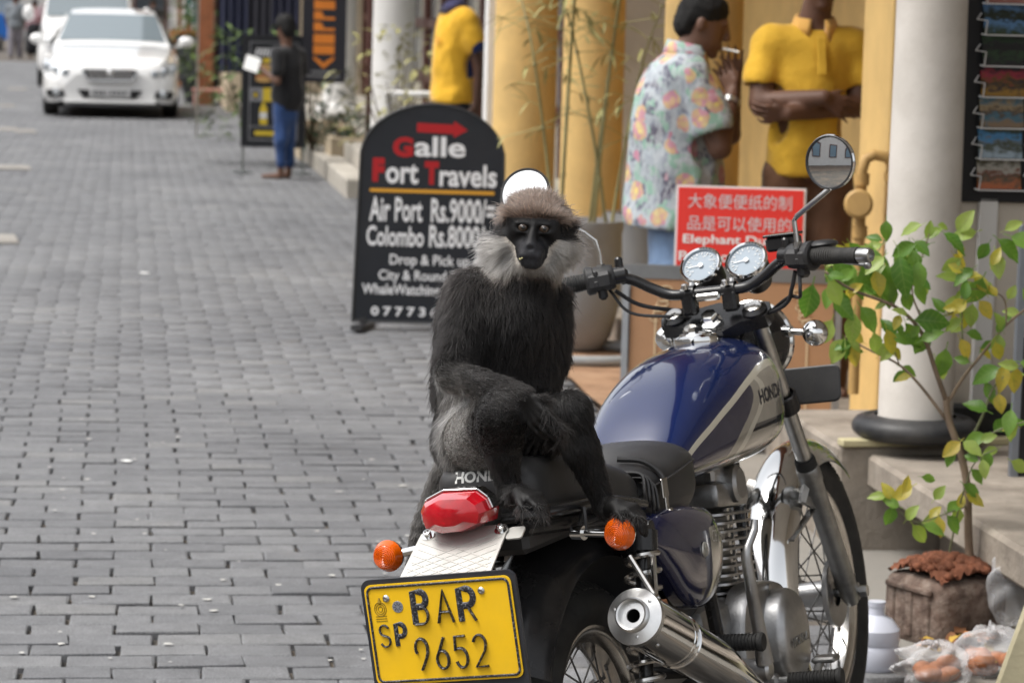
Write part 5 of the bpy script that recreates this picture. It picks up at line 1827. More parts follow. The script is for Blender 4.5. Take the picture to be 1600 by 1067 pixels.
# ================================================================== BUILDINGS ON THE RIGHT
PLASTER_GREY = M('cream_plaster', (0.64, 0.60, 0.55), 0.85, var=0.07, vscale=3, bump=0.12, bscale=40, dirt=(0.40, 0.36, 0.31), dscale=2.2, damt=0.7)
PLASTER_WALL = M('beige_plaster', (0.60, 0.545, 0.47), 0.85, var=0.06, vscale=3, bump=0.12, bscale=40, dirt=(0.38, 0.33, 0.27), dscale=2.2, damt=0.6)
YELLOW = M('yellow_limewash', (0.70, 0.47, 0.18), 0.85, var=0.10, vscale=3, bump=0.15, bscale=40, dirt=(0.40, 0.27, 0.12), dscale=1.8, damt=0.75)
WHITE_WALL = M('white_limewash', (0.72, 0.71, 0.69), 0.85, var=0.05, vscale=3, bump=0.1, bscale=40, dirt=(0.5, 0.48, 0.44), dscale=2, damt=0.3)
BLACK_TAR = M('black_skirting', (0.02, 0.021, 0.023), 0.5, var=0.3, vscale=6, bump=0.2, bscale=60, dirt=(0.16, 0.15, 0.14), dscale=5, damt=0.4)
TILE_ROOF = M('clay_roof', (0.22, 0.09, 0.05), 0.85, var=0.3, vscale=5)
DARK_WOOD = M('dark_red_wood', (0.085, 0.025, 0.016), 0.5, var=0.3, vscale=10, stretch=(1, 1, 8))
def bld(name, label, u=0.0):
    return tag(empty(name, STW), label, 'building')
def column(parent, v, u, r0, r1, z0, z1, mat, base=None, base_mat=None):
    b = MB()
    prof = [(r0 + 0.01, z0)] + [(r0 + (r1 - r0) * t ** 1.4, z0 + (z1 - z0) * t) for t in np.linspace(0.01, 0.97, 12)]
    prof += [(r1 + 0.03, z1 - 0.09), (r1 + 0.05, z1 - 0.05), (r1 + 0.05, z1)]
    b.lathe(prof, (v, u, 0), (0, 0, 1), 40)
    c = b.build('column', mat, parent)
    if base:
        b = MB()
        b.lathe([(r0 + 0.01, z0 + base[0]), (r0 + 0.035, z0 + base[0] - 0.01)] + [(r0 + 0.03 + base[1] * sin(t), z0 + base[0] * 0.5 + base[0] * 0.5 * cos(t)) for t in np.linspace(0.3, pi, 10)] + [(0, z0)], (v, u, 0), (0, 0, 1), 40)
        b.build('column_base', base_mat or mat, c)
    return c
# --- grey veranda, nearest
hA = bld('house', 'cream plastered house front with a thick round column and black skirting')
column(hA, -0.055, 0, 0.112, 0.088, 0.34, 3.4, PLASTER_GREY, (0.072, 0.048), BLACK_TAR)
b = MB(); b.span((-0.02, 0.16, 0.0), (3.2, 0.55, 3.6)); b.build('wall', PLASTER_WALL, hA)
b = MB(); b.span((-0.03, 0.12, 0.32), (3.2, 0.159, 0.43), 0, 0.012); b.build('skirting', BLACK_TAR, hA)
b = MB(); b.span((0.155, 0.135, 0.43), (0.215, 0.159, 1.06), 0, 0.004); b.build('wall_batten', WHITE_WALL, hA)
SLABM = M('worn_cement', (0.30, 0.26, 0.215), 0.85, var=0.3, vscale=4, bump=0.5, bscale=30, dirt=(0.11, 0.085, 0.065), dscale=3.5, damt=0.85)
b = MB(); b.span((-0.21, -4.5, 0.20), (3.2, -0.05, 0.30), 0, 0.012); b.build('step_slab', SLABM, hA)
b = MB(); b.span((0.12, -4.5, -0.1), (3.2, -0.6, 0.20)); b.span((0.02, -0.6, -0.1), (3.2, -0.06, 0.2)); b.build('step_wall', SLABM, hA)
b = MB(); b.span((-0.30, -0.05, -0.1), (3.2, 0.75, 0.325), 0, 0.012); b.build('plinth', SLABM, hA)
b = MB(); b.bar((-0.296, -0.052, 0.335), (0.34, 0.02, 0.335), 0.05, 0.022, (0, 0, 1), 0, 0.004); b.build('plinth_edging', M('yellowed_edge', (0.45, 0.40, 0.24), 0.8, var=0.2), hA)
b = MB(); b.span((-0.6, -5, 3.4), (4.0, 0.7, 3.55)); b.build('ceiling', WHITE_WALL, hA)
b = MB(); b.add([(-1.0, -5, 3.5), (-1.0, 0.8, 3.5), (4, 0.8, 5.0), (4, -5, 5.0), (-1.0, -5, 3.58), (-1.0, 0.8, 3.58), (4, 0.8, 5.08), (4, -5, 5.08)], [(0, 1, 2, 3), (7, 6, 5, 4), (0, 4, 5, 1), (1, 5, 6, 2), (2, 6, 7, 3), (3, 7, 4, 0)]); b.build('roof', TILE_ROOF, hA)
b = MB(); b.span((3.2, -5, 0), (3.4, 0.55, 3.6)); b.build('rear_wall', PLASTER_WALL, hA)
# --- yellow veranda house
hB = bld('house', 'yellow limewashed house with a deep columned veranda')
for (u, r) in ((3.78, 0.168), (6.74, 0.162), ):
    column(hB, 0, u, r, r * 0.94, 0.22, 3.5, YELLOW, (0.11, 0.035), YELLOW)
column(hB, 0, 9.4, 0.195, 0.185, 0.15, 3.5, YELLOW, (0.1, 0.03), YELLOW)
b = MB(); b.span((-0.215, 9.55, 0.15), (-0.155, 9.75, 3.5)); b.build('pier_edge', WHITE_WALL, hB)
b = MB(); b.span((0.18, 1.35, 0.12), (0.40, 1.75, 3.5), 0, 0.006); b.build('pilaster', YELLOW, hB)
b = MB(); b.span((0.40, 1.40, 0.1), (2.6, 1.6, 3.5)); b.build('side_wall', YELLOW, hB)
b = MB(); b.span((1.25, 1.6, 0.1), (1.45, 9.55, 3.5)); b.build('wall', YELLOW, hB)
b = MB(); b.span((1.46, 7.2, 0.1), (1.6, 10.0, 3.5)); b.build('grey_wall', M('grey_plaster', (0.42, 0.41, 0.39), 0.85, var=0.08, vscale=3, dirt=(0.3, 0.28, 0.26), damt=0.4), hB)
b = MB(); b.span((0.40, 9.6, 0.1), (1.3, 9.75, 3.5)); b.build('end_wall', PLASTER_GREY, hB)
b = MB(); b.span((0.0 - 0.10, 1.0, -0.1), (2.6, 10.0, 0.14)); b.build('veranda_floor', SLABM, hB)
b = MB(); b.span((-0.3, 0.8, 3.5), (3.0, 10.0, 3.62)); b.build('ceiling', WHITE_WALL, hB)
b = MB(); b.add([(-1.0, 0.85, 3.62), (-1.0, 10, 3.62), (4, 10, 5.2), (4, 0.85, 5.2), (-1.0, 0.85, 3.70), (-1.0, 10, 3.70), (4, 10, 5.28), (4, 0.85, 5.28)], [(0, 1, 2, 3), (7, 6, 5, 4), (0, 4, 5, 1), (1, 5, 6, 2), (2, 6, 7, 3), (3, 7, 4, 0)]); b.build('roof', TILE_ROOF, hB)
# --- shop with white columns and dark wood windows
hC = bld('shop', 'shop front with white columns and dark red wooden window frames')
column(hC, -0.06, 17.8, 0.19, 0.18, 0.30, 3.4, WHITE_WALL)
column(hC, -0.06, 24.5, 0.18, 0.17, 0.30, 3.4, WHITE_WALL, (0.16, 0.06), WHITE_WALL)
column(hC, -0.06, 13.2, 0.05, 0.05, 0.15, 3.4, WHITE_WALL)
b = MB(); b.span((-0.40, 15.9, -0.1), (3.0, 33.0, 0.30)); b.build('shop_floor', CONC_L, hC)
b = MB(); b.span((0.9, 10.0, 0.1), (1.1, 33, 0.75)); b.span((0.9, 10.0, 2.9), (1.1, 33, 3.5)); b.build('wall', M('shop_wall', (0.55, 0.52, 0.42), 0.85, var=0.1, dirt=(0.4, 0.36, 0.28)), hC)
PANE = M('window_glass', (0.50, 0.54, 0.52), 0.08, 0.0, spec=0.8, var=0.25, vscale=0.9)
for k in range(13):
    u0 = 10.2 + 1.75 * k
    b = MB()
    for uu in (u0, u0 + 1.6): b.span((0.84, uu - 0.06, 0.3), (0.98, uu + 0.06, 2.95), 0, 0.006)
    for zz in (0.78, 1.38, 2.2, 2.9): b.span((0.85, u0 + 0.06, zz - 0.05), (0.97, u0 + 1.54, zz + 0.05), 0, 0.006)
    w = b.build('window', DARK_WOOD, hC)
    for z0, z1 in ((0.83, 1.33), (1.43, 2.15), (2.25, 2.85)):
        b = MB(); b.span((0.90, u0 + 0.06, z0), (0.915, u0 + 1.54, z1)); b.build('pane', PANE, w)
b = MB(); b.span((-0.10, 20.1, 0.3), (0.02, 20.28, 3.4), 0, 0.006); b.build('door_post', DARK_WOOD, hC)
b = MB(); b.span((-0.4, 10.0, 3.4), (3.0, 33, 3.55)); b.build('ceiling', WHITE_WALL, hC)
b = MB(); b.add([(-1.0, 10, 3.55), (-1.0, 33, 3.55), (4, 33, 5.2), (4, 10, 5.2), (-1.0, 10, 3.63), (-1.0, 33, 3.63), (4, 33, 5.28), (4, 10, 5.28)], [(0, 1, 2, 3), (7, 6, 5, 4), (0, 4, 5, 1), (1, 5, 6, 2), (2, 6, 7, 3), (3, 7, 4, 0)]); b.build('roof', TILE_ROOF, hC)
# --- far houses along the bend
hD = tag(empty('house', st_matrix(-1.35, 33)), 'pale far house behind the chalkboard with brown posts', 'building')
b = MB(); b.span((0.35, 0.5, 0), (4.0, 34, 4.0)); b.build('wall', M('far_wall', (0.60, 0.50, 0.36), 0.85, var=0.15, vscale=0.6, dirt=(0.3, 0.24, 0.18), dscale=0.8, damt=0.5), hD)
for k in range(6):
    b = MB(); b.span((0.0, 3 + 4.6 * k, 0), (0.22, 3.22 + 4.6 * k, 3.2)); b.build('post', M('brown_post', (0.24, 0.09, 0.04), 0.6, var=0.2) if k % 2 == 0 else WHITE_WALL, hD)
for k in range(5):
    b = MB(); b.span((0.28, 4.2 + 4.6 * k, 0.4), (0.36, 6.8 + 4.6 * k, 2.6)); d = b.build('window', DARK_WOOD, hD)
    b = MB(); b.span((0.262, 4.3 + 4.6 * k, 0.5), (0.279, 6.7 + 4.6 * k, 2.5)); b.build('pane', M('dark_pane', (0.05, 0.06, 0.07), 0.1), d)
b = MB(); b.span((-0.5, 0, 3.2), (4.2, 34, 3.35)); b.build('canopy', WHITE_WALL, hD)
b = MB(); b.add([(-0.8, 0, 4.0), (-0.8, 34, 4.0), (4.2, 34, 5.6), (4.2, 0, 5.6), (-0.8, 0, 4.1), (-0.8, 34, 4.1), (4.2, 34, 5.7), (4.2, 0, 5.7)], [(0, 1, 2, 3), (7, 6, 5, 4), (0, 4, 5, 1), (1, 5, 6, 2), (2, 6, 7, 3), (3, 7, 4, 0)]); b.build('roof', TILE_ROOF, hD)
hE = tag(empty('house', st_matrix(-6.5, 96)), 'long whitish house closing the far end of the street', 'building')
b = MB(); b.span((-22, 0, 0), (12, 6, 6)); b.build('wall', M('end_wall', (0.50, 0.49, 0.48), 0.85, var=0.25, vscale=0.5), hE)
for k in range(12):
    x = -20 + k * 2.7
    b = MB(); b.span((x, -0.06, 0.0 if k % 3 == 0 else 0.9), (x + 1.2, 0.0 - 0.001, 2.4)); w = b.build('window', DARK_WOOD, hE)
    b = MB(); b.span((x + 0.1, -0.09, 0.1 if k % 3 == 0 else 1.0), (x + 1.1, -0.062, 2.3)); b.build('pane', M('dark_pane'), w)
b = MB(); b.span((-23, -1, 6), (13, 7, 6.3)); b.build('roof', TILE_ROOF, hE)
# --- houses across the street: they stand beside and behind the camera and show in the chrome and mirrors
for i, (u0, u1, h, mat) in enumerate(((-16, -4, 5.4, WHITE_WALL), (-3.5, 14, 4.8, PLASTER_GREY), (14.5, 34, 5.0, YELLOW), (34.5, 60, 4.8, WHITE_WALL))):
    r_ = tag(empty('house', st_matrix(-13.0, u0)), ['white two storey house across the street mirrored in the right hand mirror', 'grey plastered house across the street', 'ochre house across the street', 'white far house across the street'][i], 'building')
    L = u1 - u0
    b = MB(); b.span((-5, 0, 0), (0, L, h)); b.build('wall', mat, r_)
    nw = int(L / 2.4)
    for k in range(nw):
        for z0, z1 in ((0.9, 2.3), (3.3, 4.6)):
            if z1 > h - 0.4: continue
            y = 0.8 + k * 2.4
            b = MB()
            b.span((0.001, y, z0), (0.06, y + 0.09, z1)); b.span((0.001, y + 1.01, z0), (0.06, y + 1.1, z1)); b.span((0.001, y + 0.09, z1 - 0.09), (0.06, y + 1.01, z1)); b.span((0.001, y + 0.09, z0), (0.08, y + 1.01, z0 + 0.07))
            w = b.build('window', DARK_WOOD, r_)
            b = MB(); b.span((0.001, y + 0.09, z0 + 0.07), (0.02, y + 1.01, z1 - 0.09)); b.build('pane', M('blue_pane', (0.20, 0.30, 0.38), 0.1, spec=0.8), w)
    b = MB(); b.add([(0.9, -0.3, h), (0.9, L + 0.3, h), (-3, L + 0.3, h + 1.4), (-3, -0.3, h + 1.4), (0.9, -0.3, h + 0.1), (0.9, L + 0.3, h + 0.1), (-3, L + 0.3, h + 1.5), (-3, -0.3, h + 1.5)], [(0, 3, 2, 1), (4, 5, 6, 7), (0, 1, 5, 4), (1, 2, 6, 5), (2, 3, 7, 6), (3, 0, 4, 7)]); b.build('roof', TILE_ROOF, r_)

# ================================================================== THINGS ON THE PAVEMENT
# water meter and pipes on the yellow pilaster
PIPE = M('painted_pipe', (0.50, 0.31, 0.11), 0.55, var=0.12, dirt=(0.3, 0.17, 0.06), dscale=9, damt=0.4)
wm = tag(empty('water_meter', st_matrix(0.10, 1.33)), 'ochre painted pipes with a round meter on the yellow pillar', 'meter')
b = MB()
b.tube(catmull([(-0.012, 0.0, 0.30), (-0.012, 0, 0.9), (-0.012, 0, 1.07)], 3) + [Vector((0.0, 0, 1.11)), Vector((0.03, 0, 1.125)), Vector((0.075, 0, 1.115)), Vector((0.09, 0, 1.09)), Vector((0.092, 0, 0.6)), Vector((0.092, 0, 0.3))], 0.019, 12)
for z in (0.86, 1.04): b.lathe([(0.027, -0.02), (0.027, 0.02)], (-0.012, 0, z), (0, 0, 1), 12)
b.lathe([(0.026, -0.015), (0.026, 0.015)], (0.092, 0, 1.05), (0, 0, 1), 12)
b.build('pipe', PIPE, wm)
b = MB(); b.lathe([(0, 0.05), (0.040, 0.05), (0.050, 0.043), (0.050, 0), (0.04, -0.02)], (-0.025, -0.02, 0.955), (-0.25, -1, 0.12), 24); b.build('dial_housing', PIPE, wm)
b = MB(); b.box((0.10, -0.02, 0.97), (0.03, 0.03, 0.02)); b.build('pipe_clip', BLACK_PLASTIC, wm)
# postcard rack on the cream wall
rk = tag(empty('postcard_rack', st_matrix(0.045, 0.155)), 'black wall board with white wire holders full of postcards', 'postcard rack')
RX, RZ0, RZ1, RW = 0.0, 1.045, 2.6, 0.62
b = MB(); b.span((RX, -0.02, RZ0), (RX + RW, 0.0, RZ1), 0, 0.003); b.build('board', M('rack_board', (0.008, 0.008, 0.010), 0.6), rk)
WIRE = M('white_wire', (0.7, 0.7, 0.7), 0.4)
cards = []
def card_mat(i, a, b2, c3):
    m, nt, pb = _new('postcard_print')
    v = _coord(nt)
    mp = [n for n in nt.nodes if n.type == 'MAPPING'][0]
    mp.inputs['Location'].default_value = (i * 3.1, i * 1.7, i)
    mp.inputs['Scale'].default_value = (1, 1, 1.8)
    f = _noise(nt, v, 30, 4, 0.6)
    tz = nt.nodes.new('ShaderNodeTexCoord'); sz = nt.nodes.new('ShaderNodeSeparateXYZ'); nt.links.new(tz.outputs['Object'], sz.inputs[0])
    h = _math(nt, 'ADD', _math(nt, 'DIVIDE', sz.outputs[2], 0.098), _math(nt, 'MULTIPLY', _math(nt, 'SUBTRACT', f, 0.5), 1.1))
    nt.links.new(_ramp(nt, h, [(0.05, c3), (0.32, b2), (0.45, tuple(x * 0.35 for x in c3)), (0.62, a), (0.9, b2)]), pb.inputs['Base Color'])
    pb.inputs['Roughness'].default_value = 0.25
    return m
pal = [((0.5, 0.12, 0.10), (0.6, 0.45, 0.4), (0.3, 0.12, 0.1)), ((0.02, 0.03, 0.02), (0.10, 0.22, 0.42), (0.03, 0.05, 0.02)), ((0.01, 0.012, 0.012), (0.02, 0.05, 0.02), (0.01, 0.01, 0.012)),
       ((0.30, 0.02, 0.04), (0.02, 0.015, 0.02), (0.3, 0.16, 0.02)), ((0.30, 0.22, 0.12), (0.05, 0.14, 0.20), (0.22, 0.15, 0.09)), ((0.05, 0.22, 0.45), (0.04, 0.05, 0.02), (0.3, 0.38, 0.45)), ((0.35, 0.33, 0.28), (0.06, 0.05, 0.02), (0.4, 0.10, 0.02))]
pitch_ = 0.093
for k in range(11):
    z = RZ0 + 0.045 + k * pitch_
    for j in range(3):
        x = RX + 0.105 + j * 0.17
        tl = Matrix.Translation((x + 0.055, -0.048, z)) @ Matrix.Rotation(radians(-14), 4, 'X')
        p_ = pal[(6 - k) % 7] if j == 0 else pal[(k * 3 + j * 2) % 7]
        b = MB(); b.box((0, 0, 0.046), (0.135, 0.006, 0.098))
        b.build('postcard', card_mat(k * 3 + j, *p_), rk, mw=tl, smooth=False)
    b = MB()
    for j in range(3):
        x = RX + 0.105 + j * 0.17
        for dx in (-0.035 - 0.0, 0.13):
            b.tube([(x + dx + 0.02, -0.02, z + 0.058), (x + dx - 0.008, -0.075, z + 0.040), (x + dx + 0.02, -0.088, z + 0.036), (x + dx + 0.022, -0.066, z - 0.006), (x + dx + 0.02, -0.03, z - 0.004)], 0.0024, 6)
        b.tube([(x - 0.015, -0.066, z - 0.006), (x + 0.152, -0.066, z - 0.006)], 0.0024, 6)
    b.build('wire_holder', WIRE, rk)
# near display stand: only its metal post and black panel edge are in view
ds = tag(empty('display_stand', st_matrix(0.115, -0.45)), 'grey metal post and black panel of a display stand at the right edge', 'display stand')
BLUEGREY = M('bluegrey_metal', (0.22, 0.24, 0.27), 0.4, 0.6, var=0.1)
b = MB(); b.span((-0.012, -0.012, 0.01), (0.012, 0.012, 1.02), 0, 0.002); b.build('post', BLUEGREY, ds)
b = MB(); b.span((0.90, -0.012, 0.01), (0.924, 0.012, 1.02), 0, 0.002); b.build('post', BLUEGREY, ds)
b = MB(); b.span((0.0125, -0.006, 0.06), (0.90, 0.006, 0.70)); b.build('panel', M('rack_board'), ds)
# brown easel board with the red notice standing on it
eb = tag(empty('easel_board', Matrix.Translation((0.79, 10.62, 0)) @ Matrix.Rotation(radians(-3), 4, 'Z')), 'brown folding board with cream scrolls in a steel frame behind the motorcycle', 'display board')
tlt = Matrix.Rotation(radians(-8), 4, 'X')
def et(p): return tlt @ Vector(p)
FRM = M('easel_steel', (0.36, 0.37, 0.38), 0.35, 0.9, var=0.15, dirt=(0.12, 0.10, 0.09), dscale=8, damt=0.5)
b = MB()
b.bar(et((-0.385, 0, 0.0)), et((-0.385, 0, 0.66)), 0.035, 0.022); b.bar(et((0.385, 0, 0.0)), et((0.385, 0, 0.66)), 0.035, 0.022)
b.bar(et((-0.40, 0, 0.66)), et((0.40, 0, 0.66)), 0.022, 0.05, (0, 0, 1)); b.bar(et((-0.385, 0, 0.08)), et((0.385, 0, 0.08)), 0.022, 0.035, (0, 0, 1))
for x in (-0.36, 0.36): b.bar((x, 0.30, 0.0), et((x, 0.02, 0.60)), 0.03, 0.018)
b.build('steel_frame', FRM, eb)
b = MB(); b.add([et(p) for p in ((-0.367, -0.004, 0.09), (0.367, -0.004, 0.09), (0.367, -0.004, 0.64), (-0.367, -0.004, 0.64), (-0.367, 0.008, 0.09), (0.367, 0.008, 0.09), (0.367, 0.008, 0.64), (-0.367, 0.008, 0.64))], [(0, 1, 2, 3), (7, 6, 5, 4), (0, 4, 5, 1), (1, 5, 6, 2), (2, 6, 7, 3), (3, 7, 4, 0)])
brd = b.build('brown_panel', M('brown_board', (0.36, 0.20, 0.105), 0.7, var=0.08, vscale=5, dirt=(0.25, 0.13, 0.07), dscale=3, damt=0.3), eb)
b = MB()
for s in (-1, 1):
    b.bar(et((s * 0.275, -0.007, 0.12)), et((s * 0.275, -0.007, 0.50)), 0.006, 0.002, (0, 1, 0))
    for k in range(7):
        a = k * 0.9
        c = (s * (0.275 - 0.012 * (k % 2) - 0.012 * (k // 2)), 0.49 + 0.018 * k)
        b.tube([et((c[0] + 0.02 * cos(t), -0.0065, c[1] + 0.011 * sin(t))) for t in np.linspace(a, a + 5.2, 12)], 0.0028, 5)
b.build('scroll_print', M('cream_print', (0.60, 0.47, 0.30), 0.7), brd)
rn = tag(empty('notice', Matrix.Translation((0.815, 10.72, 0.60)) @ Matrix.Rotation(radians(-4), 4, 'Z') @ Matrix.Rotation(radians(-5), 4, 'X')), 'red notice with Chinese and English lettering standing on the brown board', 'sign')
b = MB(); b.span((-0.235, 0, 0.05), (0.235, 0.006, 0.37)); b.build('backing', M('notice_white', (0.78, 0.78, 0.78), 0.5), rn)
b = MB(); b.span((-0.227, -0.003, 0.058), (0.227, -0.0005, 0.362)); b.build('red_face', M('notice_red', (0.72, 0.035, 0.025), 0.5, var=0.04), rn)
INK = M('notice_ink', (0.60, 0.58, 0.60), 0.5)
put_text('lettering', INK, rn, '大象便便纸的制', (-0.190, -0.0045, 0.287), (1, 0, 0), (0, 0, 1), width=0.375, height=0.054, bold=0.0)
put_text('lettering', INK, rn, '品是可以使用的', (-0.190, -0.0045, 0.207), (1, 0, 0), (0, 0, 1), width=0.375, height=0.054, bold=0.0)
put_text('lettering', M('notice_white'), rn, 'Elephant Dung', (-0.205, -0.0045, 0.150), (1, 0, 0), (0, 0, 1), width=0.36, height=0.042, bold=0.02)
put_text('lettering', M('notice_white'), rn, 'Products', (-0.218, -0.0045, 0.095), (1, 0, 0), (0, 0, 1), width=0.22, height=0.036, bold=0.02)

# travel sign: black arched board on a low stand
sg = tag(empty('travel_sign', Matrix.Translation((-0.415, 14.46, 0)) @ Matrix.Rotation(radians(2), 4, 'Z') @ Matrix.Rotation(radians(-3.5), 4, 'X') @ Matrix.Rotation(radians(0.3), 4, 'Y') @ Matrix.Diagonal((1.06, 1, 1.02, 1))), 'black arch topped travel board with white and red lettering on the street', 'sign')
SW, SH = 0.70, 1.06
poly = [(-SW / 2, 0.04), (SW / 2, 0.04), (SW / 2 - 0.02, 0.86)] + [(SW / 2 * cos(t) * (1 if abs(cos(t)) < 0.94 else 1) * 0.945, 0.83 + 0.26 * sin(t)) for t in np.linspace(0.14, pi - 0.14, 26)] + [(-SW / 2 + 0.02, 0.86)]
b = MB(); b.prism(poly, (0, 0, 0), (1, 0, 0), (0, 0, 1), 0.03, 0, 1)
brd = b.build('board', [M('sign_black', (0.010, 0.012, 0.017), 0.35, var=0.2, dirt=(0.03, 0.03, 0.035), dscale=3), M('sign_edge', (0.12, 0.12, 0.12), 0.5)], sg, 30)
b = MB(); b.tube([Vector((p[0], -0.002, p[1])) for p in poly + poly[:1]], 0.007, 6); b.build('rim', M('sign_rim', (0.04, 0.042, 0.045), 0.4), sg)
b = MB()
for x in (-0.30, 0.30):
    b.bar((x, 0.0, 0.02), (x, 0.0, 0.06), 0.03, 0.03); b.bar((x - 0.03, -0.16, 0.015), (x + 0.03, 0.18, 0.015), 0.05, 0.025)
b.build('foot', M('sign_foot', (0.03, 0.03, 0.032), 0.5), sg)
SWHT = M('sign_white', (0.80, 0.81, 0.83), 0.5); SRED = M('sign_red', (0.42, 0.008, 0.012), 0.5); SYEL = M('sign_yellow', (0.72, 0.36, 0.03), 0.5)
def stx(body, x, z, w, h, mat, bold=0.03):
    put_text('lettering', mat, brd, body, (x, -0.0015, z), (1, 0, 0), (0, 0, 1), width=w, height=h, bold=bold)
stx('G', -0.185, 0.833, 0.095, 0.097, SRED, 0.05); stx('alle', -0.083, 0.838, 0.235, 0.098, SWHT, 0.025)
stx('F', -0.275, 0.712, 0.055, 0.115, SRED, 0.07); stx('ort', -0.213, 0.705, 0.150, 0.098, SWHT, 0.025)
stx('T', -0.035, 0.705, 0.066, 0.112, SRED, 0.07); stx('ravels', 0.035, 0.698, 0.265, 0.108, SWHT, 0.025)
b = MB(); b.span((-0.285, -0.003, 0.664), (0.29, -0.0005, 0.680)); b.build('rule', SYEL, brd)
b = MB(); b.prism([(-0.075, -0.022), (0.095, -0.022), (0.095, -0.04), (0.16, 0.0), (0.095, 0.04), (0.095, 0.022), (-0.075, 0.022)], (0.0, -0.0008, 0.975), (1, 0, -0.03), (0.0, 0, 1), 0.001); b.build('arrow', SRED, brd, smooth=False)
stx('Air Port', -0.285, 0.523, 0.245, 0.118, SWHT, 0.022); stx('Rs.9000/=', 0.0, 0.523, 0.295, 0.118, SWHT, 0.022)
stx('Colombo', -0.295, 0.405, 0.265, 0.098, SWHT, 0.022); stx('Rs.8000/=', -0.005, 0.405, 0.295, 0.108, SWHT, 0.022)
stx('Drop & Pick up', -0.185, 0.302, 0.37, 0.066, SWHT, 0.015); stx('City & Round Tours', -0.235, 0.228, 0.47, 0.064, SWHT, 0.015); stx('WhaleWatching', -0.310, 0.158, 0.36, 0.066, SWHT, 0.02)
stx('0 7 7 7 3 6', -0.265, 0.070, 0.31, 0.046, SWHT, 0.035)

# big grey pots with bamboo
POT = M('grey_pot', (0.29, 0.30, 0.31), 0.75, var=0.1, vscale=4, bump=0.15, bscale=40, dirt=(0.22, 0.20, 0.18), dscale=3, damt=0.5)
def pot(x, y, r, h, label, z=0.02):
    b = MB()
    b.lathe([(0, z), (r * 0.55, z), (r * 0.78, z + h * 0.10), (r * 0.96, z + h * 0.35), (r, z + h * 0.6), (r * 0.97, z + h * 0.9), (r * 1.0, z + h * 0.93), (r * 1.0, z + h), (r * 0.9, z + h), (r * 0.88, z + h * 0.9)], (0, 0, 0), (0, 0, 1), 40)
    o = b.build('plant_pot', POT, None, mw=Vector((x, y, 0)))
    tag(o, label, 'plant pot')
    b = MB(); b.lathe([(r * 0.89, z + h * 0.9), (r * 0.4, z + h * 0.92), (0, z + h * 0.93)], (0, 0, 0), (0, 0, 1), 24); b.build('soil', SOIL, o)
    return o
pot(0.30, 13.75, 0.205, 0.60, 'large rounded grey pot with bamboo, beside the travel sign')
pot(0.60, 14.6, 0.17, 0.58, 'smaller grey pot half hidden behind the man in the flowered shirt')
b = MB()
b.tube([(0.31 + 0.36 * cos(t), 13.45 + 0.34 * sin(t), 0.035) for t in np.linspace(0, 2 * pi, 41)], 0.024, 10)
o = b.build('hose', M('grey_hose', (0.30, 0.32, 0.33), 0.5, var=0.1), None); tag(o, 'grey hose laid in a ring on red soil by the big pot', 'hose')
LEAFB = M('bamboo_leaf', (0.32, 0.30, 0.12), 0.6, var=0.5, vscale=3)
CULM = M('bamboo_culm', (0.24, 0.22, 0.10), 0.55, var=0.3, vscale=5)
def leaf_geo(b, p, d, nrm, L, W, mat=0, bend=0.25):
    d = d.normalized(); s = d.cross(nrm).normalized(); nn = s.cross(d)
    pts = []
    for t, w in ((0, 0.05), (0.25, 0.75), (0.5, 1.0), (0.78, 0.6), (1.0, 0.0)):
        c = p + d * L * t - nn * (bend * L * t * t)
        pts.append((c, w * W / 2))
    vs, fs = [], []
    for c, w in pts: vs += [c - s * w + nn * w * 0.35, c, c + s * w + nn * w * 0.35]
    for i in range(len(pts) - 1):
        a = i * 3
        fs += [(a, a + 1, a + 4, a + 3), (a + 1, a + 2, a + 5, a + 4)]
    b.add(vs, fs, mat)
rb = random.Random(5)
bamboo = tag(empty('bamboo', Vector((0.30, 13.75, 0.55))), 'sparse dry bamboo standing in the large grey pot', 'plant')
fol = MB()
for k in range(7):
    x0, y0 = rb.uniform(-0.13, 0.15), rb.uniform(-0.1, 0.1)
    dx = rb.uniform(-0.28, 0.30)
    H_ = rb.uniform(0.9, 1.7)
    pts = catmull([(x0, y0, 0), (x0 + dx * 0.3, y0, H_ * 0.35), (x0 + dx * 0.75, y0 + rb.uniform(-0.1, 0.1), H_ * 0.75), (x0 + dx * 1.2, y0 + rb.uniform(-0.2, 0.2), H_)], 5)
    b = MB(); b.tube(pts, [0.009, 0.0065, 0.003], 7)
    for q in pts[::3]: b.lathe([(0.010, -0.006), (0.0125, 0), (0.010, 0.006)], q, (0, 0, 1), 7)
    b.build('culm', CULM, bamboo)
    for q in pts[6:]:
        for j in range(rb.randint(1, 3)):
            a = rb.uniform(0, 2 * pi)
            d = Vector((cos(a), sin(a), rb.uniform(-0.5, 0.6)))
            tw = q + d * rb.uniform(0.05, 0.22)
            fol.tube([q, tw], 0.0018, 4)
            for _ in range(rb.randint(1, 3)):
                d2 = (d + Vector((rb.uniform(-0.6, 0.6), rb.uniform(-0.6, 0.6), rb.uniform(-0.9, 0.2))))
                leaf_geo(fol, q.lerp(tw, rb.uniform(0.5, 1)), d2, Vector((0, 0, 1)), rb.uniform(0.07, 0.13), rb.uniform(0.010, 0.018))
f_ = fol.build('foliage', LEAFB, bamboo); f_['kind'] = 'stuff'
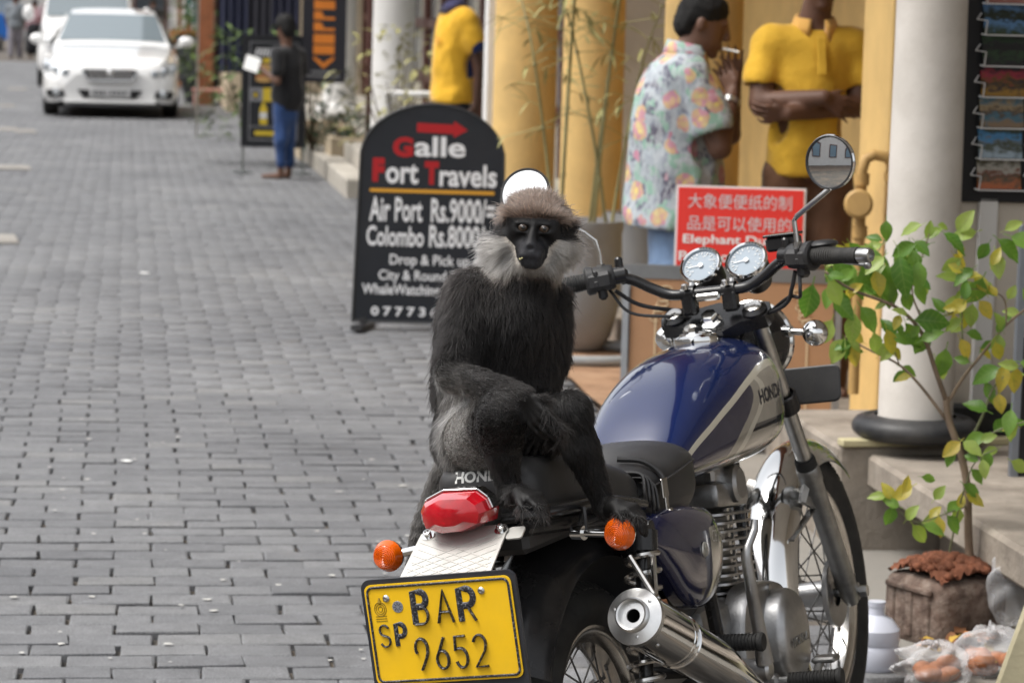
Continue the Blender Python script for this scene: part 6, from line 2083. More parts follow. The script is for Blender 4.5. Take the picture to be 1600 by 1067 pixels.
# ================================================================== PEOPLE
def cloth(name, col, **kw): return M(name, col, 0.9, sheen=0.3, bump=0.35, bscale=16, var=kw.pop('var', 0.12), vscale=9, **kw)
SKIN = M('skin_dark', (0.135, 0.068, 0.044), 0.58, var=0.12, vscale=12, bump=0.12, bscale=150)
SKIN2 = M('skin_darker', (0.075, 0.036, 0.024), 0.5, var=0.12, vscale=12, bump=0.12, bscale=150)
HAIR = M('black_hair', (0.0035, 0.003, 0.003), 0.8, var=0.4, vscale=60, bump=0.8, bscale=120)
def A3(*p): return np.array(p, float)
def head_part(B, c, f, up=(0, 0, 1), s=1.0):
    """head with brow, nose, lips, chin and ears, looking along f"""
    c = np.array(c, float); f = np.array(f, float); f /= np.linalg.norm(f)
    u = np.array(up, float); u -= f * (u @ f); u /= np.linalg.norm(u)
    r = np.cross(f, u)
    R = np.stack([r, f, u], 1)
    q = lambda x, y, z: c + (r * x + f * y + u * z) * s
    B.ball(q(0, -0.012, 0.03), A3(0.073, 0.092, 0.088) * s, 0.02, R=R)
    B.ball(q(0, 0.030, -0.045), A3(0.056, 0.055, 0.068) * s, 0.03, R=R)
    B.cone(q(-0.035, 0.076, 0.028), q(0.035, 0.076, 0.028), 0.012 * s, 0.012 * s, 0.012)
    B.cone(q(0, 0.086, 0.018), q(0, 0.104, -0.022), 0.009 * s, 0.013 * s, 0.008)
    B.cone(q(-0.012, 0.098, -0.027), q(0.012, 0.098, -0.027), 0.009 * s, 0.009 * s, 0.005)
    B.cone(q(-0.020, 0.083, -0.053), q(0.020, 0.083, -0.053), 0.0085 * s, 0.0085 * s, 0.005)
    B.cone(q(-0.017, 0.081, -0.068), q(0.017, 0.081, -0.068), 0.009 * s, 0.009 * s, 0.005)
    B.ball(q(0, 0.070, -0.098), A3(0.022, 0.018, 0.018) * s, 0.015, R=R)
    for x in (-1, 1):
        B.ball(q(0.032 * x, 0.084, 0.008), A3(0.015, 0.010, 0.010) * s, 0.008, R=R, sub=True)
        B.ball(q(0.077 * x, -0.010, -0.005), A3(0.010, 0.020, 0.032) * s, 0.006, R=R)
    return q, R
_WR = {'shirt': (0.0045, 20), 'polo_shirt': (0.0032, 18), 'jeans': (0.005, 24), 'trousers': (0.005, 22), 'skirt': (0.006, 18), 'hair': (0.0022, 120)}
def finish(Bd, name, mat, parent, root, it=1):
    V, F = Bd.mesh()
    V = relax(V, F, it, 0.5)
    if name in _WR: V = relax(wrinkle(V, F, *_WR[name], seed=len(V)), F, 1, 0.3)
    return np_object(name, V, F, mat, parent, mw=(root if parent is None else None))
def collar(parent, c, r0, r1, h, tilt, mat, gap=0.5, yaw=0.0):
    b = MB()
    secs = []
    n = 26
    for i in range(n + 1):
        a = yaw + gap / 2 + (2 * pi - gap) * i / n
        d = Vector((sin(a), -cos(a), 0))
        z = tilt * -cos(a - yaw)
        t = 0.25 + 0.75 * min(1, min(i, n - i) / 4)
        secs.append([Vector(c) + d * r0 + Vector((0, 0, -0.012 + z)), Vector(c) + d * r0 * 0.97 + Vector((0, 0, h + z)), Vector(c) + d * (r0 + 0.008) + Vector((0, 0, h + 0.004 + z)), Vector(c) + d * r1 + Vector((0, 0, -0.02 + z + (0.0 if t > 0.9 else -0.02)))])
    b.loft(secs, closed=True)
    return b.build('collar', mat, parent, 180)

# --- man in the flowered shirt
m, nt, pb = _new('flowered_cloth')
v = _coord(nt)
def _vor(nt, vec, s, rnd=1.0):
    n = nt.nodes.new('ShaderNodeTexVoronoi'); n.inputs['Scale'].default_value = s; n.inputs['Randomness'].default_value = rnd
    nt.links.new(vec, n.inputs['Vector']); return n
wob = nt.nodes.new('ShaderNodeTexNoise'); wob.inputs['Scale'].default_value = 22; nt.links.new(v, wob.inputs['Vector'])
vm = nt.nodes.new('ShaderNodeVectorMath'); vm.operation = 'MULTIPLY_ADD'; nt.links.new(wob.outputs['Color'], vm.inputs[0]); vm.inputs[1].default_value = (0.035,) * 3; nt.links.new(v, vm.inputs[2])
w_ = vm.outputs[0]
c = _ramp(nt, _noise(nt, w_, 11, 3), [(0.36, (0.11, 0.10, 0.14)), (0.46, (0.32, 0.35, 0.40)), (0.56, (0.42, 0.47, 0.50)), (0.64, (0.15, 0.15, 0.20))])
gmask = _ramp(nt, _noise(nt, w_, 17, 2), [(0.54, (0, 0, 0)), (0.57, (1, 1, 1))])
c = _mixcol(nt, gmask, c, (0.26, 0.42, 0.34))
lines = _ramp(nt, _noise(nt, _coord(nt, (1, 1, 0.4)), 60, 2), [(0.5, (0, 0, 0)), (0.56, (0.55,) * 3)])
c = _mixcol(nt, lines, c, (0.50, 0.53, 0.55))
v1 = _vor(nt, w_, 11.5)
rsel = nt.nodes.new('ShaderNodeSeparateColor'); nt.links.new(v1.outputs['Color'], rsel.inputs[0])
on = _math(nt, 'GREATER_THAN', rsel.outputs[0], 0.25)
pet = _math(nt, 'MULTIPLY', on, _math(nt, 'LESS_THAN', v1.outputs['Distance'], 0.45))
v2 = _vor(nt, w_, 30)
pc = _ramp(nt, v2.outputs['Distance'], [(0.15, (0.56, 0.30, 0.36)), (0.5, (0.48, 0.20, 0.28)), (0.75, (0.52, 0.38, 0.42))])
ye = _math(nt, 'GREATER_THAN', rsel.outputs[1], 0.5)
pc = _mixcol(nt, ye, pc, _ramp(nt, v2.outputs['Distance'], [(0.15, (0.62, 0.52, 0.26)), (0.5, (0.58, 0.38, 0.24)), (0.7, (0.52, 0.26, 0.32))]))
c = _mixcol(nt, pet, c, pc)
ctr = _math(nt, 'MULTIPLY', on, _math(nt, 'LESS_THAN', v1.outputs['Distance'], 0.13))
c = _mixcol(nt, ctr, c, (0.72, 0.58, 0.20))
nt.links.new(c, pb.inputs['Base Color']); pb.inputs['Roughness'].default_value = 0.85
bn = nt.nodes.new('ShaderNodeBump'); bn.inputs['Strength'].default_value = 0.5; bn.inputs['Distance'].default_value = 0.02
nt.links.new(_noise(nt, _coord(nt, (1, 1, 0.45)), 9, 4), bn.inputs['Height']); nt.links.new(bn.outputs[0], pb.inputs['Normal'])
FLOWERED = m
root = Matrix.Translation((0.62, 11.5, 0.0))
JEANS = cloth('pale_jeans', (0.22, 0.33, 0.52), dirt=(0.35, 0.45, 0.6), dscale=5, damt=0.4)
B = Body(0.0085, 0.025)
hq, hR_ = head_part(B, (0.090, 0.0, 1.545), (0.92, -0.10, -0.30), (0.3, 0, 1))
B.cone((0.015, 0.0, 1.40), (0.065, 0, 1.50), 0.062, 0.058, 0.02)
B.cone((0.0, -0.12, 1.36), (0.0, 0.12, 1.36), 0.07, 0.07, 0.04); B.cone((0.0, 0, 1.3), (0.0, 0, 0.95), 0.12, 0.13, 0.05)
B.cone((0.045, -0.185, 1.345), (0.150, -0.215, 1.085), 0.052, 0.046, 0.02); B.cone((0.150, -0.215, 1.085), (0.198, -0.105, 1.285), 0.045, 0.029, 0.01)
B.cone((0.03, 0.185, 1.345), (0.215, 0.16, 1.12), 0.050, 0.042, 0.02); B.cone((0.215, 0.16, 1.12), (0.215, 0.03, 1.325), 0.042, 0.028, 0.01)
hand(B, (0.198, -0.105, 1.285), (-0.22, 0.42, 0.85), (0.5, -0.45, 0.3), 0.012, 1.0, 0.75, thumb_side=-1)
hand(B, (0.215, 0.03, 1.325), (-0.10, -0.10, 0.95), (-0.9, 0.0, 0.2), 0.012, 1.0, 0.45, thumb_side=1)
for s in (-1, 1):
    B.cone((0.0, 0.10 * s, 0.9), (0.01, 0.10 * s, 0.48), 0.08, 0.05, 0.03); B.cone((0.01, 0.10 * s, 0.48), (-0.02, 0.10 * s, 0.08), 0.05, 0.035, 0.02); B.cone((-0.03, 0.10 * s, 0.035), (0.17, 0.11 * s, 0.025), 0.035, 0.025, 0.02)
p1 = finish(B, 'person', SKIN, None, root)
tag(p1, 'man in a flowered short sleeved shirt and jeans raising a cigarette to his mouth', 'person')
B = Body(0.0085, 0.02)
B.ball(hq(0, -0.020, 0.052), A3(0.084, 0.098, 0.082), 0.02, R=hR_); B.ball(hq(0, -0.060, -0.005), A3(0.074, 0.060, 0.075), 0.02, R=hR_)
B.ball(hq(0, 0.105, -0.02), A3(0.075, 0.055, 0.085), 0.01, R=hR_, sub=True)
for x in (-1, 1): B.ball(hq(0.088 * x, 0.0, -0.02), A3(0.03, 0.035, 0.04), 0.008, R=hR_, sub=True)
finish(B, 'hair', HAIR, p1, None)
B = Body(0.0085, 0.04)
B.cone((0.005, -0.16, 1.355), (0.005, 0.16, 1.355), 0.085, 0.085, 0.05)
B.ball((-0.02, 0.0, 1.22), (0.155, 0.215, 0.20), 0.06); B.ball((-0.005, 0.0, 1.0), (0.185, 0.225, 0.26), 0.08)
B.ball((0.0, 0.0, 0.80), (0.200, 0.232, 0.24), 0.06)
B.cone((0.03, -0.195, 1.345), (0.115, -0.218, 1.17), 0.078, 0.080, 0.04); B.cone((0.02, 0.195, 1.345), (0.15, 0.19, 1.19), 0.076, 0.078, 0.04)
B.cone((0.10, -0.214, 1.165) + A3(0.045, -0.012, -0.09), (0.10, -0.214, 1.165) + A3(0.07, -0.02, -0.14), 0.10, 0.10, 0.004, sub=True)
B.cone((0.20, 0.19, 1.10), (0.24, 0.19, 1.05), 0.10, 0.10, 0.004, sub=True)
B.ball((0, 0, 0.45), (0.6, 0.6, 0.335), 0.006, sub=True)
sh = finish(B, 'shirt', FLOWERED, p1, None)
collar(sh, (0.025, 0.0, 1.425), 0.068, 0.098, 0.045, 0.014, FLOWERED, 0.7, yaw=pi / 2)
B = Body(0.010, 0.03)
for s in (-1, 1):
    B.cone((0.0, 0.085 * s, 0.92), (0.01, 0.10 * s, 0.50), 0.115, 0.080, 0.03); B.cone((0.01, 0.10 * s, 0.50), (-0.02, 0.10 * s, 0.06), 0.080, 0.066, 0.03)
finish(B, 'jeans', JEANS, p1, None)
b = MB(); b.tube([hq(0.03, 0.100, -0.062), hq(0.075, 0.165, -0.055)], 0.0045, 8)
tag(b.build('cigarette', M('cigarette_white', (0.8, 0.78, 0.72), 0.7), None, mw=root), 'white cigarette held to the lips of the man in the flowered shirt', 'cigarette')
b = MB()
fa = (Vector((0.198, -0.105, 1.285)) - Vector((0.150, -0.215, 1.085))).normalized()
b.lathe([(0.031, -0.008), (0.037, -0.010), (0.038, 0.010), (0.032, 0.008)], Vector((0.190, -0.122, 1.255)), fa, 20)
b.build('wrist_watch', M('watch_silver', (0.6, 0.6, 0.58), 0.3, 0.9), p1)

# --- man in the yellow polo shirt, arms folded
root = Matrix.Translation((1.12, 11.4, 0.12)) @ Matrix.Rotation(radians(6), 4, 'Z')
Z = -0.12
POLO = cloth('yellow_polo', (0.68, 0.40, 0.035), var=0.08)
POLO_T = cloth('polo_trim', (0.72, 0.40, 0.10), var=0.08)
B = Body(0.0085, 0.025)
hq, hR_ = head_part(B, (0.02, -0.005, 1.735 + Z), (0.05, -1, -0.08))
B.cone((0.0, 0.02, 1.53 + Z), (0.015, 0.0, 1.63 + Z), 0.062, 0.058, 0.02)
B.cone((-0.13, 0.02, 1.48 + Z), (0.14, 0.02, 1.48 + Z), 0.07, 0.07, 0.04); B.cone((0.0, 0.02, 1.42 + Z), (0.0, 0.03, 1.05 + Z), 0.12, 0.12, 0.05)
eL, eR = A3(-0.200, -0.05, 1.255 + Z), A3(0.185, -0.03, 1.255 + Z)
wl, wr = A3(0.010, -0.200, 1.285 + Z), A3(-0.120, -0.185, 1.225 + Z)
B.cone((-0.178, 0.02, 1.465 + Z), eL, 0.055, 0.048, 0.02); B.cone(eL, wl, 0.047, 0.031, 0.01)
B.cone((0.185, 0.02, 1.465 + Z), eR, 0.055, 0.048, 0.02); B.cone(eR, wr, 0.047, 0.031, 0.01)
hand(B, wl, (0.9, 0.05, -0.42), (0.35, 0.1, 0.85), 0.012, 1.0, 0.35, thumb_side=-1)
hand(B, wr, (-0.95, 0.12, -0.10), (0.0, -0.5, 0.9), 0.012, 1.0, 0.9, thumb_side=1)
for s in (-1, 1):
    B.cone((0.085 * s, 0.03, 0.95 + Z), (0.10 * s, 0.02, 0.55 + Z), 0.08, 0.055, 0.03); B.cone((0.10 * s, 0.02, 0.55 + Z), (0.11 * s, 0.05, 0.21 + Z), 0.05, 0.035, 0.02); B.cone((0.11 * s, 0.05, 0.155 + Z), (0.14 * s, -0.13, 0.148 + Z), 0.034, 0.026, 0.02)
p2 = finish(B, 'person', SKIN, None, root)
tag(p2, 'man in a plain yellow polo shirt and brown trousers standing with folded arms', 'person')
B = Body(0.0085, 0.02)
B.ball(hq(0, -0.020, 0.050), A3(0.083, 0.098, 0.082), 0.02, R=hR_); B.ball(hq(0, 0.105, -0.015), A3(0.075, 0.055, 0.085), 0.01, R=hR_, sub=True)
finish(B, 'hair', HAIR, p2, None)
B = Body(0.0085, 0.04)
B.cone((-0.145, 0.02, 1.475 + Z), (0.15, 0.02, 1.475 + Z), 0.085, 0.085, 0.05)
B.ball((0.0, 0.01, 1.36 + Z), (0.168, 0.118, 0.17), 0.05); B.ball((0.0, 0.0, 1.18 + Z), (0.158, 0.122, 0.22), 0.06); B.ball((0.0, 0.01, 1.02 + Z), (0.160, 0.125, 0.17), 0.05)
B.cone((-0.172, 0.02, 1.465 + Z), (-0.196, -0.02, 1.345 + Z), 0.066, 0.072, 0.03); B.cone((0.178, 0.02, 1.465 + Z), (0.188, 0.0, 1.345 + Z), 0.066, 0.072, 0.03)
for s, e in ((-1, eL), (1, eR)):
    hem = A3(0.195 * s, -0.01, 1.33 + Z); d = e - A3(0.178 * s, 0.02, 1.465 + Z); d /= np.linalg.norm(d)
    B.cone(hem + d * 0.11, hem + d * 0.16, 0.115, 0.115, 0.004, sub=True)
B.ball((0, 0, 0.70 + Z), (0.6, 0.6, 0.285), 0.006, sub=True)
sh = finish(B, 'polo_shirt', POLO, p2, None)
collar(sh, (0.008, 0.012, 1.545 + Z), 0.068, 0.100, 0.040, 0.012, POLO_T, 0.75)
b = MB(); b.box((0.012, -0.128, 1.44 + Z), (0.034, 0.006, 0.15), Matrix.Rotation(radians(-18), 3, 'X'), 0, 0.003); b.build('placket', POLO, sh)
B = Body(0.010, 0.03)
for s in (-1, 1):
    B.cone((0.080 * s, 0.02, 0.97 + Z), (0.105 * s, 0.02, 0.60 + Z), 0.094, 0.088, 0.03); B.cone((0.105 * s, 0.02, 0.60 + Z), (0.115 * s, 0.05, 0.18 + Z), 0.092, 0.075, 0.03)
finish(B, 'trousers', cloth('brown_trousers', (0.13, 0.065, 0.035), var=0.2), p2, None)

# --- young man in the yellow and blue polo, in profile
def young(root):
    B = Body(0.010, 0.025)
    Z = 0.0
    hq, hR_ = head_part(B, (-0.11, 0, 1.63), (-1, -0.1, 0.0))
    B.cone((-0.02, 0, 1.44), (-0.08, 0, 1.55), 0.055, 0.052, 0.02)
    B.cone((0.0, -0.12, 1.38), (0, 0.12, 1.38), 0.065, 0.065, 0.04); B.cone((0, 0, 1.32), (0.0, 0, 0.95), 0.10, 0.11, 0.05)
    for s in (-1, 1):
        e = A3(0.115 + 0.01 * s, 0.20 * s, 1.03); w = A3(0.09 if s < 0 else -0.10, 0.205 * s, 0.80)
        B.cone((0.035, 0.17 * s, 1.36), e, 0.046, 0.038, 0.02); B.cone(e, w, 0.037, 0.027, 0.01)
        hand(B, w, (-0.1, 0, -1), (-1, 0, 0), 0.012, 1.0, 0.4, thumb_side=s)
        B.cone((0.0, 0.09 * s, 0.9), (0.0, 0.09 * s, 0.48), 0.08, 0.05, 0.03); B.cone((0.0, 0.09 * s, 0.48), (0.03, 0.09 * s, 0.09), 0.05, 0.035, 0.02); B.cone((0.03, 0.09 * s, 0.035), (-0.17, 0.10 * s, 0.025), 0.034, 0.025, 0.02)
    p = finish(B, 'person', SKIN2, None, root)
    B = Body(0.010, 0.02)
    B.ball(hq(0, -0.018, 0.05), A3(0.084, 0.10, 0.085), 0.02, R=hR_); B.ball(hq(0, 0.11, -0.02), A3(0.075, 0.055, 0.085), 0.01, R=hR_, sub=True)
    finish(B, 'hair', HAIR, p, None)
    B = Body(0.010, 0.04)
    B.cone((0.01, -0.14, 1.375), (0.01, 0.14, 1.375), 0.078, 0.078, 0.05)
    B.ball((-0.01, 0, 1.24), (0.135, 0.18, 0.19), 0.06); B.ball((-0.015, 0, 1.05), (0.145, 0.175, 0.22), 0.07); B.ball((-0.005, 0, 0.86), (0.150, 0.18, 0.17), 0.05)
    for s in (-1, 1):
        d = A3(0.09, 0.03 * s, -0.33); d /= np.linalg.norm(d); a = A3(0.035, 0.17 * s, 1.36)
        B.cone(a, a + d * 0.17, 0.074, 0.074, 0.04); B.cone(a + d * 0.31, a + d * 0.36, 0.105, 0.105, 0.004, sub=True)
    B.ball((0, 0, 0.52), (0.6, 0.6, 0.30), 0.006, sub=True)
    V, F = B.mesh(); V = relax(wrinkle(relax(V, F, 1), F, 0.0045, 20), F, 1, 0.3)
    sh = np_object('polo_shirt', V, F, [cloth('bright_yellow_polo', (0.78, 0.44, 0.03), var=0.07), cloth('blue_panel', (0.018, 0.03, 0.12))], p)
    cen_ = V[F].mean(1)
    pn = (cen_[:, 0] > 0.055 - 0.25 * (cen_[:, 2] - 1.12) ** 2 * 4) & (cen_[:, 0] < 0.14) & (cen_[:, 2] < 1.21) & (cen_[:, 2] > 0.98) & (np.abs(cen_[:, 1]) > 0.06)
    hem_ = (np.abs(cen_[:, 1]) > 0.11) & (np.linalg.norm(cen_ - A3(0.10, 0, 1.20) - np.sign(cen_[:, 1:2]) * A3(0, 0.19, 0), axis=1) < 0.085) & (cen_[:, 2] < 1.222)
    sh.data.polygons.foreach_set('material_index', (pn | hem_).astype(np.int32))
    collar(sh, (-0.025, 0, 1.455), 0.062, 0.095, 0.045, 0.016, cloth('collar_blue', (0.10, 0.10, 0.22)), 0.8, yaw=-pi / 2)
    put_text('shirt_print', M('shirt_red_print', (0.45, 0.04, 0.05), 0.7), sh, 'XX', (-0.152, -0.06, 1.20), (-0.05, -1, 0), (0, 0, 1), width=0.05, height=0.05, bold=0.03)
    B = Body(0.011, 0.03)
    for s in (-1, 1):
        B.cone((0.0, 0.075 * s, 0.80), (0.0, 0.09 * s, 0.50), 0.090, 0.075, 0.03); B.cone((0.0, 0.09 * s, 0.50), (0.03, 0.09 * s, 0.07), 0.075, 0.06, 0.03)
    finish(B, 'trousers', cloth('black_trousers', (0.015, 0.015, 0.018)), p, None)
    return p
p3 = young(Matrix.Translation((-0.43, 20.0, 0.13)) @ Matrix.Rotation(radians(18), 4, 'Z'))
tag(p3, 'young man in a yellow polo shirt with blue side panel seen behind the travel sign', 'person')

# --- barefoot boy in black and blue with a paper in his hand
root = Matrix.Translation((-2.10, 26.6, 0.0)) @ Matrix.Rotation(radians(0), 4, 'Z')
B = Body(0.011, 0.025)
hq, hR_ = head_part(B, (0.0, 0.0, 1.345), (-0.75, 0.62, -0.22), s=0.92)
B.cone((0.02, 0, 1.17), (0.01, 0, 1.27), 0.050, 0.048, 0.02)
B.cone((-0.05, -0.10, 1.11), (0.10, 0.08, 1.11), 0.058, 0.058, 0.04); B.cone((0.03, 0, 1.05), (0.03, 0, 0.7), 0.095, 0.09, 0.05)
eA, wA = A3(-0.045, -0.20, 0.875), A3(-0.200, -0.10, 0.985)
B.cone((-0.06, -0.14, 1.10), eA, 0.040, 0.034, 0.02); B.cone(eA, wA, 0.034, 0.023, 0.01)
hand(B, wA, (-0.8, 0.35, 0.25), (0, 0.3, 1), 0.01, 0.85, 0.6)
eB, wB = A3(0.12, 0.16, 0.86), A3(0.0, 0.26, 0.95)
B.cone((0.12, 0.10, 1.10), eB, 0.040, 0.034, 0.02); B.cone(eB, wB, 0.034, 0.023, 0.01)
hand(B, wB, (-0.8, 0.2, 0.25), (0, 0.3, 1), 0.01, 0.85, 0.6)
for s in (-1, 1):
    B.cone((0.03 + 0.04 * s, 0.03 * s, 0.65), (0.015 + 0.035 * s, 0.06 * s, 0.36), 0.07, 0.045, 0.02); B.cone((0.015 + 0.035 * s, 0.06 * s, 0.36), (0.02 + 0.03 * s, 0.06 * s, 0.06), 0.042, 0.030, 0.01)
    B.cone((0.02 + 0.03 * s, 0.06 * s, 0.03), (-0.14 + 0.03 * s, 0.06 * s + 0.04, 0.020), 0.030, 0.020, 0.015)
p4 = finish(B, 'person', SKIN, None, root)
tag(p4, 'barefoot boy in black shirt and blue jeans beside the drinks board', 'person')
B = Body(0.011, 0.02)
B.ball(hq(0, -0.012, 0.045), A3(0.084, 0.098, 0.088), 0.02, R=hR_); B.ball(hq(0, -0.05, -0.02), A3(0.076, 0.06, 0.08), 0.02, R=hR_)
B.ball(hq(0, 0.105, -0.03), A3(0.075, 0.055, 0.085), 0.01, R=hR_, sub=True)
finish(B, 'hair', HAIR, p4, None)
B = Body(0.011, 0.04)
B.cone((-0.05, -0.10, 1.115), (0.11, 0.09, 1.115), 0.072, 0.072, 0.05); B.ball((0.03, 0, 0.98), (0.135, 0.125, 0.18), 0.06); B.ball((0.035, 0, 0.76), (0.145, 0.13, 0.20), 0.05)
B.cone((-0.06, -0.14, 1.10), (-0.055, -0.18, 0.96), 0.062, 0.062, 0.03); B.cone((0.13, 0.11, 1.10), (0.14, 0.15, 0.96), 0.062, 0.062, 0.03)
B.ball((0, 0, 0.45), (0.5, 0.5, 0.16), 0.006, sub=True)
finish(B, 'shirt', cloth('black_tee', (0.012, 0.012, 0.014)), p4, None)
B = Body(0.011, 0.03)
for s in (-1, 1):
    B.cone((0.03 + 0.035 * s, 0.03 * s, 0.66), (0.015 + 0.035 * s, 0.055 * s, 0.36), 0.080, 0.060, 0.03); B.cone((0.015 + 0.035 * s, 0.055 * s, 0.36), (0.02 + 0.03 * s, 0.06 * s, 0.14), 0.060, 0.050, 0.03)
finish(B, 'jeans', cloth('blue_jeans', (0.022, 0.055, 0.16)), p4, None)
b = MB(); b.add([(-0.36, -0.10, 0.98), (-0.23, -0.14, 0.94), (-0.20, -0.10, 1.06), (-0.33, -0.06, 1.10), (-0.36, -0.096, 0.986), (-0.23, -0.136, 0.946), (-0.20, -0.096, 1.066), (-0.33, -0.056, 1.106)], [(3, 2, 1, 0), (4, 5, 6, 7), (0, 1, 5, 4), (1, 2, 6, 5), (2, 3, 7, 6), (3, 0, 4, 7)])
tag(b.build('paper_sheet', WHITE_PAPER, None, mw=root, smooth=False), 'white paper sheet held by the barefoot boy', 'paper')

# --- passers-by far up the street
def passer(px, py, h, label, top, bottom, skirt=False, facing=1, hair=HAIR, seed=0, width=1.0):
    g = G(px, py); k = h / 1.7
    B = Body(0.02, 0.03)
    hq, R_ = head_part(B, (0, 0, 1.56 * k), (0.1, facing, 0), s=k)
    B.cone((0, 0, 1.38 * k), (0, 0, 1.50 * k), 0.06, 0.055, 0.02)
    for s in (-1, 1):
        B.cone((0.18 * s, 0, 1.34 * k), (0.23 * s, 0.02, 1.05 * k), 0.05, 0.04, 0.02); B.cone((0.23 * s, 0.02, 1.05 * k), (0.20 * s, 0.08 * facing, 0.82 * k), 0.04, 0.03, 0.02)
        B.cone((0.09 * s, 0.04 * s, 0.8 * k), (0.09 * s, 0.08 * s, 0.07), 0.07, 0.04, 0.02); B.cone((0.09 * s, 0.08 * s, 0.03), (0.09 * s, 0.08 * s + 0.16 * facing, 0.03), 0.035, 0.03, 0.02)
    B.cone((0, 0, 1.3 * k), (0, 0, 0.85 * k), 0.12, 0.12, 0.05)
    p = finish(B, 'person', SKIN, None, Matrix.Translation(g))
    tag(p, label, 'person')
    B = Body(0.02, 0.03)
    B.ball(hq(0, -0.01, 0.045), A3(0.088, 0.10, 0.088) * k, 0.02, R=R_)
    finish(B, 'hair', hair, p, None)
    B = Body(0.02, 0.05)
    B.cone((-0.15 * k, 0, 1.36 * k), (0.15 * k, 0, 1.36 * k), 0.085, 0.085, 0.05); B.ball((0, 0, 1.12 * k), (0.20 * width, 0.15, 0.32 * k), 0.06); B.ball((0, 0, 0.88 * k), (0.20 * width, 0.16, 0.16 * k), 0.06)
    for s in (-1, 1): B.cone((0.18 * s, 0, 1.34 * k), (0.225 * s, 0.02, 1.08 * k), 0.07, 0.065, 0.03)
    finish(B, 'shirt', top, p, None)
    B = Body(0.02, 0.04)
    if skirt:
        B.cone((0, 0, 0.85 * k), (0, 0, 0.28), 0.17 * width, 0.25, 0.03)
        B.ball((0, 0, -0.02), (0.5, 0.5, 0.12), 0.01, sub=True)
    else:
        for s in (-1, 1):
            B.cone((0.085 * s, 0, 0.88 * k), (0.09 * s, 0.05 * s, 0.45), 0.115, 0.09, 0.03); B.cone((0.09 * s, 0.05 * s, 0.45), (0.09 * s, 0.08 * s, 0.09), 0.09, 0.075, 0.03)
    finish(B, 'skirt' if skirt else 'trousers', bottom, p, None)
    return p
PRINT = M('pink_print', (0.42, 0.30, 0.33), 0.9, var=0.6, vscale=9, dirt=(0.36, 0.05, 0.06), dscale=6, damt=0.9)
passer(24, 92, 1.55, 'distant man in grey shirt and grey trousers walking away', cloth('grey_shirt', (0.17, 0.19, 0.21)), cloth('grey_trousers', (0.22, 0.21, 0.24)))
passer(54, 92, 1.45, 'distant woman in pink printed blouse and long black skirt', PRINT, cloth('black_skirt', (0.010, 0.010, 0.014)), True, width=1.25)
passer(77, 84, 1.55, 'distant walker in a flowered top half hidden by the white car', M('muted_print', (0.30, 0.24, 0.23), 0.9, var=0.6, vscale=8, dirt=(0.1, 0.1, 0.1), damt=0.8), cloth('dark_skirt', (0.03, 0.03, 0.035)), True, width=1.1)
passer(238, 95, 1.55, 'distant person in dark clothes behind the roof of the white car', cloth('dark_top', (0.02, 0.02, 0.025)), M('dark_skirt'))
# ================================================================== WHITE CAR
CARW = M('white_car_paint', (0.80, 0.80, 0.79), 0.15, 0.0, coat=1.0)
GLASSC = M('car_glass', (0.16, 0.20, 0.22), 0.04, 0.0, spec=1.0, coat=1.0)
TRIMB = M('car_black_trim', (0.012, 0.012, 0.013), 0.4)
HEADL = M('car_headlamp', (0.62, 0.65, 0.68), 0.08, 0.5, coat=1.0, var=0.5, vscale=14)
car = tag(empty('saloon_car', Matrix.Translation((-5.32, 38.7, 0)) @ Matrix.Rotation(radians(7.0), 4, 'Z') @ Matrix.Diagonal((1, 1, 0.965, 1))), 'white saloon car with chrome grille coming down the street', 'car')
# car frame: x right, y back (nose at y = 0), z up.  Section lines across the body at each distance from the nose
def sect(y, hw, zb, zs, zt, wt, n=10):
    """half outline: sill, widest at shoulder zs, top width wt at zt"""
    half = [(hw * 0.93, zb), (hw * 0.985, zb + 0.08), (hw, (zb + zs) * 0.5), (hw * 0.985, zs), (hw * 0.93, zs + (zt - zs) * 0.25), (wt + (hw * 0.93 - wt) * 0.35, zs + (zt - zs) * 0.70), (wt, zt - 0.02), (wt * 0.72, zt), (wt * 0.35, zt + 0.008), (0, zt + 0.01)]
    pts = [Vector((x, y, z)) for x, z in half] + [Vector((-x, y, z)) for x, z in half[-2::-1]]
    return pts
SE = [(-0.02, 0.60, 0.26, 0.42, 0.60, 0.44), (0.02, 0.72, 0.21, 0.46, 0.68, 0.55), (0.10, 0.82, 0.20, 0.52, 0.755, 0.64), (0.30, 0.88, 0.19, 0.58, 0.83, 0.72), (0.70, 0.895, 0.19, 0.66, 0.90, 0.76), (1.15, 0.90, 0.19, 0.74, 0.955, 0.78),
      (1.45, 0.90, 0.19, 0.78, 0.985, 0.78), (1.46, 0.90, 0.19, 0.80, 1.0, 0.76), (2.15, 0.90, 0.19, 0.82, 1.40, 0.58), (2.6, 0.90, 0.19, 0.83, 1.455, 0.56), (3.3, 0.90, 0.19, 0.84, 1.44, 0.56), (4.0, 0.89, 0.2, 0.86, 1.10, 0.60), (4.6, 0.87, 0.24, 0.80, 1.02, 0.62), (4.82, 0.80, 0.32, 0.7, 0.92, 0.55)]
secs = []
for i in range(len(SE) - 1):
    for k in range(5):
        t = k / 5
        secs.append(sect(*[SE[i][j] * (1 - t) + SE[i + 1][j] * t for j in range(6)]))
secs.append(sect(*SE[-1]))
b = MB(); b.loft(secs, closed=False); b.add(secs[0], [tuple(range(len(secs[0])))]); b.add(secs[-1], [tuple(range(len(secs[-1]) - 1, -1, -1))])
body = b.build('body', CARW, car, 28)
def windscreen_pt(x, t): return Vector((x, 1.47 + 0.68 * t - 0.006, 1.006 + 0.392 * t + 0.012 - 0.02 * abs(x) ** 2))
b = MB()
W0, W1 = 0.715, 0.575
row_ = []
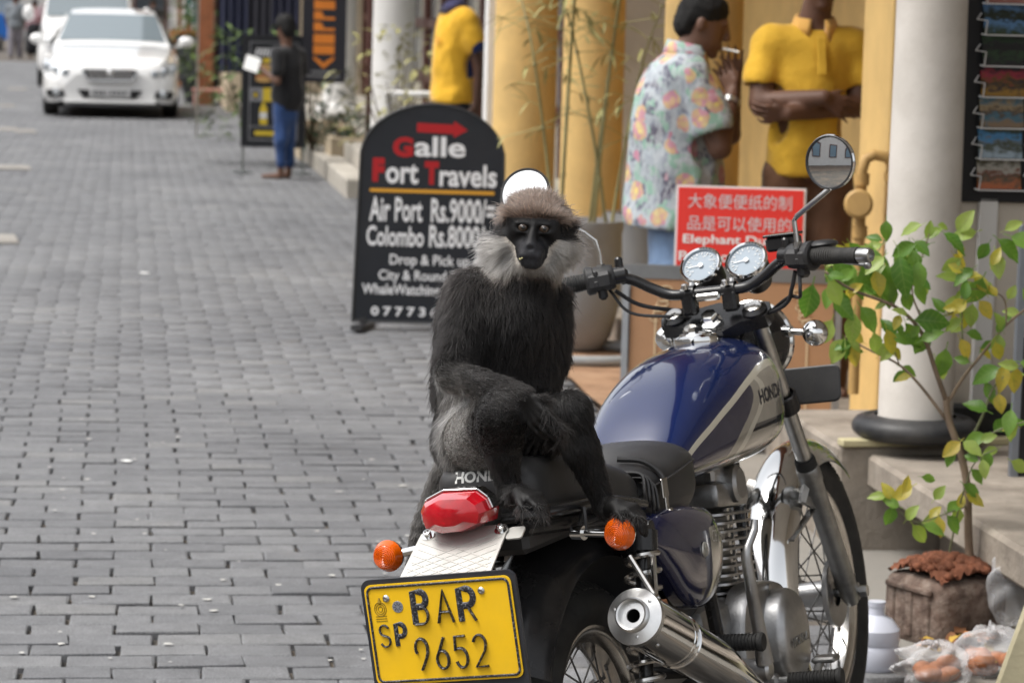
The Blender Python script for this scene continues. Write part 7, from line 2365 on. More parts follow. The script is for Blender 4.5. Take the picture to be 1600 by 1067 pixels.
for t in np.linspace(0.03, 0.95, 7): row_.append([windscreen_pt((-1 + 2 * k / 10) * (W0 + (W1 - W0) * t), t) for k in range(11)])
for side in (1, -1): pass
b.loft(row_, closed=False)
b.build('windscreen', GLASSC, car, 180)
for s in (-1, 1):
    b = MB(); b.add([Vector((s * 0.865, 1.75, 0.93)), Vector((s * 0.865, 3.7, 0.95)), Vector((s * 0.645, 3.2, 1.38)), Vector((s * 0.65, 2.25, 1.36))], [(0, 1, 2, 3)]); b.build('side_window', GLASSC, car)
    # headlamp wraps the corner
    b = MB()
    top_ = [Vector((s * x, y, z)) for x, y, z in ((0.44, 0.03, 0.60), (0.56, 0.06, 0.66), (0.68, 0.135, 0.715), (0.80, 0.30, 0.76), (0.845, 0.46, 0.785))]
    bot_ = [Vector((s * x, y, z)) for x, y, z in ((0.44, 0.0, 0.555), (0.57, 0.0, 0.55), (0.70, 0.05, 0.552), (0.83, 0.20, 0.58), (0.88, 0.42, 0.68))]
    mid_ = [(a + c) / 2 + Vector((s * 0.012, -0.022, 0.006)) for a, c in zip(top_, bot_)]
    b.loft([top_, mid_, bot_], closed=False)
    hl_ = b.build('headlamp', HEADL, car, 180)
    b = MB()
    for q in (1, 2, 3): b.sphere(mid_[q] + Vector((0, -0.006, 0)), (0.05, 0.015, 0.042), 14, 8)
    b.build('lamp_bulb', M('car_lamp_core', (0.34, 0.37, 0.40), 0.05, 0.4, coat=1.0), hl_)
    b = MB(); b.prism([(-0.12, -0.05), (0.10, -0.065), (0.13, 0.03), (0.0, 0.055), (-0.10, 0.035)] if s > 0 else [(-0.13, 0.03), (-0.10, -0.065), (0.12, -0.05), (0.10, 0.035), (0.0, 0.055)], (s * 0.70, 0.005, 0.335), (1, s * 0.34, 0), (0, 0, 1), 0.02)
    fg = b.build('fog_lamp_recess', TRIMB, car)
    b = MB(); b.lathe([(0.0, 0.03), (0.045, 0.026), (0.055, 0)], Vector((s * 0.69, -0.002, 0.345)), (0, -1, 0), 18); b.build('fog_lamp', HEADL, fg)
    b = MB(); b.sphere((s * 1.00, 1.72, 1.02), (0.11, 0.065, 0.080), 18, 12); b.bar((s * 0.84, 1.72, 0.955), (s * 0.95, 1.72, 0.975), 0.09, 0.04); b.build('wing_mirror', CARW, car)
    for y in (0.92, 3.75):
        b = MB(); b.lathe([(0.20, -0.105), (0.29, -0.10), (0.315, -0.07), (0.318, 0.07), (0.29, 0.10), (0.20, 0.105)], (s * 0.785, y, 0.318), (1, 0, 0), 32)
        w = b.build('wheel', RUBBER, car)
        b = MB(); b.lathe([(0.0, 0.085 * s), (0.06, 0.09 * s), (0.19, 0.07 * s), (0.20, 0.085 * s)], (s * 0.785, y, 0.318), (1, 0, 0), 24); b.build('rim', ALLOY, w)
b = MB()
gp = [(-0.36, 0.055), (-0.28, -0.075), (0.28, -0.075), (0.36, 0.055), (0.30, 0.07), (-0.30, 0.07)]
b.prism(gp, (0, -0.048, 0.585), (1, 0, 0), (0, 0.18, 1), 0.03); gr = b.build('grille', TRIMB, car)
b = MB()
for k in range(5):
    z = -0.06 + 0.029 * k; w_ = 0.285 + 0.13 * (z + 0.075) * 4 * 0.14
    b.bar(Vector((-w_, -0.056 + z * 0.18, 0.585 + z)), Vector((w_, -0.056 + z * 0.18, 0.585 + z)), 0.014, 0.012, (0, 0, 1))
b.build('grille_bar', CHROME, gr)
b = MB(); b.tube([Vector((p[0], -0.052 + p[1] * 0.18, 0.585 + p[1])) for p in gp + gp[:2]], 0.011, 6); b.build('grille_frame', CHROME, gr)
b = MB(); b.sphere((0, -0.075, 0.605), (0.04, 0.01, 0.05), 16, 8); b.build('emblem', CHROME, gr)
b = MB(); b.prism([(-0.42, 0.055), (-0.34, -0.055), (0.34, -0.055), (0.42, 0.055)], (0, -0.038, 0.325), (1, 0, 0), (0, 0, 1), 0.03); b.build('lower_intake', TRIMB, car)
b = MB(); b.box((0, -0.058, 0.345), (0.52, 0.012, 0.115), None, 0, 0.004); np_ = b.build('number_plate', M('car_plate', (0.62, 0.62, 0.62), 0.5), car)
b = MB()
for k, w_ in enumerate((0.05, 0.045, 0.05, 0.02, 0.045, 0.045, 0.045, 0.045)):
    b.box((-0.20 + 0.057 * k, -0.0655, 0.345), (w_ * 0.75, 0.002, 0.062))
b.build('plate_digit', TRIMB, np_)
b = MB(); b.bar((-0.60, -0.03, 0.225), (0.60, -0.03, 0.225), 0.09, 0.05, (0, 0, 1), 0, 0.015); b.build('bumper_lip', CARW, car)
b = MB(); b.span((-0.8, 0.3, 0.17), (0.8, 4.5, 0.24)); b.build('underbody', TRIMB, car)
# second white vehicle behind
van = tag(empty('van', Matrix.Translation((-7.35, 50.5, 0)) @ Matrix.Rotation(radians(7.0), 4, 'Z')), 'white van with roof rack waiting behind the white saloon car', 'van')
b = MB()
secs = []
for y, hw, zb, zs, zt, wt in ((-0.02, 0.70, 0.35, 0.6, 0.85, 0.62), (0.1, 0.82, 0.28, 0.7, 1.02, 0.74), (0.5, 0.85, 0.28, 0.8, 1.14, 0.76), (0.56, 0.85, 0.28, 0.8, 1.16, 0.76), (1.1, 0.85, 0.28, 0.9, 1.88, 0.66), (1.5, 0.85, 0.28, 0.9, 1.97, 0.66), (4.3, 0.85, 0.28, 0.9, 1.97, 0.66), (4.5, 0.82, 0.35, 0.9, 1.85, 0.62)):
    secs.append(sect(y, hw, zb, zs, zt, wt))
b.loft(secs, closed=False); b.add(secs[0], [tuple(range(len(secs[0])))]); b.add(secs[-1], [tuple(range(len(secs[-1]) - 1, -1, -1))])
b.build('body', CARW, van, 30)
b = MB(); b.loft([[Vector((x * w, 0.57 + 0.53 * t - 0.02, 1.17 + 0.70 * t + 0.012)) for x in np.linspace(-1, 1, 7)] for t, w in ((0.06, 0.70), (0.5, 0.67), (0.93, 0.61))], closed=False); b.build('windscreen', GLASSC, van)
for s in (-1, 1):
    b = MB(); b.sphere((s * 0.60, 0.03, 0.78), (0.13, 0.05, 0.10), 14, 8); b.build('headlamp', HEADL, van)
    b = MB(); b.sphere((s * 1.0, 0.62, 1.25), (0.10, 0.06, 0.14), 12, 8); b.build('wing_mirror', CARW, van)
    for y in (0.8, 3.6):
        b = MB(); b.lathe([(0, -0.1), (0.29, -0.1), (0.31, -0.06), (0.31, 0.06), (0.29, 0.1), (0, 0.1)], (s * 0.74, y, 0.31), (1, 0, 0), 24); b.build('wheel', RUBBER, van)
# blue three-wheeler at the far left edge
tk = tag(empty('three_wheeler', Matrix.Translation((-14.3, 82, 0)) @ Matrix.Rotation(radians(12), 4, 'Z')), 'blue three wheeled taxi at the far left end of the street', 'three wheeler')
BLUE = M('taxi_blue', (0.02, 0.14, 0.50), 0.3)
b = MB()
b.loft([[Vector((x * w, y, z)) for x, z in ((-0.62, 0.3), (-0.64, 0.75), (-0.60, 1.0), (0.60, 1.0), (0.64, 0.75), (0.62, 0.3))] for y, w in ((0.0, 0.45), (0.35, 0.75), (0.8, 1.0), (2.4, 1.0))])
b.build('body', BLUE, tk)
b = MB(); b.loft([[Vector((x * w, y, z + dz)) for x, z in ((-0.60, 1.40), (-0.5, 1.62), (0, 1.70), (0.5, 1.62), (0.60, 1.40))] for y, w, dz in ((0.4, 0.95, -0.05), (0.9, 1, 0), (2.4, 1, 0))], closed=False); b.build('canopy', TRIMB, tk)
b = MB(); b.add([(-0.55, 0.42, 0.95), (0.55, 0.42, 0.95), (0.52, 0.5, 1.5), (-0.52, 0.5, 1.5)], [(0, 1, 2, 3)]); b.build('windscreen', GLASSC, tk)
for x, y in ((0, 0.1), (-0.55, 2.0), (0.55, 2.0)):
    b = MB(); b.lathe([(0, -0.06), (0.2, -0.06), (0.22, 0), (0.2, 0.06), (0, 0.06)], (x, y, 0.22), (1, 0, 0), 18); b.build('wheel', RUBBER, tk)

# ================================================================== DRINKS BOARD, BANNER, CHALKBOARD
dbd = tag(empty('drinks_board', Matrix.Translation((-2.245, 27.25, 0)) @ Matrix.Rotation(radians(2), 4, 'Z')), 'black framed menu board with burger and yellow bottle pictures on thin legs', 'display board')
BW = M('menu_black', (0.012, 0.013, 0.016), 0.4)
b = MB(); b.span((-0.285, 0, 0.26), (0.285, 0.02, 1.26)); board = b.build('board', BW, dbd)
b = MB()
for x in (-0.275, 0.275): b.span((x - 0.02, -0.012, 0.25), (x + 0.02, 0.0, 1.27))
for z in (0.265, 1.25): b.span((-0.255, -0.012, z - 0.02), (0.255, 0.0, z + 0.02))
b.build('board_frame', BW, dbd)
b = MB()
for x in (-0.275, 0.275):
    b.tube([(x, 0.01, 0.03), (x, 0.01, 0.26)], 0.012, 8); b.bar((x - 0.09, 0.01, 0.015), (x + 0.09, 0.01, 0.015), 0.03, 0.015); b.bar((x, -0.16, 0.012), (x, 0.18, 0.012), 0.03, 0.012)
b.build('leg', M('thin_steel', (0.25, 0.27, 0.26), 0.4, 0.7), dbd)
def flat(x0, z0, x1, z1, mat, name, lvl=1):
    b = MB(); b.add([(x0, -0.002 * lvl, z0), (x1, -0.002 * lvl, z0), (x1, -0.002 * lvl, z1), (x0, -0.002 * lvl, z1)], [(0, 1, 2, 3)]); return b.build(name, mat, board, smooth=False)
GREYP = M('menu_grey', (0.22, 0.22, 0.23), 0.5); YELP = M('menu_yellow', (0.62, 0.45, 0.03), 0.5); WHP = M('menu_white', (0.62, 0.62, 0.62), 0.5)
for q in ((-0.225, 0.31, -0.215, 1.21), (0.215, 0.31, 0.225, 1.21), (-0.215, 0.31, 0.215, 0.32), (-0.215, 1.20, 0.215, 1.21), (-0.215, 0.43, 0.215, 0.44)): flat(*q, GREYP, 'printed_line')
flat(-0.215, 0.665, -0.10, 0.79, GREYP, 'printed_panel'); flat(-0.098, 0.665, 0.215, 0.79, YELP, 'printed_panel'); flat(0.13, 0.45, 0.215, 0.55, YELP, 'printed_panel'); flat(0.0, 0.86, 0.215, 0.93, YELP, 'printed_panel')
b = MB()
for k in range(5): b.add([(-0.18 + 0.03 * k, -0.002, 1.08), (-0.16 + 0.03 * k, -0.002, 1.08), (-0.14 + 0.03 * k, -0.002, 1.15), (-0.16 + 0.03 * k, -0.002, 1.15)], [(0, 1, 2, 3)])
b.build('printed_title', WHP, board, smooth=False)
flat(-0.10, 1.02, 0.10, 1.06, YELP, 'printed_line')
def disc(cx, cz, rx, rz, mat, name, lvl):
    b = MB(); b.add([(cx + rx * cos(a), -0.002 * lvl, cz + rz * sin(a)) for a in np.linspace(0, 2 * pi, 21)[:-1]], [tuple(range(20))]); return b.build(name, mat, board, smooth=False)
disc(-0.165, 0.725, 0.03, 0.035, BW, 'printed_seal', 2); disc(-0.165, 0.725, 0.018, 0.02, YELP, 'printed_seal', 3)
BUN = M('menu_bun', (0.50, 0.30, 0.10), 0.5)
disc(-0.09, 0.975, 0.075, 0.035, BUN, 'printed_burger', 2); disc(-0.09, 0.93, 0.085, 0.025, M('menu_green', (0.10, 0.22, 0.05), 0.5), 'printed_burger', 3); disc(-0.09, 0.895, 0.08, 0.025, M('menu_patty', (0.35, 0.12, 0.05), 0.5), 'printed_burger', 4); disc(-0.09, 0.865, 0.08, 0.025, BUN, 'printed_burger', 5)
b = MB(); b.add([(x, -0.004, z) for x, z in ((-0.125, 0.455), (-0.055, 0.455), (-0.055, 0.60), (-0.075, 0.63), (-0.075, 0.655), (-0.105, 0.655), (-0.105, 0.63), (-0.125, 0.60))], [tuple(range(8))]); b.build('printed_bottle', YELP, board, smooth=False)
flat(-0.125, 0.51, -0.055, 0.565, WHP, 'printed_bottle', 3)
flat(-0.17, 0.355, 0.10, 0.395, YELP, 'printed_line')
# banner with orange lettering read from below
bn_ = tag(empty('banner', Matrix.Translation((-1.775, 27.0, 0))), 'tall black hanging banner with orange lettering running upwards', 'banner')
b = MB(); b.span((-0.20, 0, 0.86), (0.20, 0.02, 2.6)); cloth_ = b.build('cloth', M('banner_black', (0.012, 0.012, 0.018), 0.6), bn_)
b = MB(); b.tube([(-0.21, 0.01, 2.6), (0.21, 0.01, 2.6)], 0.012, 8); b.tube([(-0.19, 0.01, 2.6), (-0.19, 0.01, 3.4)], 0.004, 5); b.tube([(0.19, 0.01, 2.6), (0.19, 0.01, 3.4)], 0.004, 5); b.build('pole', STEEL, bn_)
ORG = M('banner_orange', (0.66, 0.20, 0.02), 0.5)
def rects(lst):
    for poly in lst:
        b = MB(); b.add([(x, -0.003, z) for x, z in poly], [tuple(range(len(poly)))]); b.build('banner_letter', ORG, cloth_, smooth=False)
rects([[(-0.095, 1.07), (0.0, 0.985), (0.095, 1.07), (0.095, 1.035 + 0.06), (0.03, 1.06), (0.0, 1.03), (-0.03, 1.06), (-0.095, 1.095)],
       [(-0.095, 1.115), (0.095, 1.115), (0.095, 1.195), (-0.095, 1.195)], [(-0.095, 1.21), (0.095, 1.21), (0.095, 1.295), (-0.095, 1.295)],
       [(-0.095, 1.325), (0.095, 1.325), (0.095, 1.35), (0.0, 1.35), (-0.03, 1.40), (-0.095, 1.40)], [(-0.095, 1.425), (0.095, 1.425), (0.095, 1.45), (0.0, 1.45), (-0.03, 1.50), (-0.095, 1.50)],
       [(-0.095, 1.52), (0.095, 1.52), (0.095, 1.60), (-0.095, 1.60)]])
for zc in (1.655, 1.72): b = MB(); b.tube([(0.075 * cos(t), -0.003, zc + 0.034 * sin(t)) for t in np.linspace(0, 2 * pi, 21)], 0.014, 6, flat=0.3); b.build('banner_letter', ORG, cloth_)
b = MB()
for z, n, w in ((0.945, 9, 0.11), (0.905, 14, 0.15)):
    for k in range(n): b.add([(-w + 2 * w * k / n, -0.003, z), (-w + 2 * w * (k + 0.75) / n, -0.003, z), (-w + 2 * w * (k + 0.75) / n, -0.003, z + 0.022), (-w + 2 * w * k / n, -0.003, z + 0.022)], [(0, 1, 2, 3)])
b.build('small_print', GREYP, cloth_, smooth=False)
# chalkboard
cb = tag(empty('chalkboard', Matrix.Translation((-4.98, 46.2, 0)) @ Matrix.Rotation(radians(4), 4, 'Z') @ Matrix.Rotation(radians(-6), 4, 'X')), 'orange wooden framed chalkboard standing right of the white car', 'chalkboard')
OW = M('orange_wood', (0.42, 0.16, 0.045), 0.6, var=0.2)
for a, c in (((-0.45, -0.02, 0.0), (-0.37, 0.02, 1.1)), ((0.37, -0.02, 0.0), (0.45, 0.02, 1.1)), ((-0.37, -0.02, 1.02), (0.37, 0.02, 1.1)), ((-0.37, -0.02, 0.22), (0.37, 0.02, 0.30))):
    b = MB(); b.span(a, c, 0, 0.005); b.build('frame_rail', OW, cb)
b = MB(); b.span((-0.37, -0.005, 0.30), (0.37, 0.012, 1.02)); sl = b.build('slate', M('slate', (0.035, 0.04, 0.045), 0.8, var=0.3), cb)
b = MB()
for k in range(9): b.span((-0.30, -0.007, 0.36 + 0.07 * k), (0.10 + 0.18 * random.random(), -0.0052, 0.38 + 0.07 * k))
b.build('chalk_line', M('chalk', (0.14, 0.14, 0.14), 0.9), sl)
# green banner, white drape and post
gb = tag(empty('green_banner', Matrix.Translation((-5.25, 47.8, 0))), 'narrow green hanging banner with pale upright lettering', 'banner')
b = MB(); b.span((-0.12, 0, 1.18), (0.12, 0.015, 2.6)); g_ = b.build('cloth', M('green_cloth', (0.012, 0.12, 0.085), 0.7), gb)
b = MB(); b.tube([(-0.13, 0.007, 2.6), (0.13, 0.007, 2.6)], 0.012, 8); b.build('pole', STEEL, gb)
b = MB()
for k in range(4): b.tube([(0.05 * cos(t), -0.004, 1.30 + 0.15 * k + 0.045 * sin(t)) for t in np.linspace(0.6, 5.5, 12)], 0.012, 5)
b.build('banner_letter', WHP, g_)
wd = tag(empty('white_drape', Matrix.Translation((-4.20, 43.6, 0))), 'white cloth hanging beside a white post by the pavement', 'drape')
b = MB()
pts0 = [(-0.22 + 0.30 * i / 24, 0.03 * sin(i * 1.3)) for i in range(25)]
b.loft([[Vector((x * (0.8 + 0.2 * t) + 0.0, y + 0.0, z)) for x, y in pts0] for t, z in ((0, 2.7), (0.5, 1.7), (1, 0.55))], closed=False)
b.build('cloth', M('drape_white', (0.66, 0.58, 0.57), 0.9), wd)
b = MB(); b.span((0.06, -0.05, 0.0), (0.24, 0.12, 3.2)); b.build('post', WHITE_WALL, wd)

# ================================================================== PLANTS ALONG THE FAR PAVEMENT
LG = M('leaf_far', (0.075, 0.12, 0.025), 0.5, var=0.6, vscale=5); LD = M('leaf_dark', (0.020, 0.045, 0.015), 0.45, var=0.5, vscale=5)
def bush(x, y, z0, w, h, n, mat, label, pot_h=0.0, seed=1, leaf=0.09, potmat=None):
    r = random.Random(seed)
    o = tag(empty('potted_plant' if pot_h else 'shrub', Vector((x, y, z0))), label, 'plant')
    if pot_h:
        b = MB(); b.lathe([(0, 0), (w * 0.28, 0), (w * 0.40, pot_h * 0.95), (w * 0.43, pot_h), (w * 0.36, pot_h), (w * 0.34, pot_h * 0.9), (0, pot_h * 0.9)], (0, 0, 0), (0, 0, 1), 20); b.build('pot', potmat or BLACK_TAR, o)
    b = MB()
    for k in range(7):
        a = r.uniform(0, 6.28)
        b.tube([(0, 0, pot_h * 0.8), (w * 0.25 * cos(a), w * 0.25 * sin(a), pot_h + h * 0.4), (w * 0.45 * cos(a), w * 0.45 * sin(a), pot_h + h * r.uniform(0.6, 0.95))], [0.012, 0.008, 0.003], 5)
    b.build('stem', M('stem_brown', (0.09, 0.06, 0.035), 0.8), o)
    b = MB()
    for k in range(n):
        a, t = r.uniform(0, 6.28), r.random()
        rad = w * 0.5 * sqrt(r.random()) * (0.5 + 0.9 * sin(pi * min(1, 0.15 + t * 0.8)))
        p = Vector((rad * cos(a), rad * sin(a), pot_h + h * (0.05 + 0.95 * t)))
        d = Vector((cos(a) + r.uniform(-0.6, 0.6), sin(a) + r.uniform(-0.6, 0.6), r.uniform(-0.5, 0.8)))
        leaf_geo(b, p, d, Vector((0, 0, 1)), leaf * r.uniform(0.6, 1.3), leaf * 0.42 * r.uniform(0.7, 1.2))
    f = b.build('foliage', mat, o); f['kind'] = 'stuff'
    return o
bush(-4.85, 45.2, 0.0, 0.75, 1.5, 420, LG, 'leafy green plant in a black pot beside the chalkboard', 0.35, 3, 0.16)
bush(-4.25, 48, 0.6, 0.7, 1.2, 260, LG, 'tall green plant rising above the white post', 0.0, 4, 0.16)
bush(-2.55, 28.9, 0.16, 1.0, 1.15, 420, LG, 'bright green shrub behind the drinks board', 0.0, 5, 0.12)
bush(-1.98, 28.6, 0.16, 0.55, 1.05, 300, LD, 'dark green shrub between drinks board and banner', 0.0, 6, 0.12)
bush(-1.62, 28.1, 0.29, 0.42, 0.24, 260, LD, 'low dark bush in the stone trough by the kerb', 0.0, 7, 0.08)
bush(-1.05, 24.6, 0.3, 0.75, 1.1, 120, LEAFB, 'thin dry plant in front of the shop columns', 0.0, 8, 0.12)
bush(-0.72, 21.0, 0.15, 0.5, 1.1, 110, LEAFB, 'dry wispy plant beside the young man in yellow and blue', 0.0, 9, 0.10)
bush(-2.70, 33.2, 0.0, 0.30, 0.28, 120, M('flower_mix', (0.30, 0.30, 0.06), 0.6, var=0.7, vscale=20), 'small yellow flowers in a pot left of the drinks board', 0.16, 10, 0.06)
STONE = M('trough_stone', (0.46, 0.38, 0.27), 0.9, var=0.2, vscale=5, bump=0.3, bscale=30, dirt=(0.25, 0.2, 0.14), damt=0.5)
def trough(x, y, w, d, h, label, ang=0.13):
    o = tag(empty('stone_trough', Matrix.Translation((x, y, 0)) @ Matrix.Rotation(ang, 4, 'Z')), label, 'planter')
    b = MB()
    b.span((-w / 2, -d / 2, 0), (w / 2, -d / 2 + 0.06, h), 0, 0.008); b.span((-w / 2, d / 2 - 0.06, 0), (w / 2, d / 2, h), 0, 0.008)
    b.span((-w / 2, -d / 2 + 0.061, 0), (-w / 2 + 0.06, d / 2 - 0.061, h), 0, 0.008); b.span((w / 2 - 0.06, -d / 2 + 0.061, 0), (w / 2, d / 2 - 0.061, h), 0, 0.008)
    b.build('stone_side', STONE, o)
    b = MB(); b.span((-w / 2 + 0.06, -d / 2 + 0.06, 0.02), (w / 2 - 0.06, d / 2 - 0.06, h * 0.85)); b.build('soil', SOIL, o)
trough(-1.56, 28.0, 0.46, 0.9, 0.34, 'pale stone trough holding the low dark bush')
trough(-1.98, 30.3, 0.55, 1.3, 0.36, 'pale stone trough behind the drinks board')
# pink step stool and small clutter
st_ = tag(empty('step_stool', Matrix.Translation((-4.55, 43.9, 0)) @ Matrix.Rotation(0.2, 4, 'Z')), 'small pinkish brown wooden step stool on the pavement edge', 'stool')
PKW = M('pink_wood', (0.42, 0.22, 0.18), 0.7, var=0.15)
b = MB(); b.span((-0.26, -0.15, 0.22), (0.26, 0.15, 0.26), 0, 0.005); b.build('seat', PKW, st_)
for x in (-0.22, 0.22):
    b = MB(); b.span((x - 0.02, -0.13, 0.0), (x + 0.02, 0.13, 0.219)); b.build('leg', PKW, st_)
b = MB()
b.lathe([(0, 0), (0.10, 0), (0.13, 0.10), (0.10, 0.16), (0.0, 0.17)], (0, 0, 0), (0, 0, 1), 16)
o = b.build('cloth_bundle', M('purple_cloth', (0.16, 0.09, 0.26), 0.9, var=0.4), None, mw=Vector((-2.72, 32.3, 0))); tag(o, 'purple cloth bundle on the ground left of the drinks board', 'bundle')
b = MB(); b.tube(catmull([(-0.1, 0, 0.01), (-0.12, 0, 0.45), (0, 0, 0.62), (0.12, 0, 0.45), (0.1, 0, 0.01)], 5), 0.02, 6); b.bar((-0.12, 0, 0.3), (0.12, 0, 0.3), 0.2, 0.02)
o = b.build('iron_rack', TRIMB, None, mw=Vector((-2.90, 33.5, 0))); tag(o, 'small black iron rack on the pavement near the white post', 'rack')
# garments on show in the dark shop mouth behind the boy
for k, (dx, col) in enumerate(((-0.55, (0.012, 0.016, 0.045)), (-0.25, (0.02, 0.02, 0.03)), (0.05, (0.014, 0.016, 0.04)))):
    b = MB()
    b.loft([[Vector((x, 0.03 * sin(i * 1.7 + k), z)) for i, x in enumerate(np.linspace(-0.17, 0.17, 15))] for z in (0.75, 1.3, 1.85)], closed=False)
    o = b.build('garment', cloth('garment_%d' % k, col), None, mw=Vector((-2.75 + dx, 34.2, 0)))
    tag(o, ['dark blue garment hanging leftmost in the shop mouth', 'black garment hanging in the middle of the shop mouth', 'navy garment hanging nearest the banner'][k], 'garment')
b = MB(); b.tube([(-3.7, 34.2, 1.87), (-2.2, 34.2, 1.87)], 0.015, 6); b.tube([(-3.7, 34.2, 0.0), (-3.7, 34.2, 1.87)], 0.015, 6); b.tube([(-2.2, 34.2, 0), (-2.2, 34.2, 1.87)], 0.015, 6)
tag(b.build('clothes_rail', STEEL, None), 'steel rail carrying dark garments in the shop mouth', 'clothes rail')
# grey plastic table with folded white things by the young man
tb = tag(empty('side_table', Vector((-0.78, 21.9, 0.3))), 'pale slender side table behind the young man in yellow and blue', 'table')
b = MB(); b.span((-0.2, -0.2, 0.62), (0.2, 0.2, 0.65), 0, 0.005); b.build('tabletop', WHITE_WALL, tb)
for x, y in ((-0.17, -0.17), (0.17, -0.17), (-0.17, 0.17), (0.17, 0.17)):
    b = MB(); b.span((x - 0.015, y - 0.015, 0), (x + 0.015, y + 0.015, 0.619)); b.build('leg', M('pale_leg', (0.5, 0.5, 0.5), 0.5), tb)
# ================================================================== NEAR RIGHT: PLANTER, SHRUB, RUBBISH
BLK = M('old_block', (0.125, 0.085, 0.066), 0.95, var=0.5, vscale=14, bump=1.0, bscale=40, dirt=(0.34, 0.28, 0.23), dscale=26, damt=0.7)
pc = G(1482, 985); PANG = radians(32)
pl = tag(empty('planter_block', Matrix.Translation((1.135, 7.52, 0)) @ Matrix.Rotation(PANG, 4, 'Z')), 'brown hollow concrete block filled with red soil as a planter', 'planter')
A_ = 0.24
b = MB()
b.box((0, 0, 0.085), (A_, A_, 0.19), None, 0, 0.038, 3)
hb = b.build('block', BLK, pl, 40)
b = MB()
for y in (-0.07, 0.0, 0.07): b.box((-A_ / 2 - 0.001, y, 0.085), (0.010, 0.026, 0.12), None, 0, 0.004)
b.box((-A_ / 2 - 0.004, 0, 0.150), (0.014, 0.18, 0.016), None, 0, 0.004)
b.build('block_rib', BLK, pl)
b = MB()
n = 22
rs_ = random.Random(3)
vs = []
for j in range(n):
    for i in range(n):
        x, y = -0.108 + 0.216 * i / (n - 1), -0.108 + 0.216 * j / (n - 1)
        r2 = (x * x + y * y) / 0.0135
        vs.append((x, y, 0.176 + 0.048 * max(0, 1 - r2 * 0.6) + rs_.uniform(-0.010, 0.012)))
b.add(vs, [(j * n + i, j * n + i + 1, (j + 1) * n + i + 1, (j + 1) * n + i) for j in range(n - 1) for i in range(n - 1)])
for k in range(150):
    x, y = rs_.uniform(-0.105, 0.105), rs_.uniform(-0.105, 0.105); r = rs_.choice((0.004, 0.006, 0.009, 0.016))
    b.sphere((x, y, 0.176 + 0.048 * max(0, 1 - (x * x + y * y) / 0.0135 * 0.6)), (r, r * 0.8, r * 0.65), 6, 4)
so = b.build('soil', M('red_clods', (0.17, 0.062, 0.032), 0.95, var=0.4, vscale=40, bump=0.7, bscale=120), pl, 180); so['kind'] = 'stuff'
# shrub
BARK = M('shrub_bark', (0.20, 0.145, 0.10), 0.85, var=0.35, vscale=30, bump=0.5, bscale=120, stretch=(1, 1, 0.3))
TWIG = M('green_twig', (0.16, 0.17, 0.09), 0.7, var=0.2)
shrub = tag(empty('shrub', Vector((1.19, 7.56, 0.20))), 'young shrub with green and yellow leaves growing in the brown block', 'plant')
SO = Vector((1.19, 7.56, 0.20))
def branch(pts, r0, r1, mat=BARK, Y0=7.56):
    P_ = [P(p[0], p[1], Y0 + (p[2] if len(p) > 2 else 0)) - SO for p in pts]
    c = catmull(P_, 5)
    b = MB(); b.tube(c, [r0 * 1.0 + (r1 - r0) * t for t in np.linspace(0, 1, len(c))], 8)
    b.build('branch' if r0 < 0.009 else 'trunk', mat, shrub, 180)
    return c
br_ = []
br_.append(branch([(1516, 896, 0), (1513, 830, 0), (1511, 760, 0.0), (1500, 705, 0), (1482, 655, 0), (1478, 620, 0)], 0.0115, 0.0085))
br_.append(branch([(1478, 625, 0), (1462, 580, -0.03), (1440, 520, -0.06), (1400, 480, -0.1), (1330, 452, -0.15), (1290, 425, -0.18)], 0.0070, 0.003))
br_.append(branch([(1478, 655, 0), (1440, 605, 0.02), (1405, 570, 0.05), (1355, 545, 0.08), (1320, 525, 0.1)], 0.0045, 0.002))
br_.append(branch([(1480, 630, 0), (1505, 590, 0.02), (1545, 540, 0.04), (1575, 505, 0.05), (1620, 470, 0.05)], 0.0050, 0.003))
br_.append(branch([(1510, 700, 0), (1535, 650, -0.03), (1556, 600, -0.05), (1610, 560, -0.06)], 0.0045, 0.002, TWIG))
br_.append(branch([(1508, 720, 0), (1530, 690, -0.05), (1565, 670, -0.08), (1615, 655, -0.1)], 0.0040, 0.002, TWIG))
br_.append(branch([(1450, 545, -0.04), (1465, 500, -0.02), (1497, 480, 0), (1505, 430, 0.02), (1490, 385, 0.03)], 0.0035, 0.0015, TWIG))
br_.append(branch([(1505, 560, 0.02), (1503, 500, 0.03), (1506, 440, 0.04)], 0.003, 0.0015, TWIG))
br_.append(branch([(1440, 500, -0.06), (1425, 450, -0.03), (1445, 390, 0), (1452, 365, 0)], 0.0028, 0.0012))
br_.append(branch([(1400, 480, -0.1), (1368, 440, -0.05), (1370, 400, -0.02), (1385, 370, 0)], 0.0028, 0.0012, TWIG))
br_.append(branch([(1572, 508, 0.05), (1570, 470, 0.04), (1548, 455, 0.02), (1500, 450, 0)], 0.0028, 0.0012))
br_.append(branch([(1478, 895, 0.02), (1490, 830, 0), (1505, 770, -0.05), (1525, 720, -0.1), (1560, 700, -0.12)], 0.0030, 0.0012, TWIG))
br_.append(branch([(1511, 790, 0), (1470, 805, -0.1), (1430, 815, -0.14), (1395, 790, -0.16)], 0.0022, 0.0012, TWIG))
br_.append(branch([(1405, 570, 0.05), (1395, 535, 0.03), (1410, 520, 0.0)], 0.0018, 0.001))
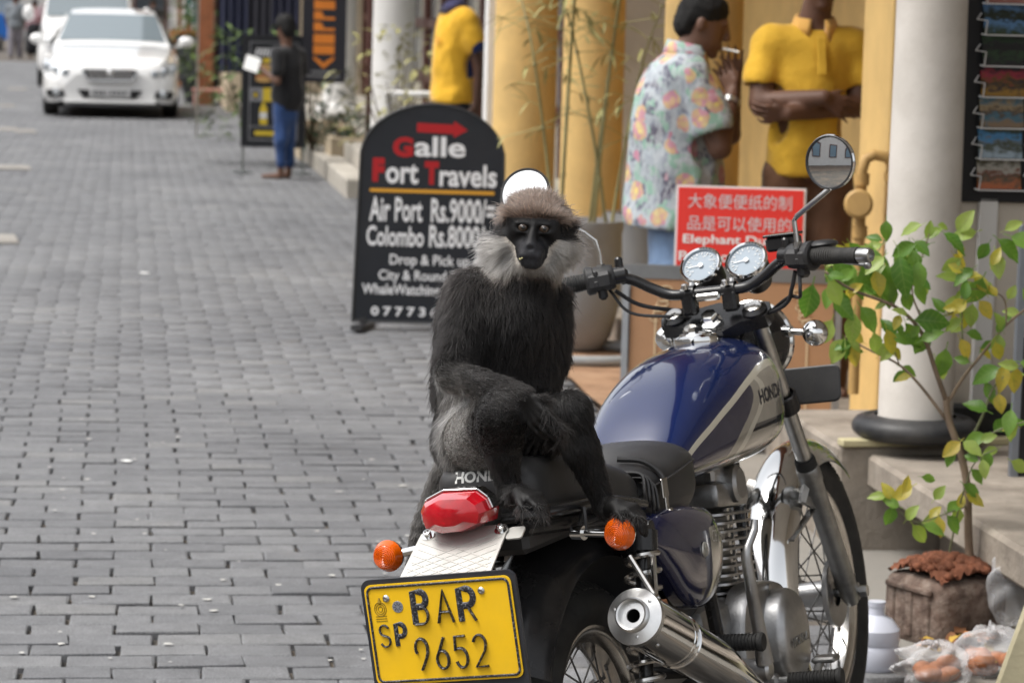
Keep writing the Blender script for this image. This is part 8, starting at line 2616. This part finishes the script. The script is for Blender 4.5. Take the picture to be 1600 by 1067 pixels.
def leaf_mesh(name, L, W, mat, seed):
    r = random.Random(seed)
    vs, fs = [], []
    T = [0, 0.1, 0.25, 0.42, 0.6, 0.78, 0.92, 1.0]
    Wd = [0.06, 0.42, 0.86, 1.0, 0.88, 0.58, 0.22, 0.0]
    sag = r.uniform(0.15, 0.45)
    for i, (t, w) in enumerate(zip(T, Wd)):
        z = -sag * L * t * t
        wav = 0.04 * W * (1 if i % 2 else -1)
        for s in (-1, -0.5, 0, 0.5, 1):
            vs.append((s * w * W / 2, t * L, z + abs(s) * w * W * 0.16 + (wav if abs(s) == 1 else 0)))
    for i in range(len(T) - 1):
        for k in range(4): fs.append((i * 5 + k, i * 5 + k + 1, (i + 1) * 5 + k + 1, (i + 1) * 5 + k))
    vs += [(-0.0012, -0.25 * L, 0.004), (0.0012, -0.25 * L, 0.004), (0.0012, 0.02, 0), (-0.0012, 0.02, 0)]
    q = len(vs) - 4
    fs.append((q, q + 1, q + 2, q + 3))
    me = bpy.data.meshes.new(name); me.from_pydata(vs, [], fs); me.materials.append(mat)
    me.polygons.foreach_set('use_smooth', [True] * len(fs)); me.update()
    return me
def leaf_mat(name, a, c, vein):
    m, nt, pb = _new(name)
    oi = nt.nodes.new('ShaderNodeObjectInfo')
    col = _ramp(nt, oi.outputs['Random'], [(0, a), (1, c)])
    tcd = nt.nodes.new('ShaderNodeTexCoord'); sp = nt.nodes.new('ShaderNodeSeparateXYZ'); nt.links.new(tcd.outputs['Object'], sp.inputs[0])
    ax = _math(nt, 'ABSOLUTE', sp.outputs[0])
    mid = _math(nt, 'LESS_THAN', ax, 0.0012)
    wv = _math(nt, 'SINE', _math(nt, 'MULTIPLY', _math(nt, 'SUBTRACT', sp.outputs[1], _math(nt, 'MULTIPLY', ax, 0.7)), 520))
    ribs = _math(nt, 'GREATER_THAN', wv, 0.90)
    col = _mixcol(nt, _math(nt, 'MULTIPLY', _math(nt, 'MAXIMUM', mid, ribs), 0.5), col, vein)
    bl = _ramp(nt, _noise(nt, _coord(nt), 45, 4), [(0.5, (0, 0, 0)), (0.72, (0.6, 0.6, 0.6))])
    col = _mixcol(nt, bl, col, tuple(x * 0.7 for x in vein))
    nt.links.new(col, pb.inputs['Base Color']); pb.inputs['Roughness'].default_value = 0.38
    tr = nt.nodes.new('ShaderNodeBsdfTranslucent'); nt.links.new(_mixcol(nt, 1.0, col, (1.5, 1.5, 0.8), 'MULTIPLY'), tr.inputs['Color'])
    mx = nt.nodes.new('ShaderNodeMixShader'); mx.inputs[0].default_value = 0.42
    nt.links.new(pb.outputs[0], mx.inputs[1]); nt.links.new(tr.outputs[0], mx.inputs[2]); nt.links.new(mx.outputs[0], nt.nodes['Material Output'].inputs['Surface'])
    return m
LM = [leaf_mat('leaf_green', (0.08, 0.19, 0.025), (0.19, 0.33, 0.06), (0.20, 0.32, 0.08)), leaf_mat('leaf_light', (0.22, 0.33, 0.06), (0.34, 0.44, 0.11), (0.34, 0.40, 0.14)), leaf_mat('leaf_yellow', (0.42, 0.38, 0.05), (0.52, 0.40, 0.07), (0.35, 0.36, 0.08))]
meshes = [[leaf_mesh('leaf', 0.075, 0.045, m, k * 7 + j) for j in range(3)] for k, m in enumerate(LM)]
rl = random.Random(21)
def put_leaf(px, py, dy, ang, size, kind, pitch=None):
    """ang: direction of the tip in the picture, degrees clockwise from right"""
    p = P(px, py, 7.56 + dy) - SO
    a = radians(ang)
    tip = Vector((cos(a), rl.uniform(-0.5, 0.3), -sin(a)))
    if pitch is not None: tip.y = pitch
    tip.normalize()
    up = Vector((rl.uniform(-0.35, 0.35), -1.0, rl.uniform(0.2, 1.1)))
    x = tip.cross(up).normalized(); z = x.cross(tip)
    o = bpy.data.objects.new('leaf', meshes[kind][rl.randrange(3)])
    COL.objects.link(o); o.parent = shrub
    k = size / 43.0
    o.matrix_local = Matrix.Translation(p) @ Matrix((x, tip, z)).transposed().to_4x4() @ Matrix.Diagonal((k * rl.uniform(0.85, 1.1), k, k, 1))
# single leaves that stand out in the photograph
for a in ((1496, 362, 0, -60, 40, 1), (1498, 382, 0, 70, 24, 2), (1525, 362, 0, 170, 40, 1), (1475, 365, -0.02, 30, 42, 0), (1440, 352, 0, 160, 36, 1), (1465, 352, 0, 10, 20, 1), (1385, 345, -0.03, 90, 30, 0), (1430, 378, 0, 40, 30, 0),
          (1405, 400, -0.12, 80, 62, 0), (1385, 415, -0.1, 75, 50, 0), (1270, 445, -0.16, 100, 54, 0), (1295, 440, -0.16, 60, 40, 1), (1335, 490, -0.1, 95, 46, 1), (1345, 480, -0.08, 50, 44, 0), (1365, 520, -0.1, 75, 36, 1), (1385, 515, 0, 70, 40, 2), (1415, 505, 0, 60, 44, 0),
          (1430, 500, -0.08, 0, 54, 0), (1440, 490, -0.05, 50, 40, 0), (1445, 520, -0.05, 100, 40, 0), (1478, 545, 0, 100, 46, 0), (1462, 560, 0, 60, 40, 1), (1320, 530, 0.1, 120, 44, 1), (1335, 535, 0.1, 90, 40, 2), (1318, 530, 0.1, 70, 30, 0),
          (1520, 420, 0, 150, 36, 0), (1535, 435, 0, 110, 50, 0), (1550, 415, 0, -70, 30, 2), (1560, 375, 0, 35, 46, 0), (1580, 370, 0, 15, 46, 0), (1545, 380, 0, 120, 30, 0), (1570, 360, 0, -30, 32, 1), (1555, 395, 0.02, 80, 40, 1), (1510, 470, 0, 150, 34, 2), (1520, 475, 0, 95, 36, 1), (1530, 470, 0, 50, 34, 2),
          (1510, 520, 0, 10, 30, 0), (1500, 530, 0, 60, 34, 2), (1555, 535, 0, 70, 30, 2), (1570, 570, -0.05, 100, 42, 2), (1582, 570, -0.05, 80, 44, 2), (1562, 575, -0.05, 155, 46, 0), (1560, 615, -0.05, 80, 30, 2), (1580, 640, -0.1, 100, 40, 0), (1575, 655, -0.1, 70, 40, 1),
          (1500, 690, -0.1, 140, 34, 2), (1505, 690, -0.1, 30, 34, 1), (1490, 700, -0.1, 110, 30, 0), (1580, 720, -0.1, 30, 34, 1), (1395, 790, -0.16, 100, 34, 0), (1385, 775, -0.16, 180, 28, 1), (1395, 780, -0.16, -120, 28, 2), (1410, 770, -0.16, -60, 30, 2), (1440, 745, -0.1, 10, 26, 0), (1425, 760, -0.1, 150, 34, 2), (1480, 800, -0.05, -40, 34, 0), (1480, 805, -0.05, 50, 36, 0), (1470, 805, -0.05, 160, 30, 1), (1460, 780, -0.06, -60, 26, 1),
          (1300, 465, -0.14, 40, 46, 0), (1315, 455, -0.12, 80, 42, 0), (1350, 445, -0.1, 20, 40, 0), (1375, 440, -0.06, -30, 40, 1), (1325, 405, -0.08, -30, 36, 1), (1345, 420, -0.08, 60, 46, 0), (1410, 455, -0.06, 60, 36, 0), (1300, 500, -0.1, 110, 40, 1)):
    put_leaf(*a[:6])
# smaller leaves along every branch
for c in br_[1:]:
    n_ = 9 if len(c) > 20 else 6
    for k in range(n_):
        q = c[int(len(c) * (0.35 + 0.64 * (k + rl.random() * 0.5) / n_)) if int(len(c) * (0.35 + 0.64 * (k + 0.5) / n_)) < len(c) else -1] if True else None
        s = screen(q + SO)
        put_leaf(s[0] + rl.uniform(-6, 6), s[1] + rl.uniform(-6, 6), q.y + SO.y - 7.56 + rl.uniform(-0.04, 0.04), rl.uniform(0, 360), rl.uniform(20, 38), rl.choice((0, 0, 1, 1, 2)))
for k in range(48):       # dense tuft behind the throttle grip
    put_leaf(rl.uniform(1285, 1440), rl.uniform(375, 450), rl.uniform(-0.15, 0.1), rl.uniform(20, 160), rl.uniform(24, 44), rl.choice((0, 0, 1, 1, 2)))
# white jug behind the front tyre
JUG = M('jug_white', (0.62, 0.64, 0.72), 0.35, trans=0.15, var=0.06)
b = MB(); b.lathe([(0, 0), (0.055, 0), (0.06, 0.01), (0.06, 0.055), (0.056, 0.062), (0.06, 0.07), (0.059, 0.10), (0.040, 0.125), (0.020, 0.135), (0.019, 0.155), (0, 0.155)], (0, 0, 0), (0, 0, 1), 24)
o = b.build('plastic_jug', JUG, None, mw=Vector((0.915, 7.18, 0.0))); tag(o, 'white plastic jug on the ground behind the front tyre', 'jug')
b = MB(); b.lathe([(0.021, 0.155), (0.022, 0.168), (0, 0.170)], (0, 0, 0), (0, 0, 1), 16); b.build('cap', JUG, o)
# dry leaves
DRY = [M('dry_leaf_orange', (0.36, 0.13, 0.03), 0.8, var=0.3, orand=0.3), M('dry_leaf_brown', (0.20, 0.085, 0.035), 0.8, var=0.3, orand=0.3), M('dry_leaf_yellow', (0.42, 0.27, 0.05), 0.8, var=0.3, orand=0.3)]
dm = [leaf_mesh('dry_leaf', 0.06, 0.035, m, 70 + k) for k, m in enumerate(DRY)]
pile = tag(empty('leaf_pile', G(1490, 1040)), 'heap of dry orange leaves in front of the planter block', 'leaf pile')
g0 = G(1490, 1040)
for k in range(70):
    px, py = rl.gauss(1495, 40), rl.uniform(1000, 1062)
    if px < 1425: continue
    g = G(px, py)
    o = bpy.data.objects.new('dry_leaf', dm[rl.randrange(3)]); COL.objects.link(o); o.parent = pile
    o.location = g - g0 + Vector((0, 0, rl.uniform(0.01, 0.06))); o.rotation_euler = (rl.uniform(-0.9, 0.9), rl.uniform(-0.9, 0.9), rl.uniform(0, 6.28)); k_ = rl.uniform(0.5, 0.95); o.scale = (k_, k_, k_)
# plastic bags
m, nt, pb = _new('clear_film')
pb.inputs['Base Color'].default_value = (0.75, 0.75, 0.76, 1); pb.inputs['Roughness'].default_value = 0.2
mx = nt.nodes.new('ShaderNodeMixShader'); tp = nt.nodes.new('ShaderNodeBsdfTransparent')
fr = nt.nodes.new('ShaderNodeLayerWeight'); fr.inputs['Blend'].default_value = 0.35
nt.links.new(_math(nt, 'MULTIPLY_ADD', fr.outputs['Facing'], 0.55, 0.14, clamp=True), mx.inputs[0])
nt.links.new(tp.outputs[0], mx.inputs[1]); nt.links.new(pb.outputs[0], mx.inputs[2]); nt.links.new(mx.outputs[0], nt.nodes['Material Output'].inputs['Surface'])
FILM = m
def bag(c, s, label, seed, content=None):
    r = random.Random(seed)
    b = MB()
    n_, m_2 = 40, 24
    ph = [(r.uniform(0, 6), r.uniform(2, 6), r.uniform(2, 6)) for _ in range(6)]
    vs, fs = [], []
    for j in range(m_2 + 1):
        for i in range(n_):
            th, f = 2 * pi * i / n_, pi * j / m_2
            k = 1 + 0.16 * sum(sin(p[0] + p[1] * th + p[2] * f * 2) * 0.35 for p in ph) + r.uniform(-0.02, 0.02)
            vs.append((s[0] * k * sin(f) * cos(th), s[1] * k * sin(f) * sin(th), max(-s[2] * 0.9, s[2] * k * cos(f))))
    for j in range(m_2):
        for i in range(n_): fs.append((j * n_ + i, (j + 1) * n_ + i, (j + 1) * n_ + (i + 1) % n_, j * n_ + (i + 1) % n_))
    b.add(vs, fs)
    o = tag(b.build('plastic_bag', FILM, None, 60, mw=Vector(c)), label, 'bag')
    o.data.polygons.foreach_set('use_smooth', [True] * len(o.data.polygons))
    if content:
        b = MB()
        for k in range(9): b.sphere((r.uniform(-0.5, 0.5) * s[0], r.uniform(-0.5, 0.5) * s[1], r.uniform(-0.6, 0.1) * s[2]), tuple(x * r.uniform(0.25, 0.38) for x in s), 10, 7)
        b.build('contents', content, o)
OC = M('orange_peel', (0.36, 0.13, 0.045), 0.6, var=0.4, vscale=14)
g = G(1455, 1066); bag((g.x, g.y - 0.02, 0.045), (0.085, 0.08, 0.06), 'crumpled clear plastic bag with orange scraps by the front tyre', 3, OC)
g = G(1545, 1056); bag((g.x, g.y, 0.05), (0.09, 0.09, 0.07), 'clear plastic bag with orange scraps under the dry leaves', 5, OC)
g = G(1600, 975); bag((1.285, 7.42, 0.16), (0.06, 0.06, 0.10), 'clear plastic bag standing beside the planter block', 8)
# leaning pale board at the lower right corner
lb = tag(empty('cement_board', Matrix.Translation((1.115, 6.72, 0.0)) @ Matrix.Rotation(radians(-12), 4, 'Z') @ Matrix.Rotation(radians(17), 4, 'Y')), 'yellowish cement slab leaning at the lower right corner', 'slab')
b = MB(); b.span((0.0, -0.03, -0.02), (0.42, 0.03, 0.29), 0, 0.008); b.build('slab', M('slab_yellow', (0.50, 0.45, 0.30), 0.85, var=0.12, bump=0.3), lb)
# ------------------------------------------------------------------ loose pieces become parts of their own
def split_pieces(o, gap=0.0):
    me = o.data
    nv = len(me.vertices)
    lab = np.arange(nv)
    ed = np.empty(len(me.edges) * 2, np.int32); me.edges.foreach_get('vertices', ed); ed = ed.reshape(-1, 2)
    while True:
        m_ = np.minimum(lab[ed[:, 0]], lab[ed[:, 1]])
        new = lab.copy()
        np.minimum.at(new, ed[:, 0], m_); np.minimum.at(new, ed[:, 1], m_)
        new = new[new]
        if (new == lab).all(): break
        lab = new
    co = np.empty(nv * 3, np.float32); me.vertices.foreach_get('co', co); co = co.reshape(-1, 3)
    ids = np.unique(lab)
    if len(ids) < 2 or len(ids) > 400: return
    bb = [(co[lab == i].min(0) - gap, co[lab == i].max(0) + gap) for i in ids]
    grp = list(range(len(ids)))
    ch = True
    while ch:
        ch = False
        for a in range(len(ids)):
            for c in range(a + 1, len(ids)):
                if grp[a] != grp[c] and (bb[a][0] <= bb[c][1]).all() and (bb[c][0] <= bb[a][1]).all():
                    g0_, g1_ = grp[a], grp[c]
                    grp = [g0_ if g == g1_ else g for g in grp]; ch = True
    if len(set(grp)) < 2: return
    gmap = {i: grp[k] for k, i in enumerate(ids)}
    vg = np.array([gmap[i] for i in lab])
    polys = [(tuple(p.vertices), p.material_index, p.use_smooth) for p in me.polygons]
    first = True
    for g in sorted(set(grp)):
        vi = np.nonzero(vg == g)[0]
        rm = {int(v): k for k, v in enumerate(vi)}
        ps = [(tuple(rm[v] for v in p[0]), p[1], p[2]) for p in polys if vg[p[0][0]] == g]
        m2 = bpy.data.meshes.new(me.name)
        m2.from_pydata([tuple(co[v]) for v in vi], [], [p[0] for p in ps])
        for mm in me.materials: m2.materials.append(mm)
        m2.polygons.foreach_set('material_index', [p[1] for p in ps]); m2.polygons.foreach_set('use_smooth', [p[2] for p in ps])
        if ps and ps[0][2]: m2.set_sharp_from_angle(angle=radians(35))
        m2.update()
        if first: o.data = m2; first = False
        else:
            c = o.copy(); c.data = m2; COL.objects.link(c)
_names = ('bar_clamp', 'clamp_bolt', 'mudguard_stay', 'bracket_bolt', 'fork_cap', 'plate_digit', 'scroll_print', 'screw', 'plate_screw', 'cover_bolt', 'foot', 'leg', 'block_rib', 'chalk_line',
          'grille_bar', 'lace', 'control_cable', 'fin_post', 'wiring', 'wire_holder', 'small_print', 'printed_title', 'sticker_mark', 'stem', 'lamp_bulb', 'pole')
for o in list(scene.objects):
    if o.type == 'MESH' and o.parent is not None and o.name.split('.')[0] in _names and o.get('kind') is None:
        split_pieces(o)
